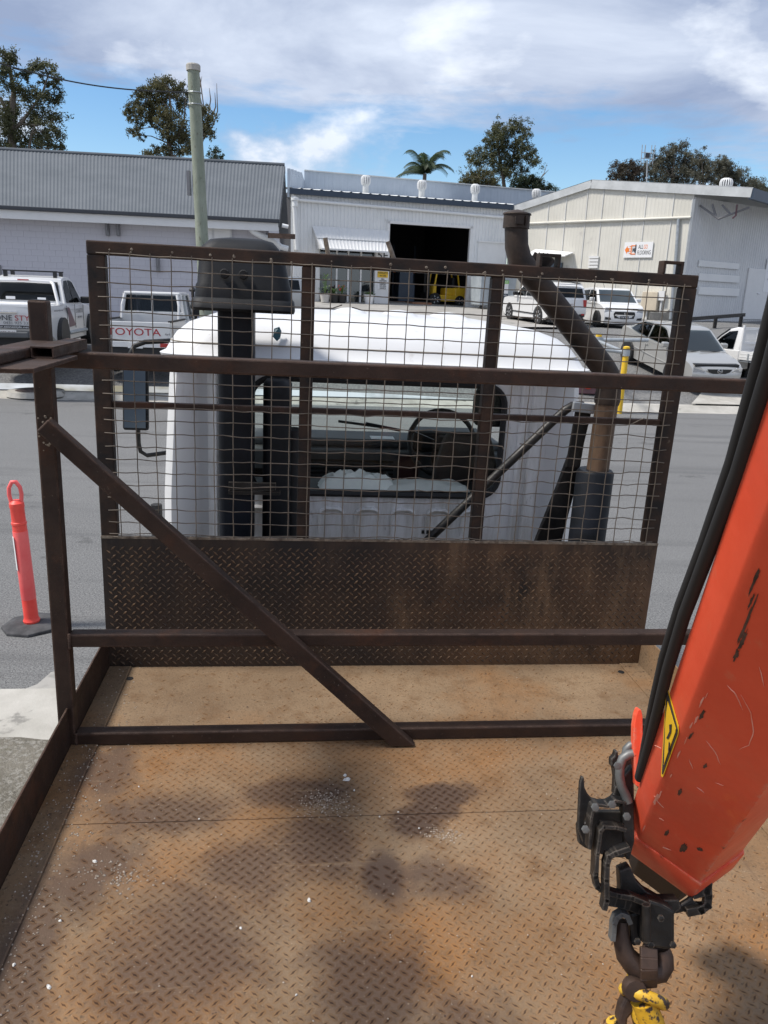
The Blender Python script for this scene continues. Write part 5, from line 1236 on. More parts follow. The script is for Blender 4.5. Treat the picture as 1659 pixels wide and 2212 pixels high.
b = MB(); b.tube([deep(*z2(*p), 1.59) for p in ((530,1460),(560,1540),(600,1640),(640,1760),(660,1900))], [.026,.025,.026,.026,.024], 12); b.tube([deep(*z2(*p), 1.61) for p in ((480,1480),(490,1560),(520,1680),(560,1800))], .018, 10); put(b, 'yellow_link', MT['chainyellow'], SH, smooth=60)
b = MB(); b.prism([deep(*z2(*p), 1.60) for p in ((385,1430),(440,1410),(475,1470),(470,1560),(440,1590),(400,1640),(390,1750),(320,1760),(308,1640),(330,1540))], AX[2]*.03); put(b, 'lever', MT['hookiron'], SH, bevel=.006)
b = MB(); b.lathe([(.001, .016), (.022, .014), (.026, 0), (.022, -.01)], deep(*z2(450,1350),1.585), -AX[2], 14); put(b, 'pin_head', MT['hookiron'], SH, smooth=60)
b = MB(); b.tube([deep(*z2(*p), 1.62) for p in ((250,1640),(275,1700),(290,1800))], .013, 8); put(b, 'chain_end', MT['chainyellow'], SH, smooth=60)
# ------------------------------------------------------------------ vehicles across the street
def make_wheel(parent, pos, r, w, spokes=5, rim=None, side=1):
    b = MB(); ri = r*.66
    b.lathe([(ri, -w/2), (r*.93, -w/2), (r, -w/2+.025), (r, w/2-.025), (r*.93, w/2), (ri, w/2)], (0,0,0), (0,1,0), 26)
    o = b.build('wheel', MT['rubber'], parent, smooth=40); o.location = pos
    b = MB(); y = side*(w/2-.02)
    b.lathe([(ri, 0), (ri*1.02, side*.018), (ri*.93, side*.018), (ri*.90, -side*.03)], (0, y, 0), (0,1,0), 26)
    for k in range(spokes):
        a = 2*pi*k/spokes; b.bar((cos(a)*ri*.12, y, sin(a)*ri*.12), (cos(a)*ri*.95, y+side*.01, sin(a)*ri*.95), ri*.26, .03, up=(0,1,0))
    b.lathe([(ri*.24, side*.02), (.001, side*.025)], (0, y, 0), (0,1,0), 12); b.build('rim', rim or MT['alloy'], o)
    b = MB(); b.lathe([(ri*.95, -side*.04), (.001, -side*.04)], (0, y, 0), (0,1,0), 20); b.build('rim_shade_disc', MT['dark'], o)  # dark disc added for the shade behind the spokes
    return o
class Car:
    """x forward, y left, z up, origin on the ground under the middle"""
    def __init__(s, name, label, cat, M, L, Wd, H, paint, zb, wb, wr, lower, cabin, taper=.16, arch=1.13, bow=.10, group=None, axoff=0.0):
        s.t = thing(name, label, cat, M, group); s.L, s.W, s.H, s.zb = L, Wd, H, zb; s.paint = paint; s.bow = bow; s.taper = taper
        s.zroof = max(z for x, z in cabin) if cabin else H
        s.ax = (wb/2+axoff, -wb/2+axoff); s.wr = wr
        pts = []; zu = wr*.62
        f, r = lower[-1], lower[0]
        bottom = []
        for ax in s.ax:
            ra = wr*arch
            a0 = math.asin(max(-1, min(1, (zu-wr)/ra)))
            arc = [(ax+ra*cos(a0+(pi-2*a0)*i/10), wr+ra*sin(a0+(pi-2*a0)*i/10)) for i in range(11)]
            bottom += arc
        poly = lower + [p for p in bottom]
        s.sweep('body', poly, s.hw, paint, smooth=32, lowpoly=True)
        if cabin: s.sweep('cabin', cabin, s.hwc, paint, smooth=32)
        b = MB(); b.box((-L*.46, -Wd*.40, zu*.7), (L*.46, Wd*.40, zb*.82)); b.build('underbody', MT['dark'], s.t)
        for ax in s.ax:
            for sd in (1, -1):
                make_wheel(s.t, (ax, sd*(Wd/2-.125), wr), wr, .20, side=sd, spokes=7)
                b = MB(); b.lathe([(wr*arch*.995, -.2), (wr*arch*.995, .05)], (ax, sd*(Wd/2-.13), wr), (0, 1, 0), 24); b.build('wheel_arch', MT['dark'], s.t)
    def hw(s, x, z):
        e = abs(x)/(s.L/2); k = 1 - .09*e**5 - .02*e*e
        zz = (z - s.zb*.72)/(s.zb*.72); return s.W/2*k*(1 - .045*zz*zz)
    def hwc(s, x, z):
        k = max(0, (z-s.zb)/(s.zroof-s.zb)); return s.hw(x, s.zb)*(.985 - s.taper*k)
    def P(s, x, z, v, hwf, off=0.0):
        e = min(1.0, abs(x)/(s.L/2)); xs = x - math.copysign(s.bow*abs(v)**3*e**6, x)
        return Vector((xs, v*(hwf(x, z)+off), z))
    def sweep(s, name, poly, hwf, mt, smooth=35, lowpoly=False):
        vs = [-1, -.93, -.75, -.4, 0, .4, .75, .93, 1]; b = MB(); n = len(poly)
        rows = [[s.P(x, z - (.018 if abs(v) > .99 else (.005 if abs(v) > .9 else 0)) * (1 if z > s.zb*.9 else 0), v, hwf) for x, z in poly] for v in vs]
        b.loft(rows, cap=True); return b.build(name, mt, s.t, smooth=smooth)
    def side_pane(s, poly, mt, name='side_window', off=.006, sides=(1, -1), hwf=None):
        for sd in sides:
            b = MB(); b.prism([s.P(x, z, sd, hwf or s.hwc, off) for x, z in poly], (0, -sd*.008, 0)); o = b.build(name, MT[mt], s.t)
        return o
    def cross_pane(s, x0, z0, x1, z1, mt, name, v=.90, off=.008, hwf=None):
        hwf = hwf or s.hwc; nrm = Vector((z1-z0, 0, -(x1-x0))).normalized()
        if nrm.x*((x0+x1)/2 - (0 if hwf == s.hwc else 0)) < 0: nrm = -nrm
        vs = [-v, -v*.6, 0, v*.6, v]; b = MB()
        b.grid([[s.P(x, z, q, hwf)+nrm*off for q in vs] for x, z in ((x0, z0), (x1, z1))]); return b.build(name, MT[mt], s.t, smooth=50)
    def strip(s, pts, r, mt, name, sd, hwf=None, off=.002):
        b = MB(); b.tube([s.P(x, z, sd, hwf or s.hw, off) for x, z in pts], r, 5); return b.build(name, MT[mt], s.t)
    def nose(s, poly, mt, name, x, off=.01, th=.02):           # patch on the front (x>0) or rear: poly of (v, z)
        sg = 1 if x > 0 else -1; b = MB(); b.prism([s.P(x, z, v, s.hw)+Vector((sg*off, 0, 0)) for v, z in poly], (-sg*th, 0, 0)); return b.build(name, MT[mt], s.t)
    def plate(s, x, z, txt, w=.36, h=.12, mt='plate', ink='maroon'):
        sg = 1 if x > 0 else -1; b = MB(); b.box((x, -w/2, z-h/2), (x+sg*.012, w/2, z+h/2)); o = b.build('number_plate', MT[mt], s.t)
        text('plate_number', txt, h*.72, MT[ink], o, frame((x+sg*.013, 0, z), (0, sg, 0), (0,0,1), (sg,0,0)), .001, width=w*.86)
    def mirrors(s, x, z, mt=None, big=1.0):
        for sd in (1, -1):
            y = s.hw(x, s.zb); b = MB(); b.box((x-.09*big, y if sd > 0 else -y-.20*big, z-.07*big), (x+.06*big, y+.20*big if sd > 0 else -y, z+.08*big)); b.build('door_mirror', mt or s.paint, s.t, bevel=.035)
def slope_head(c, ang, wb):               # stand a vehicle on the rising yard
    f = Vector((cos(ang), sin(ang), 0)); a, r = c+f*wb/2, c-f*wb/2; za, zr = zt(a.x, a.y), zt(r.x, r.y)
    return TR(c.x, c.y, (za+zr)/2+.02) @ RZ(ang) @ RY(-atan2(za-zr, wb))
def head(p, ang): return TR(p.x, p.y, p.z) @ RZ(ang)            # ang: heading of +x measured from world +x

# --- silver sedan, facing us
p = hit(1545, 856); ang = atan2(-.975, .22); c0 = Vector((p.x, p.y, 0)) - Vector((cos(ang), sin(ang), 0))*2.28; c0.z = zt(c0.x, c0.y)+.03
lower = [(-2.26, .30), (-2.28, .55), (-2.24, .80), (-2.16, .97), (-2.05, 1.02), (-1.62, 1.04), (-.9, .98), (0, .955), (.75, .945), (1.15, .93), (1.7, .84), (2.02, .76), (2.16, .68), (2.25, .55), (2.26, .36), (2.20, .24)]
cabin = [(-1.72, 1.0), (-1.25, 1.28), (-.95, 1.395), (-.55, 1.45), (0, 1.465), (.25, 1.45), (.42, 1.41), (1.18, .93), (.5, .90), (-1.2, .94)]
C = Car('silver_sedan', 'silver sedan with winged badge facing the street behind right headboard post', 'car', slope_head(c0, ang, 2.64), 4.52, 1.76, 1.465, MT['silver'], .95, 2.64, .315, lower, cabin, .20)
C.side_pane([(-1.50, 1.04), (-1.18, 1.26), (-.9, 1.36), (-.45, 1.40), (-.42, .99), (-1.0, .995)], 'glass'); C.side_pane([(-.36, 1.40), (0, 1.415), (.22, 1.40), (.36, 1.36), (.95, .985), (.3, .98), (-.34, .985)], 'glass')
C.cross_pane(1.14, .955, .44, 1.395, 'glass', 'windscreen', .90); C.cross_pane(-1.68, 1.03, -1.0, 1.37, 'glass', 'rear_window', .86)
C.nose([(-.97, .55), (-.98, .70), (-.72, .715), (-.56, .62), (-.60, .56)], 'lens', 'headlight', 2.20, .03, .10); C.nose([(.97, .55), (.98, .70), (.72, .715), (.56, .62), (.60, .56)], 'lens', 'headlight', 2.20, .03, .10)
C.nose([(-.50, .68), (-.42, .60), (-.25, .555), (.25, .555), (.42, .60), (.50, .68)], 'dark', 'grille', 2.24, .012); C.nose([(-.70, .26), (-.66, .44), (.66, .44), (.70, .26)], 'dark', 'lower_grille', 2.255, .008)
b = MB(); b.tube([Vector((2.262, .075*cos(a), .635+.058*sin(a))) for a in [2*pi*i/20 for i in range(21)]], .009, 6, cap=False); b.tube([(2.265, -.06, .65), (2.268, -.03, .652), (2.27, 0, .618), (2.268, .03, .652), (2.265, .06, .65)], .008, 6); b.build('winged_badge', MT['chrome'], C.t)
for sd in (1, -1):
    C.strip([(1.06, .93), (1.02, .5), (.95, .25)], .006, 'dark', 'door_seam', sd); C.strip([(-.40, .97), (-.38, .5), (-.42, .25)], .006, 'dark', 'door_seam', sd); C.strip([(.9, .52), (0, .53), (-1.0, .55)], .014, 'silver', 'rub_strip', sd, off=.004)
    for x in (-.25, -1.12): C.strip([(x, .80), (x-.16, .805)], .016, 'silver', 'door_handle', sd, off=.012)
C.mirrors(.82, 1.03); C.nose([(-.85, .155), (-.85, .215), (.85, .215), (.85, .155)], 'silver', 'bumper_lip', 2.2, .03, .06)
b = MB(); b.bar((1.15, .65, .945), (1.22, -.05, .955), .015, .015); b.bar((1.14, 0, .945), (1.22, -.6, .95), .015, .015); b.build('wipers', MT['dark'], C.t)
b = MB(); b.grid([[(.98-.3*k, -.6+1.2*i/8, .93+.02*sin(i*2.1+k)*1.5) for i in range(9)] for k in (0, .3, .6)]); b.build('sunshade', MT['bag'], C.t)
# --- small white hatchback facing us, and white off-roader facing away, by the cream shed
def ground(px, py): return hit(px, py)
p = hit(1345, 712); ang = atan2(-.998, .06); c0 = Vector((p.x, p.y, 0)) - Vector((cos(ang), sin(ang), 0))*1.9; c0.z = zt(c0.x, c0.y)+.03
lower = [(-1.90, .30), (-1.93, .6), (-1.90, .92), (-1.6, .99), (-.6, .98), (.5, .95), (.95, .97), (1.45, .90), (1.72, .80), (1.85, .70), (1.91, .50), (1.90, .30), (1.82, .20)]
cabin = [(-1.86, .95), (-1.62, 1.36), (-1.35, 1.47), (-.6, 1.51), (0, 1.51), (.30, 1.47), (1.05, .95), (.5, .9), (-1.5, .9)]
C = Car('white_hatchback', 'small white hatchback with dark grille facing us by cream shed', 'car', slope_head(c0, ang, 2.45), 3.84, 1.74, 1.51, MT['white'], .96, 2.45, .31, lower, cabin, .17)
C.side_pane([(-1.45, 1.06), (-1.35, 1.36), (-.5, 1.42), (-.45, 1.0)], 'tint'); C.side_pane([(-.38, 1.42), (0, 1.42), (.24, 1.38), (.78, 1.0), (-.36, 1.0)], 'tint'); C.side_pane([(.85, .98), (.32, 1.40), (.22, 1.40), (.76, .99)], 'dark', 'pillar')
C.cross_pane(1.0, .985, .34, 1.44, 'glass', 'windscreen', .90); C.cross_pane(-1.85, 1.0, -1.64, 1.36, 'tint', 'rear_window', .86)
for sg in (1, -1):
    C.nose([(sg*.98, .62), (sg*.95, .80), (sg*.75, .80), (sg*.62, .66), (sg*.72, .60)], 'lens', 'headlight', 1.80, .06, .12); C.nose([(sg*.95, .34), (sg*.95, .44), (sg*.70, .42), (sg*.66, .34)], 'dark', 'fog_lamp', 1.88, .03, .05)
C.nose([(-.50, .66), (-.56, .56), (-.50, .40), (.50, .40), (.56, .56), (.50, .66)], 'dark', 'grille', 1.90, .015); C.nose([(-.5, .515), (-.5, .54), (.5, .54), (.5, .515)], 'chrome', 'grille_bar', 1.905, .022)
C.nose([(-.8, .2), (-.8, .25), (.8, .25), (.8, .2)], 'white', 'bumper_lip', 1.88, .05, .06); C.plate(1.935, .44, '778 4SS', .34, .11, 'ink', 'plate'); C.mirrors(.62, 1.06)
text('badge', 'S', .13, MT['chrome'], C.t, frame((1.93, 0, .57), (0,1,0), (0,0,1), (1,0,0)))
for sd in (1, -1): C.strip([(.85, .95), (.84, .4)], .006, 'dark', 'door_seam', sd); C.strip([(-.42, .97), (-.40, .4)], .006, 'dark', 'door_seam', sd)
b = MB(); b.tube([(-.9, 0, 1.5), (-1.15, 0, 1.68)], .008, 5); b.build('aerial', MT['dark'], C.t)

p = hit(1163, 703); ang = atan2(.95, -.30); f_ = Vector((cos(ang), sin(ang), 0)); l_ = Vector((-f_.y, f_.x, 0))
c0 = Vector((p.x, p.y, 0)) + f_*1.32 - l_*.80; c0.z = zt(c0.x, c0.y)+.03
lower = [(-2.12, .42), (-2.20, .55), (-2.20, .72), (-2.15, 1.06), (-1.9, 1.10), (-.6, 1.06), (.6, 1.03), (.95, 1.04), (1.6, 1.0), (2.02, .92), (2.15, .75), (2.2, .5), (2.15, .36)]
cabin = [(-2.14, 1.05), (-1.95, 1.50), (-1.75, 1.62), (-.9, 1.67), (-.1, 1.66), (.25, 1.60), (.98, 1.02), (.3, 1.0), (-1.8, 1.0)]
C = Car('white_offroader', 'white off-roader with roof rails parked tail towards us behind exhaust pipe', 'car', slope_head(c0, ang, 2.6), 4.4, 1.80, 1.67, MT['white'], 1.06, 2.63, .35, lower, cabin, .14, bow=.07)
C.side_pane([(-1.78, 1.14), (-1.66, 1.50), (-.95, 1.56), (-.9, 1.10)], 'tint'); C.side_pane([(-.82, 1.56), (-.2, 1.56), (-.15, 1.09), (-.8, 1.10)], 'tint'); C.side_pane([(-.10, 1.55), (.2, 1.52), (.75, 1.08), (-.08, 1.08)], 'tint')
C.cross_pane(-2.11, 1.12, -1.96, 1.47, 'tint', 'rear_window', .86, .012); C.cross_pane(.94, 1.06, .28, 1.57, 'glass', 'windscreen', .9)
for sg in (1, -1):
    C.nose([(sg*.99, .78), (sg*.98, 1.05), (sg*.80, 1.05), (sg*.82, .78)], 'red', 'tail_lamp', -2.17, .035, .1); C.nose([(sg*.92, .46), (sg*.92, .52), (sg*.75, .52), (sg*.75, .46)], 'red', 'reflector', -2.2, .01)
    C.strip([(-1.7, 1.645), (-.9, 1.705), (-.1, 1.69)], .022, 'dark', 'roof_rail', sg, C.hwc, -.05)
C.nose([(-.95, .40), (-.95, .50), (.95, .50), (.95, .40)], 'dark', 'bumper_trim', -2.19, .015); C.nose([(-.4, .56), (-.4, .62), (.4, .62), (.4, .56)], 'dark', 'tailgate_step', -2.2, .01)
C.plate(-2.215, .86, '198 AS3', .34, .13); C.mirrors(.62, 1.14, MT['dark'])
b = MB(); b.box((-2.06, -.55, 1.60), (-1.85, .55, 1.64)); b.build('rear_spoiler', MT['white'], C.t, bevel=.01)
for sd in (1, -1): C.strip([(-.86, 1.06), (-.86, .5)], .006, 'dark', 'door_seam', sd); C.strip([(.35, 1.03), (.35, .5)], .006, 'dark', 'door_seam', sd); C.strip([(-1.0, .42), (1.0, .42)], .03, 'dark', 'sill', sd)

# --- left: white dual cab ute with lettering, tail towards us
def ute_lettering(): pass
ang = radians(90+9); f_ = Vector((cos(ang), sin(ang), 0)); l_ = Vector((-f_.y, f_.x, 0))
rc = at(104, 661, 18.6)                # right rear top corner of the tub
c0 = Vector((rc.x, rc.y, 0)) + l_*.90 + f_*2.62; c0.z = rc.z - 1.10
lower = [(-2.55, .50), (-2.60, .60), (-2.62, .95), (-2.60, 1.10), (-1.0, 1.12), (-.95, 1.10), (.5, 1.06), (.95, 1.08), (1.6, 1.06), (2.2, .98), (2.5, .85), (2.62, .62), (2.60, .40), (2.5, .34)]
cabin = [(-1.04, 1.05), (-.86, 1.45), (-.72, 1.72), (-.4, 1.79), (.15, 1.78), (.4, 1.72), (1.10, 1.10), (.5, 1.0), (-.8, 1.0)]
C = Car('lettered_ute', 'white dual cab ute with business lettering and white sports bar at left', 'ute', head(c0, ang), 5.25, 1.86, 1.79, MT['white'], 1.08, 3.1, .38, lower, cabin, .17, bow=.05)
C.side_pane([(-.80, 1.14), (-.72, 1.50), (-.50, 1.68), (-.18, 1.70), (-.12, 1.14)], 'tint'); C.side_pane([(-.05, 1.14), (-.10, 1.70), (.14, 1.70), (.36, 1.66), (.85, 1.14)], 'tint')
C.cross_pane(-1.0, 1.18, -.78, 1.64, 'tint', 'rear_window', .90, .012); C.cross_pane(1.05, 1.13, .42, 1.69, 'glass', 'windscreen', .9)
b = MB(); b.box((-2.45, -.76, 1.06), (-1.05, .76, 1.135)); b.build('tonneau_cover', MT['signwhite'], C.t, bevel=.02)
for sd in (1, -1):
    pts = [C.P(-1.50, 1.10, sd, C.hw, -.05), C.P(-1.36, 1.40, sd, C.hw, -.12), C.P(-1.24, 1.60, sd, C.hw, -.17), C.P(-1.16, 1.64, sd, C.hw, -.24)]
    b = MB(); b.tube(pts, .042, 10); b.build('sports_bar', MT['white'], C.t, smooth=60)
    pts = [C.P(-1.05, 1.10, sd, C.hw, -.03), C.P(-1.35, 1.12, sd, C.hw, -.03), C.P(-1.55, 1.10, sd, C.hw, -.03)]; b = MB(); b.tube(pts, .03, 6); b.build('bar_foot', MT['white'], C.t)
    C.strip([(-.10, 1.10), (-.12, .5)], .006, 'dark', 'door_seam', sd); C.strip([(.88, 1.08), (.86, .5)], .006, 'dark', 'door_seam', sd); C.strip([(-.98, 1.08), (-.95, .55)], .006, 'dark', 'door_seam', sd)
    b = MB(); b.tube([C.P(-1.0, .40, sd, C.hw, .03), C.P(1.0, .40, sd, C.hw, .03)], .045, 8); b.build('side_step', MT['galv'], C.t, smooth=60)
    b = MB(); b.prism([C.P(x, z, sd, C.hw, .004) for x, z in ((-.88, 1.04), (-.70, 1.02), (-.10, .56), (-.80, .54))], (0, -sd*.004, 0)); b.build('maroon_wrap', MT['maroon'], C.t)
b = MB(); b.tube([(-1.16, -.62, 1.64), (-1.18, 0, 1.655), (-1.16, .62, 1.64)], .042, 10); b.build('sports_bar', MT['white'], C.t, smooth=60)
b = MB(); b.box((-1.235, -.13, 1.665), (-1.19, .13, 1.69)); b.build('brake_light', MT['red'], C.t)
for x in (-.55, .05):
    b = MB(); b.bar((x, -.66, 1.90), (x, .66, 1.90), .06, .03)
    for y in (-.6, .6): b.box((x-.05, y-.04, 1.74), (x+.05, y+.04, 1.89))
    b.build('roof_bar', MT['dark'], C.t)
C.nose([(-.82, .55), (-.86, .66), (-.84, 1.00), (-.80, 1.06), (.80, 1.06), (.84, 1.00), (.86, .66), (.82, .55)], 'white', 'tailgate', -2.62, .012)
b = MB(); b.box((-2.66, -.20, .90), (-2.63, .20, .955)); b.build('tailgate_handle', MT['chrome'], C.t, bevel=.012)
b = MB(); b.box((-2.76, -.90, .36), (-2.58, .90, .55)); b.box((-2.80, -.45, .36), (-2.74, .45, .50)); b.build('step_bumper', MT['dash'], C.t, bevel=.03)
def rear_text(C, s, y, z, size, mt, w, x=-2.637, nm='lettering'): text(nm, s, size, MT[mt], C.t, frame((x, -y, z), (0,-1,0), (0,0,1), (-1,0,0)), .001, width=w)
rear_text(C, 'STONE', -.22, .80, .17, 'ink', .60); rear_text(C, 'STYLE', .40, .80, .17, 'redtext', .52); rear_text(C, '0431 925 332', .18, .69, .09, 'greyink', .60)
b = MB(); b.box((-2.645, -.80, .565), (-2.635, .80, .635)); b.build('web_strip', MT['ink'], C.t); rear_text(C, 'www.stonestyle.net.au', .1, .60, .07, 'signwhite', .9, -2.647)
C.plate(-2.775, .47, '878 SVK', .38, .13); C.mirrors(.70, 1.20, MT['dark'], 1.2)
for sg in (1, -1): C.nose([(sg*.995, .62), (sg*.995, .98), (sg*.90, .98), (sg*.90, .62)], 'red', 'tail_lamp', -2.60, .025, .08)
y = -(C.hw(.4, .8)+.006)
def side_text(s, x, z, size, mt, w): text('lettering', s, size, MT[mt], C.t, frame((x, -(C.hw(x, z)+.006), z), (1,0,0), (0,0,1), (0,-1,0)), .001, width=w)
side_text('STONESTYLE', .42, .92, .15, 'greyink', .85); side_text('0431 925 332', .40, .76, .06, 'ink', .5); side_text('www.stonestyle.net.au', -1.75, .98, .07, 'greyink', .85)
b = MB(); b.box((-1.03, -.45, 1.20), (-1.02, -.25, 1.26)); b.box((-1.03, .28, 1.20), (-1.02, .5, 1.27)); b.build('window_stickers', MT['signwhite'], C.t)

# --- left: white tub four-wheel drive with red tailgate lettering
ang = radians(90+5); f_ = Vector((cos(ang), sin(ang), 0)); l_ = Vector((-f_.y, f_.x, 0))
rc = at(290, 694, 19.2); c0 = Vector((rc.x, rc.y, 0)) + f_*2.45; c0.z = rc.z - 1.26
lower = [(.2, .55), (.2, 1.2), (.9, 1.2), (1.5, 1.18), (2.3, 1.14), (2.42, 1.05), (2.45, .6), (2.40, .45)]
lower = [(-.25, .52), (-.25, 1.22), (1.0, 1.20), (1.6, 1.18), (2.3, 1.14), (2.42, 1.05), (2.45, .6), (2.40, .45)]
t = thing('tray_four_wheel_drive', 'white four wheel drive with red lettered tailgate beside utility pole', 'ute', head(c0, ang))
def tb(name, a, c, mt, bev=.0, par=None):
    b = MB(); b.box(a, c); return b.build(name, MT[mt], par or t, bevel=bev)
tb('tub_floor', (-2.42, -.86, .78), (-.35, .86, .84), 'dark')
tg = tb('tailgate', (-2.46, -.86, .80), (-2.42, .86, 1.25), 'white', .012)
for sd in (1, -1): tb('tub_side', (-2.42, min(sd*.86, sd*.82), .80), (-.35, max(sd*.86, sd*.82), 1.25), 'white', .01); tb('tub_rail', (-2.44, min(sd*.88, sd*.80), 1.25), (-.35, max(sd*.88, sd*.80), 1.285), 'dark')
tb('tub_liner', (-2.40, -.82, .84), (-.36, .82, 1.10), 'rubber'); tb('tub_front', (-.38, -.86, .80), (-.34, .86, 1.35), 'white')
text('tailgate_lettering', 'TOYOTA', .24, MT['redtext'], t, frame((-2.465, 0.02, 1.0), (0,-1,0), (0,0,1), (-1,0,0)), .003, width=1.28)
text('badge', '4x4', .08, MT['greyink'], t, frame((-2.465, -.78, .97), (0,-1,0), (0,0,1), (-1,0,0)), .002)
tb('rear_sill', (-2.47, -.87, .64), (-2.40, .87, .78), 'white', .01)
for sd in (1, -1): tb('tail_lamp', (-2.49, min(sd*.60, sd*.84), .66), (-2.465, max(sd*.60, sd*.84), .75), 'red')
b = MB(); b.box((-2.485, -.18, .62), (-2.475, .18, .74)); o = b.build('number_plate', MT['plate'], t); text('plate_number', '479', .09, MT['maroon'], o, frame((-2.487, 0, .68), (0,-1,0), (0,0,1), (-1,0,0)), .001)
tb('tow_bar', (-2.40, -.7, .40), (-2.2, .7, .62), 'dark'); tb('chassis', (-2.3, -.5, .40), (2.2, .5, .75), 'dark')
b = MB(); b.loft([[Vector((x, y, z)) for x, y, z in ((-.28, -.86, .55), (2.3, -.86, .55), (2.3, .86, .55), (-.28, .86, .55))], [Vector((x, y, z)) for x, y, z in ((-.28, -.86, 1.20), (2.35, -.84, 1.12), (2.35, .84, 1.12), (-.28, .86, 1.20))]]); b.build('body', MT['white'], t, bevel=.03)
# cab: pillars, roof and panes
tb('roof', (-.30, -.74, 1.86), (1.0, .74, 1.95), 'white', .04); tb('back_panel', (-.30, -.82, 1.2), (-.26, .82, 1.44), 'white', .01)
for sd in (1, -1):
    for (x0, z0, x1, z1, w_) in ((-.28, 1.2, -.24, 1.9, .10), (.45, 1.2, .43, 1.9, .06), (1.35, 1.2, .98, 1.9, .07)):
        b = MB(); b.bar((x0, sd*.82, z0), (x1, sd*.72, z1), .05, w_); b.build('pillar', MT['white'], t)
    b = MB(); b.add([(-.22, sd*.80, 1.24), (.42, sd*.80, 1.24), (.41, sd*.72, 1.86), (-.2, sd*.72, 1.86)], [(0,1,2,3)]); b.add([(.48, sd*.80, 1.24), (1.28, sd*.80, 1.24), (.96, sd*.72, 1.86), (.46, sd*.72, 1.86)], [(0,1,2,3)]); b.build('side_window', MT['tint'], t)
    b = MB(); b.box((1.0, min(sd*.86, sd*1.08), 1.30), (1.08, max(sd*.86, sd*1.08), 1.58)); b.build('door_mirror', MT['dark'], t, bevel=.03)
b = MB(); b.add([(-.29, -.74, 1.46), (-.29, .74, 1.46), (-.25, .68, 1.85), (-.25, -.68, 1.85)], [(0,1,2,3)]); b.build('rear_window', MT['tint'], t)
b = MB(); b.bar((-.30, 0, 1.44), (-.27, 0, 1.87), .04, .05); b.build('window_divider', MT['white'], t)
b = MB(); b.add([(1.36, -.74, 1.22), (1.36, .74, 1.22), (1.0, .68, 1.86), (1.0, -.68, 1.86)], [(0,1,2,3)]); b.build('windscreen', MT['glass'], t)
for sd in (1, -1):
    b = MB(); b.tube([(-.62, sd*.74, 1.26), (-.52, sd*.74, 1.60), (-.40, sd*.68, 1.88)], .035, 8); b.build('roll_bar', MT['white'], t)
b = MB(); b.tube([(1.35, -.90, 1.1), (1.1, -.90, 1.5), (.98, -.88, 1.86), (.96, -.88, 2.0)], .045, 8); b.lathe([(.06, 0), (.10, .01), (.10, .06), (.05, .12)], (.96, -.88, 1.98), n=12); b.build('snorkel', MT['dark'], t)
for ax in (1.5, -1.55):
    for sd in (1, -1):
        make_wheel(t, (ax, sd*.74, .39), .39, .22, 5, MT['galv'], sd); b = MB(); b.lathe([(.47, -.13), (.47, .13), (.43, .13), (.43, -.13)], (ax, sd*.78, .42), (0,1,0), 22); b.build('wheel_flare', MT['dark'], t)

# --- right: white tray ute with mesh headboard, tail towards the street
ang = atan2(.93, -.36); f_ = Vector((cos(ang), sin(ang), 0)); l_ = Vector((-f_.y, f_.x, 0))
rc = at(1566, 716, 24.6); c0 = Vector((rc.x, rc.y, 0)) - l_*.88 - f_*.8; c0.z = zt(c0.x, c0.y)+.02
lower = [(.15, .5), (.15, 1.05), (1.0, 1.06), (1.7, 1.04), (2.3, .96), (2.5, .8), (2.52, .5), (2.45, .35)]
t = thing('tray_ute', 'white tray ute with mesh rear guard parked at right edge', 'ute', head(c0, ang))
b = MB(); b.loft([[Vector((x, sd, z)) for x, z in ((.12, .5), (2.4, .5), (2.5, .8), (2.3, 1.0), (1.5, 1.08), (.12, 1.08))] for sd in (-.88, .88)]); b.build('body', MT['white'], t, bevel=.04)
b = MB(); b.loft([[Vector((x, sd*k, z)) for x, z, k in ((.14, 1.05, .86), (1.45, 1.05, .86), (1.05, 1.45, .78), (.75, 1.68, .72), (.5, 1.74, .70), (.2, 1.72, .70))] for sd in (-1, 1)]); b.build('cabin', MT['white'], t, bevel=.04, smooth=40)
for sd in (1, -1):
    b = MB(); b.prism([(.38, sd*.875, 1.10), (1.28, sd*.875, 1.10), (.98, sd*.80, 1.42), (.74, sd*.745, 1.60), (.42, sd*.735, 1.64)], (0, sd*.006, 0)); b.build('side_window', MT['tint'], t)
    b = MB(); b.tube([(1.45, sd*.87, 1.08), (1.02, sd*.79, 1.48), (.75, sd*.73, 1.68)], .02, 6); b.build('window_trim', MT['dark'], t)
    b = MB(); b.box((1.05, min(sd*.88, sd*1.10), 1.12), (1.18, max(sd*.88, sd*1.10), 1.32)); b.build('door_mirror', MT['white'], t, bevel=.03)
    tb('tray_side', (-2.1, min(sd*.93, sd*.90), .80), (.02, max(sd*.93, sd*.90), 1.06), 'white', .008)
    for z in (.88, .97): tb('side_ridge', (-2.1, min(sd*.936, sd*.93), z), (.02, max(sd*.936, sd*.93), z+.02), 'trimwhite')
    for x in (-.35, -1.3): tb('drop_latch', (x, min(sd*.95, sd*.93), .78), (x+.05, max(sd*.95, sd*.93), 1.0), 'galv')
tb('tray_floor', (-2.1, -.9, .74), (.02, .9, .80), 'galv'); tb('tail_board', (-2.13, -.93, .80), (-2.1, .93, 1.06), 'white', .008)
b = MB()
for z in (1.06, 1.30, 1.72): b.bar((.05, -.88, z), (.05, .88, z), .05, .05)
for y in (-.88, -.30, .30, .88): b.bar((.05, y, .8), (.05, y, 1.82 if abs(y) > .5 else 1.72), .05, .05)
b.build('rear_guard', MT['white'], t)
b = MB()
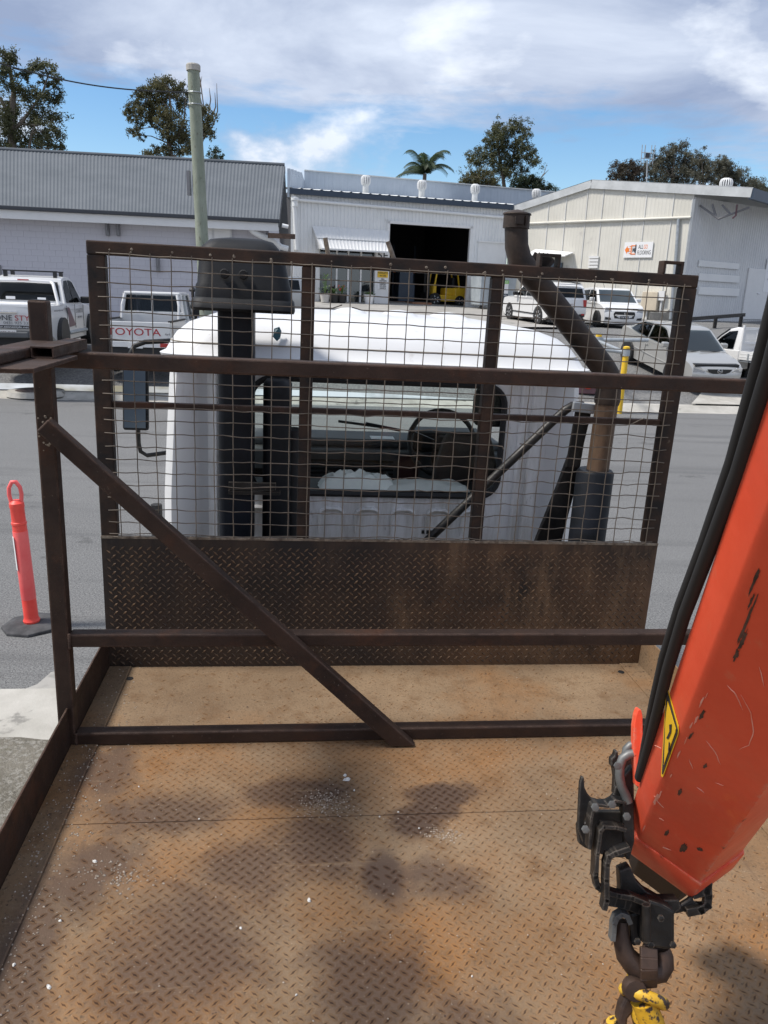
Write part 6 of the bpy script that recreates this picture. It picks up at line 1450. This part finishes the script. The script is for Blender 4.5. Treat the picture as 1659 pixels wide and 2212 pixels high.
for i in range(34):
    y = -.88 + i*.055
    for sg in (1, -1):
        y2 = y+sg*.23
        if -.9 < y2 < .9: b.bar((.05, y, 1.31), (.05, y2, 1.71), .008, .006)
b.build('guard_mesh', MT['trimwhite'], t)
tb('chassis', (-2.0, -.45, .45), (2.2, .45, .74), 'dark')
for ax in (1.62, -1.3):
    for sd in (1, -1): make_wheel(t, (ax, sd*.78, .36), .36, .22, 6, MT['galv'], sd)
bg = crumple(-.45, .45, .55, .35, .34, 21, 0); o = bg.build('load_cover', mottled('grey_tarp', (.30,.31,.33), (.42,.43,.45), 4, .6), None, smooth=40); o.matrix_basis = head(c0, ang) @ TR(0, 0, .80); tag(o, 'grey tarpaulin bundle lying in white tray ute at right', 'tarpaulin')
# --- part of another dark windowed car behind the intake hood
p = hit(628, 668, 24); ang = radians(100); c0 = Vector((p.x, p.y, zt(p.x, p.y)+.03)) + Vector((0, 3.0, .3)); c0 = at(608, 648, 33); c0.z = zt(c0.x, c0.y)+.03
lower = [(-1.90, .30), (-1.93, .6), (-1.90, .92), (-1.6, .99), (-.6, .98), (.5, .95), (.95, .97), (1.45, .90), (1.72, .80), (1.85, .70), (1.91, .50), (1.90, .30), (1.82, .20)]
cabin = [(-1.86, .95), (-1.62, 1.36), (-1.35, 1.47), (-.6, 1.51), (0, 1.51), (.30, 1.47), (1.05, .95), (.5, .9), (-1.5, .9)]
C = Car('silver_hatchback', 'silver hatchback half hidden behind black intake hood by shed corner', 'car', head(c0, ang), 3.9, 1.75, 1.51, MT['silver'], .96, 2.45, .31, lower, cabin, .17)
C.side_pane([(-1.45, 1.06), (-1.35, 1.36), (-.5, 1.42), (-.45, 1.0)], 'tint'); C.side_pane([(-.38, 1.42), (0, 1.42), (.24, 1.38), (.78, 1.0), (-.36, 1.0)], 'tint'); C.cross_pane(-1.85, 1.0, -1.64, 1.36, 'tint', 'rear_window', .86); C.cross_pane(1.0, .985, .34, 1.44, 'glass', 'windscreen', .90)
# ------------------------------------------------------------------ street things
# utility pole
m = NT('treated_pole')
c = m.mix(m.ramp(m.noise(5, 8, 0.7, sc=(1, 1, .25)), 0.35, 0.68), (0.20, 0.23, 0.175), (0.31, 0.335, 0.27))
c = m.mix(m.ramp(m.noise(11, 5, 0.7, (3,1,2), (1, 1, .35)), 0.60, 0.70), c, (0.13, 0.12, 0.085))
m.bump(m.noise(16, 6, .7, sc=(1, 1, .3)), .6, .02)
top = at(417.5, 148, 19.0); pz = zt(top.x, top.y); lean = (at(425, 500, 19.0)-top).normalized()
PO = thing('utility_pole', 'green treated timber utility pole with metal cap rising behind headboard', 'pole', TR(top.x, top.y, pz))
H_ = top.z-pz
b = MB(); N_ = 26; rings = []
for i in range(N_+1):
    z = H_*i/N_-.0; r = .166-.034*i/N_; rings.append([Vector(((H_-z)*.024+(r+.006*sin(3*a+i*1.7)+random.uniform(-.004,.004))*cos(a), r*sin(a), z)) for a in [2*pi*k/14 for k in range(14)]])
b.loft(rings); b.build('shaft', m.done(c, .85), PO, smooth=60)
b = MB(); b.lathe([(.155, -.05), (.157, .06), (.14, .085), (.001, .09)], (0, 0, H_), n=14); b.build('cap', MT['concrete'], PO)
for z in (.48, .72):
    b = MB(); b.tube([(.158*cos(a)+.012, .158*sin(a), H_-z+.01*sin(a)) for a in [2*pi*k/16 for k in range(17)]], .011, 5); b.build('wire_band', MT['galv'], PO)
b = MB(); b.box((-.21, -.08, H_-2.62), (-.14, .04, H_-2.1)); b.build('step_bracket', MT['greyink'], PO)
a0, a1 = top+Vector((-.1, -.1, -.50)), at(-140, 92, 15.5); b = MB(); pts = [a0.lerp(a1, i/24) - Vector((0,0,.22*sin(pi*i/24))) for i in range(25)]
b.tube(pts, .014, 5); o = b.build('overhead_cable', MT['dark'], None); tag(o, 'thin overhead cable running left from the timber pole', 'cable')
# delineator post
base = gnd(70, 1352, .0)
D = thing('delineator_post', 'orange traffic post with loop handle on black rubber base', 'traffic post', TR(base.x, base.y, .0) @ RZ(.3) @ RY(radians(-1.5)) @ Matrix.Diagonal((1, 1, 1.13, 1)))
orange = mottled('traffic_orange', (.84, .060, .045), (.92, .10, .075), 6, .5); pinky = mottled('faded_sleeve', (.86, .11, .11), (.92, .17, .16), 5, .45)
b = MB(); b.lathe([(.001, .035), (.16, .035), (.235, .022), (.24, .0), (.001, .0)], (0,0,0), n=8); b.build('rubber_base', mottled('base_rubber', (.03,.03,.032), (.075,.075,.078), 9, .85), D, bevel=.006)
b = MB(); b.lathe([(.062, .035), (.066, .05), (.058, .065), (.056, .08), (.054, .78), (.058, .785), (.058, .80), (.053, .805), (.052, .90), (.056, .91), (.055, .94), (.03, .96)], (0,0,0), n=22); b.build('tube', orange, D, smooth=35)
b = MB(); b.lathe([(.0565, .22), (.0575, .225), (.0570, .73), (.056, .735)], (0,0,0), n=22); b.build('sleeve', pinky, D, smooth=35)
b = MB(); b.prism([(-.045, -.045, .45), (-.058, -.012, .45), (-.058, -.012, .70), (-.045, -.045, .70)], (-.002, -.002, 0)); b.build('label', MT['signwhite'], D)
b = MB(); b.tube([(-.036, 0, .94), (-.045, 0, 1.0), (-.04, 0, 1.05), (-.015, 0, 1.09), (.015, 0, 1.09), (.04, 0, 1.05), (.045, 0, 1.0), (.036, 0, .94)], .0155, 10); b.build('loop_handle', pinky, D, smooth=60)
# pipe barrier on yellow bollards
def bollard(px, py, d, label, h=1.05):
    p = at(px, py, d); z = zt(p.x, p.y); t = thing('bollard', label, 'bollard', TR(p.x, p.y, z), 'yellow bollards of the pipe barrier')
    b = MB(); b.lathe([(.075, -.1), (.075, h-.24), (.001, h-.24)], (0,0,0), n=16); b.build('post', MT['yellow'], t, smooth=40)
    b = MB(); b.lathe([(.095, h-.24), (.095, h-.07), (.085, h-.07)], (0,0,0), n=16); b.build('fitting', MT['galv'], t, smooth=40)
    b = MB(); b.lathe([(.08, h-.07), (.085, h-.02), (.05, h), (.001, h+.005)], (0,0,0), n=16); b.build('cap', MT['yellow'], t, smooth=40)
    return Vector((p.x, p.y, z+h-.15))
q1 = at(1354, 748, 19.8); k1 = q1.z - zt(q1.x, q1.y); q2 = at(1294, 722, 21.8); k2 = q2.z - zt(q2.x, q2.y)
n1 = bollard(1354, 748, 19.8, 'yellow bollard nearest the silver sedan rear wheel', k1); n2 = bollard(1294, 722, 21.8, 'yellow bollard behind the exhaust pipe, further from the street', k2)
BR = thing('pipe_barrier', 'galvanised pipe barrier rail carried by yellow bollards', 'barrier', TR(*n1)); bpy.context.view_layer.update()
b = MB(); b.tube([n1, at(1230, 746, 20.2)], .06, 10); b.tube([n1+Vector((0,0,-.02)), n2+Vector((0,0,-.04))], .05, 10); put(b, 'near_rail', MT['galv'], BR, smooth=50)
b = MB(); b.tube([at(1235, 730, 22.0), n2, at(1400, 735, 21.9)], .055, 10); put(b, 'far_rail', MT['galv'], BR, smooth=50)
p = at(1282, 758, 21.6); t = thing('hose_reel_box', 'small red box behind the yellow bollards', 'box', TR(p.x, p.y, zt(p.x, p.y))); b = MB(); b.box((-.35, -.2, 0), (.22, .2, .55)); b.build('casing', MT['maroon'], t, bevel=.02); b = MB(); b.lathe([(.17, -.02), (.17, .02), (.001, .03)], (-.1, -.22, .3), (0,-1,0), 14); b.build('reel', MT['red'], t)
# concrete blocks and dark guard rail by the shed
p = hit(1448, 694, 28); t = thing('concrete_wheel_stop', 'dark weathered concrete block with rounded end beside shed', 'concrete block', TR(p.x, p.y, p.z) @ RZ(-.3)); b = MB(); b.prism([(-1.0, 0, -.1), (.65, 0, -.1), (.65, 0, .25), (.5, 0, .5), (-.05, 0, .62), (-.25, 0, .42), (-1.0, 0, .40)], (0, .5, 0)); b.build('block', mottled('dark_concrete', (.10,.10,.095), (.19,.185,.175), 3, .85, bump=.3), t, bevel=.03)
g0, g1 = at(1480, 690, 33), at(1608, 680, 36); t = thing('guard_rail', 'dark timber guard rail along the grey shed wall', 'rail', TR(g0.x, g0.y, zt(g0.x, g0.y))); bpy.context.view_layer.update()
b = MB(); b.bar(g0, g1, .10, .15); put(b, 'rail', MT['blacksteel'], t)
for s in (.05, .5, .95): q = g0.lerp(g1, s); b = MB(); b.bar(q, Vector((q.x, q.y, zt(q.x, q.y)-.1)), .12, .12); put(b, 'post', MT['blacksteel'], t)
# ---------------- forklift in the doorway
p = at(948, 648, 47.0); fz0 = gz-.02
FK = thing('forklift', 'yellow forklift standing in the dark workshop doorway', 'forklift', frame((p.x, p.y, fz0), -fu, fn*-1, (0,0,1)))
def fb(name, shapes, mt, bev=.0):
    b = MB()
    for s in shapes: b.box(*s)
    return b.build(name, MT[mt], FK, bevel=bev)
# local x points to the mast (left in view)
fb('chassis', [((-1.35, -.5, .25), (.55, .5, .62))], 'yellow', .05); fb('counterweight', [((-1.55, -.52, .35), (-.75, .52, 1.05))], 'yellow', .12); fb('engine_hood', [((-.95, -.42, .6), (-.2, .42, 1.02))], 'yellow', .08); fb('seat', [((-.75, -.25, 1.02), (-.2, .25, 1.14)), ((-.85, -.25, 1.05), (-.7, .25, 1.6))], 'dark', .04); fb('cowl', [((.35, -.45, .6), (.58, .45, 1.2))], 'yellow', .04)
b = MB()
for sy in (-.48, .48): b.bar((-1.05, sy, 1.0), (-.85, sy, 2.1), .07, .07); b.bar((.58, sy, .6), (.35, sy, 2.1), .07, .07)
b.build('guard_pillars', MT['yellow'], FK)
b = MB()
for i in range(7): b.bar((-.9, -.48+i*.16, 2.13), (.4, -.48+i*.16, 2.13), .05, .05)
for x in (-.9, .4): b.bar((x, -.5, 2.13), (x, .5, 2.13), .08, .07)
b.build('overhead_guard', MT['yellow'], FK)
fb('mast', [((.75, -.35, .1), (.88, -.25, 2.2)), ((.75, .25, .1), (.88, .35, 2.2)), ((.75, -.35, 2.1), (.88, .35, 2.2)), ((.75, -.35, .5), (.85, .35, .6))], 'dark'); fb('fork_carriage', [((.9, -.5, .3), (.97, .5, .75))], 'dark'); fb('fork', [((.95, -.35, .16), (2.0, -.23, .21))], 'dark'); fb('fork', [((.95, .23, .16), (2.0, .35, .21))], 'dark')
b = MB(); b.tube([(.28+.17*cos(a), .17*sin(a), 1.28+.08*cos(a)) for a in [2*pi*k/16 for k in range(17)]], .02, 6); b.build('steering_wheel', MT['dark'], FK)
for x, r in ((.45, .36), (-1.1, .30)):
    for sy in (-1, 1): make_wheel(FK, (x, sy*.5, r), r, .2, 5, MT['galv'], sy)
# pallets with crates
def pallet(px, py, d, label, z=0):
    p = at(px, py, d); t = thing('pallet', label, 'pallet', frame((p.x, p.y, gz+z), fu, -fn, (0,0,1)), 'timber pallets by the workshop door')
    for i in range(5): b = MB(); b.box((-.58, -.55+i*.24, .12), (.58, -.41+i*.24, .145)); b.build('deck_board', MT['timber'], t)
    for i in range(3): b = MB(); b.box((-.58, -.55+i*.48, .0), (.58, -.45+i*.48, .119)); b.build('bearer', MT['timber'], t)
    return t
pallet(905, 648, 45.5, 'reddish timber pallet nearest the forklift'); pallet(872, 645, 47.2, 'timber pallet under dark crates, left of forklift')
p = at(872, 640, 47.2); t = thing('stacked_crate', 'dark crate stack on pallet inside the doorway', 'crate', frame((p.x, p.y, gz+.15), fu, -fn, (0,0,1))); b = MB(); b.box((-.5, -.5, 0), (.5, .5, 1.0)); b.box((-.45, -.45, 1.01), (.4, .4, 1.7)); b.build('crates', MT['navy'], t, bevel=.03)
# steel bin right of the door
p = on_wall(1062, 660, FL+fn*1.6, fu); gb = zt(p.x, p.y)+.05
t = thing('steel_bin', 'grey steel waste bin with green label beside roller door', 'bin', frame((p.x, p.y, gb), fu, -fn, (0,0,1)))
b = MB(); b.loft([[Vector(q) for q in ((-1.0, -.6, .2), (1.0, -.6, .2), (1.0, .6, .2), (-1.0, .6, .2))], [Vector(q) for q in ((-1.05, -.75, 1.75), (1.05, -.75, 1.75), (1.05, .75, 1.75), (-1.05, .75, 1.75))]]); b.build('body', mottled('bin_grey', (.30,.34,.37), (.40,.44,.47), 2, .5), t, bevel=.04)
b = MB(); b.box((-1.1, -.8, 1.75), (1.1, .8, 1.85)); b.build('lid', MT['parapet'], t, bevel=.03)
b = MB(); b.box((-.35, -.77, .8), (.55, -.72, 1.5)); lb = b.build('label', MT['signwhite'], t); b = MB(); b.box((-.35, -.785, 1.36), (.55, -.771, 1.52)); b.build('label_band', plain('lime_green', (.22,.55,.08), .5), t); b = MB(); b.box((-.35, -.775, .62), (.55, -.70, .84)); b.build('label_foot', MT['navy'], t)
text('lettering', 'JJ', .4, MT['ink'], t, frame((.1, -.775, 1.1), (1,0,0), (0,0,1), (0,-1,0)), .004); text('lettering', 'RUBBISH BINS', .12, MT['signwhite'], t, frame((.1, -.79, 1.44), (1,0,0), (0,0,1), (0,-1,0)), .004, width=.8); text('lettering', '13 0220', .12, MT['signwhite'], t, frame((.1, -.79, .74), (1,0,0), (0,0,1), (0,-1,0)), .004, width=.7)
for x in (-.85, .85):
    b = MB(); b.lathe([(.1, -.04), (.1, .04)], (x, -.5, .1), (0,1,0), 12); b.build('castor', MT['rubber'], t)
# pot plants beside the shopfront
leafm = mottled('pot_leaves', (.05, .10, .025), (.11, .19, .05), 6, .5)
def pot_plant(px, d, h, label, potm, flower=None):
    p = on_wall(px, 645, FL+fn*.9, fu); t = thing('pot_plant', label, 'plant', TR(p.x, p.y, gz))
    b = MB(); b.lathe([(.20, 0), (.27, .42), (.29, .42), (.29, .47), (.25, .47), (.24, .40), (.001, .40)], (0,0,0), n=16); b.build('pot', potm, t, smooth=40)
    b = MB(); rnd = random.Random(px)
    for i in range(46):
        a, r = rnd.uniform(0, 6.28), rnd.uniform(.05, .32); z = rnd.uniform(.45, .47+h); c = Vector((cos(a)*r, sin(a)*r, z)); dv = Vector((cos(a), sin(a), rnd.uniform(.2, 1.4))).normalized()*rnd.uniform(.14, .3); w = dv.cross(Vector((0,0,1))).normalized()*.035
        b.add([c-dv*.5, c+w, c+dv*.5+Vector((0,0,-.03)), c-w], [(0,1,2,3)])
    for i in range(5): a = i*1.25; b.tube([(0,0,.4), (cos(a)*.1, sin(a)*.1, .45+h*.9)], .012, 4)
    b.build('leaves', leafm, t)
    if flower:
        b = MB()
        for i in range(14): c = Vector((rnd.uniform(-.2,.2), rnd.uniform(-.2,.2), rnd.uniform(.6, .55+h))); b.lathe([(.001, -.03), (.05, 0), (.001, .03)], c, n=6)
        b.build('flowers', flower, t)
pot_plant(702, 42, .95, 'tall green pot plant in pale pot beside shopfront', MT['terracotta']); pot_plant(722, 42, .25, 'low green pot plant in dark pot next to tall one', MT['dark']); pot_plant(738, 42, .40, 'red flowering pot plant by shopfront glass', MT['dark'], MT['red']); pot_plant(797, 42, .15, 'small white pot by the numbered pier', MT['signwhite'])

# ------------------------------------------------------------------ trees
def leaf_mat(name, a, c):
    m = NT(name); col = m.mix(m.ramp(m.noise(1.1, 5, .6), .35, .68), a, c); m.b.inputs['Subsurface Weight'].default_value = 0
    m.done(col, .55); tl = m.n('ShaderNodeBsdfTranslucent'); m.l(col, tl.inputs[0]); mx = m.n('ShaderNodeMixShader'); mx.inputs[0].default_value = .42
    m.l(m.b.outputs[0], mx.inputs[1]); m.l(tl.outputs[0], mx.inputs[2]); m.l(mx.outputs[0], m.out.inputs[0]); return m.mat
EUC1 = leaf_mat('eucalypt_leaves', (.055, .066, .030), (.135, .138, .062)); EUC2 = leaf_mat('olive_leaves', (.065, .070, .030), (.165, .152, .070)); CAS = leaf_mat('she_oak_leaves', (.070, .072, .052), (.145, .140, .098)); DKG = leaf_mat('dark_leaves', (.020, .035, .018), (.050, .070, .030)); PAL = leaf_mat('palm_fronds', (.030, .055, .030), (.075, .105, .050))
BARK = mottled('bark', (.10, .085, .07), (.24, .20, .165), 4, .85, sc=(1, 1, .3), bump=.3, bscale=20)
def tree(name, label, base, clumps, trunk, leafm, n=90, ls=.30, seed=1, droop=.5, group=None, twigs=None):
    """clumps: (pixel x, y, radius in pixels, depth offset) at the tree's distance; trunk: list of pixel polylines with radii"""
    rnd = random.Random(seed); d = base[2]; bp0 = at(base[0], base[1], d); z0 = min(bp0.z-2.0, zt(bp0.x, bp0.y)) if bp0.y < 300 else bp0.z
    t = thing(name, label, 'tree', TR(bp0.x, bp0.y, zt(bp0.x, bp0.y)), group); bpy.context.view_layer.update()
    b = MB(); stem = at(base[0], base[1], d)
    b.tube([Vector((stem.x, stem.y, zt(stem.x, stem.y)-.3)), stem.lerp(Vector((stem.x, stem.y, zt(stem.x, stem.y))), .4)+Vector((.1,0,0)), stem], [.22, .19, .15], 8)
    px = d/FPX
    for line, r0, r1 in trunk:
        k = len(line); pts = [at(x, y, d+(dd if (dd := (q[2] if len(q) > 2 else 0)) else 0)) for q in line for x, y in ((q[0], q[1]),)]
        b.tube(pts, [.55*(r0+(r1-r0)*i/(k-1)) for i in range(k)], 7)
    # branchlets from the nearest limb point to each clump
    limb = [at(q[0], q[1], d+(q[2] if len(q) > 2 else 0)) for line, _, _ in trunk for q in line]
    cl = []
    for c in clumps:
        cx, cy, r = c[:3]; dd = c[3] if len(c) > 3 else rnd.uniform(-1, 1)*r*px*1.6
        p = at(cx, cy, d+dd); cl.append((p, r*px*1.12)); nr = min(limb, key=lambda q: (q-p).length + max(0, q.z-p.z)*2)
        mid = nr.lerp(p, .5)+Vector((rnd.uniform(-.2,.2), rnd.uniform(-.2,.2), .1*(p-nr).length)); b.tube([nr, mid, p], [.035, .025, .012], 5)
    if twigs:
        for line in twigs: b.tube([at(x, y, d) for x, y in line], [.05]+[.03]*(len(line)-2)+[.01], 4)
    b2 = b; o = put(b2, 'trunk', BARK, t, smooth=60)
    b = MB()
    for p, r in cl:
        m_ = max(40, int(4.2*n*(r/.50)**1.5))
        sub = [(p+Vector((rnd.gauss(0,.52), rnd.gauss(0,.52), rnd.gauss(0,.40)))*r, rnd.uniform(.13, .30)*r) for _ in range(13)]
        for _ in range(m_):
            q, rr = rnd.choice(sub); v = Vector((rnd.gauss(0,1), rnd.gauss(0,1), rnd.gauss(-droop*.5,1.0)))*rr
            c = q+v; dv = Vector((rnd.gauss(0,1), rnd.gauss(0,1), rnd.gauss(-droop,.7))).normalized()*ls*.60*rnd.uniform(.6,1.4); w = dv.cross(Vector((rnd.gauss(0,1), rnd.gauss(0,1), rnd.gauss(0,1)))).normalized()*ls*rnd.uniform(.07,.14)
            b.add([c-dv*.5, c-dv*.1+w, c+dv*.5, c-dv*.1-w], [(0,1,2,3)])
    put(b, 'crown', leafm, t); return t
def fill(poly, r, rnd, k):                # clump centres inside a pixel polygon
    out = []; xs = [p[0] for p in poly]; ys = [p[1] for p in poly]
    def inside(x, y):
        c = False; n = len(poly)
        for i in range(n):
            (x1, y1), (x2, y2) = poly[i], poly[(i+1) % n]
            if (y1 > y) != (y2 > y) and x < (x2-x1)*(y-y1)/(y2-y1)+x1: c = not c
        return c
    for _ in range(4000):
        x, y = rnd.uniform(min(xs), max(xs)), rnd.uniform(min(ys), max(ys))
        if inside(x, y) and all((x-a)**2+(y-q)**2 > (r*.95)**2 for a, q, *_ in out): out.append((x, y, r*rnd.uniform(.75, 1.15)))
        if len(out) >= k: break
    return out
rnd = random.Random(5)
cl = [(10, 115, 16), (28, 128, 12), (5, 150, 18), (-30, 140, 30), (-60, 170, 30), (85, 142, 14), (105, 152, 14), (118, 165, 10), (72, 150, 8), (122, 185, 10), (95, 178, 10), (50, 165, 11), (60, 158, 8), (20, 185, 20), (-20, 200, 26), (85, 205, 18), (110, 215, 16), (60, 210, 16), (125, 205, 8), (30, 225, 20), (-10, 240, 26), (60, 250, 22), (95, 250, 20), (120, 258, 14), (125, 285, 13), (100, 285, 20), (70, 285, 18), (35, 265, 18), (10, 280, 22), (-30, 280, 30), (40, 300, 18), (110, 310, 16), (80, 315, 16), (50, 320, 14), (20, 312, 18), (128, 318, 9), (10, 250, 16)]
tree('eucalypt_tree', 'large dark eucalypt at the left edge above the grey roof', (30, 330, 46), cl, [([(30, 345), (26, 300), (24, 260), (30, 200), (22, 150), (10, 110)], .45, .1), ([(26, 285), (45, 265), (65, 240), (90, 205), (105, 160)], .22, .06), ([(26, 260), (5, 220), (-20, 180)], .25, .08), ([(60, 335), (68, 290), (80, 262)], .14, .06), ([(45, 268), (80, 270), (112, 262)], .12, .05)], EUC1, 150, .26, 3, .35)
cl = [(345, 182, 15), (365, 178, 13), (330, 185, 13), (385, 190, 15), (318, 195, 10), (300, 205, 13), (290, 220, 12), (285, 235, 12), (300, 240, 13), (282, 250, 8), (318, 225, 12), (340, 205, 16), (362, 205, 15), (345, 225, 18), (375, 225, 18), (320, 250, 14), (300, 262, 11), (290, 280, 10), (300, 292, 8), (330, 262, 12), (350, 250, 18), (380, 250, 20), (360, 275, 18), (390, 275, 20), (372, 300, 16), (398, 300, 18), (355, 262, 12), (440, 235, 13), (452, 255, 12), (445, 275, 14), (455, 290, 9), (428, 250, 14), (425, 285, 14), (340, 330, 14), (320, 335, 10), (360, 325, 14), (385, 325, 16), (410, 320, 14), (405, 210, 12)]
tree('eucalypt_tree', 'spreading eucalypt with drooping leaves behind the timber pole', (375, 335, 44), cl, [([(372, 350), (365, 310), (362, 280), (370, 240), (365, 195)], .26, .06), ([(366, 315), (385, 290), (398, 260), (400, 220)], .16, .05), ([(362, 285), (335, 262), (305, 250)], .12, .04), ([(430, 345), (432, 300), (440, 265)], .12, .04)], EUC2, 165, .24, 8, .9, twigs=[[(430, 330), (440, 300), (462, 268), (470, 240), (468, 180)], [(440, 300), (450, 250), (455, 215), (452, 190)], [(432, 290), (440, 230), (432, 170), (428, 155)], [(455, 260), (466, 230), (464, 200)], [(440, 250), (430, 200), (436, 165)]])
cl = [(455, 335, 10), (465, 325, 9), (472, 338, 10), (460, 345, 10), (478, 345, 7)]
tree('young_tree', 'small dark young tree right of the timber pole', (466, 352, 46), cl, [([(466, 360), (465, 330)], .08, .03)], DKG, 130, .2, 2, .0)
# tall eucalypt and its neighbours behind the workshop
cl = fill([(1062, 272), (1085, 264), (1100, 268), (1125, 265), (1145, 285), (1148, 315), (1158, 330), (1160, 350), (1148, 362), (1130, 372), (1105, 378), (1070, 375), (1045, 360), (1018, 350), (1012, 332), (1030, 318), (1045, 305), (1060, 300)], 12, rnd, 44)
tree('gum_tree', 'tall open gum tree behind the pale workshop roof', (1088, 405, 74), cl, [([(1090, 412), (1086, 380), (1080, 350), (1075, 310), (1085, 275)], .34, .08), ([(1088, 385), (1105, 350), (1115, 310), (1110, 280)], .25, .06), ([(1084, 365), (1060, 335), (1035, 325)], .16, .05), ([(1100, 360), (1130, 340), (1150, 330)], .14, .04)], EUC1, 105, .30, 12, .5)
cl = fill([(1000, 392), (1010, 378), (1035, 372), (1060, 380), (1075, 395), (1070, 408), (1005, 408)], 10, rnd, 22)
tree('bushy_tree', 'yellowish green bushy tree left of tall gum', (1035, 410, 70), cl, [([(1035, 415), (1035, 385)], .2, .08)], EUC2, 140, .26, 4, .2)
cl = fill([(1110, 395), (1125, 385), (1150, 380), (1170, 392), (1185, 402), (1200, 408), (1110, 412)], 9, rnd, 26)
tree('bushy_tree', 'dark low tree between tall gum and cream gable', (1150, 412, 72), cl, [([(1150, 418), (1150, 390)], .18, .06)], DKG, 140, .26, 6, .2, twigs=[[(1160, 395), (1175, 375), (1182, 352)], [(1172, 380), (1186, 366)]])
cl = fill([(1325, 372), (1335, 352), (1350, 358), (1368, 352), (1385, 360), (1392, 388), (1340, 394), (1322, 388)], 10, rnd, 22)
tree('she_oak_tree', 'reddish tinged tree behind roof aerial, left of the grove', (1358, 398, 66), cl, [([(1358, 405), (1356, 365)], .2, .05)], leaf_mat('rusty_leaves', (.05, .036, .026), (.085, .075, .05)), 120, .26, 7, .3)
cl = fill([(1395, 365), (1405, 352), (1418, 340), (1428, 328), (1455, 322), (1478, 312), (1492, 330), (1502, 350), (1500, 385), (1470, 400), (1410, 394)], 12, rnd, 40)
tree('she_oak_tree', 'tallest feathery grey green tree behind cream shed roof', (1455, 405, 70), cl, [([(1455, 412), (1452, 370), (1462, 325)], .28, .05), ([(1453, 385), (1425, 350)], .12, .04), ([(1453, 380), (1485, 345)], .12, .04)], CAS, 120, .26, 9, .2)
cl = fill([(1500, 352), (1510, 336), (1522, 342), (1535, 362), (1540, 388), (1505, 392)], 10, rnd, 18)
tree('she_oak_tree', 'narrow grey green tree between the two wide ones at right', (1520, 402, 68), cl, [([(1520, 410), (1516, 345)], .18, .04)], CAS, 120, .26, 10, .2)
cl = fill([(1540, 370), (1552, 348), (1568, 344), (1582, 362), (1600, 372), (1612, 392), (1640, 398), (1650, 415), (1545, 400)], 11, rnd, 34)
tree('she_oak_tree', 'grey green tree behind the round roof vent at right', (1585, 412, 70), cl, [([(1585, 420), (1572, 355)], .22, .05)], CAS, 120, .26, 14, .2)
cl = fill([(1615, 398), (1630, 390), (1650, 402), (1680, 410), (1690, 425), (1620, 415)], 9, rnd, 16)
tree('bushy_tree', 'low dark tree at the far right edge behind shed roof', (1650, 422, 74), cl, [([(1650, 430), (1648, 405)], .18, .06)], DKG, 120, .26, 15, .2)
# palm
pc = at(918, 372, 66); t = thing('palm_tree', 'feathery palm showing above the grey warehouse parapet', 'tree', TR(pc.x, pc.y, zt(pc.x, pc.y))); bpy.context.view_layer.update()
b = MB(); b.tube([Vector((pc.x, pc.y, zt(pc.x, pc.y)-.2)), Vector((pc.x-.1, pc.y, pc.z*.6)), pc+Vector((0,0,-.1))], [.22, .18, .15], 9); put(b, 'trunk', BARK, t, smooth=60)
rnd = random.Random(4)
for k in range(17):
    a = 2*pi*k/17+rnd.uniform(-.15,.15); up_ = rnd.choice((1.9, 1.5, 1.0, .4, 1.7)); L_ = rnd.uniform(2.1, 2.7); b = MB(); pts = []
    for i in range(11):
        s = i/10; pts.append(pc+Vector((cos(a)*L_*s*(.55+.45*(1-up_/1.7)+.25*s), sin(a)*L_*s*.8, up_*L_*.62*s-1.05*L_*.55*s*s*s)))
    b.tube(pts, [.03*(1-i/12) for i in range(11)], 4)
    for i in range(1, 11):
        tn = (pts[i]-pts[i-1]).normalized(); sd = tn.cross(Vector((0,0,1))).normalized()
        for j in range(3):
            q = pts[i-1].lerp(pts[i], j/3)
            for sg in (1, -1):
                lv = (sd*sg*.8+tn*.55+Vector((0,0,-.55))).normalized()*.62*(1-.5*abs(i/10-.45)); w = tn*.045
                b.add([q-w, q+w, q+lv+w*.2, q+lv-w*.2], [(0,1,2,3)])
    put(b, 'frond', PAL, t)
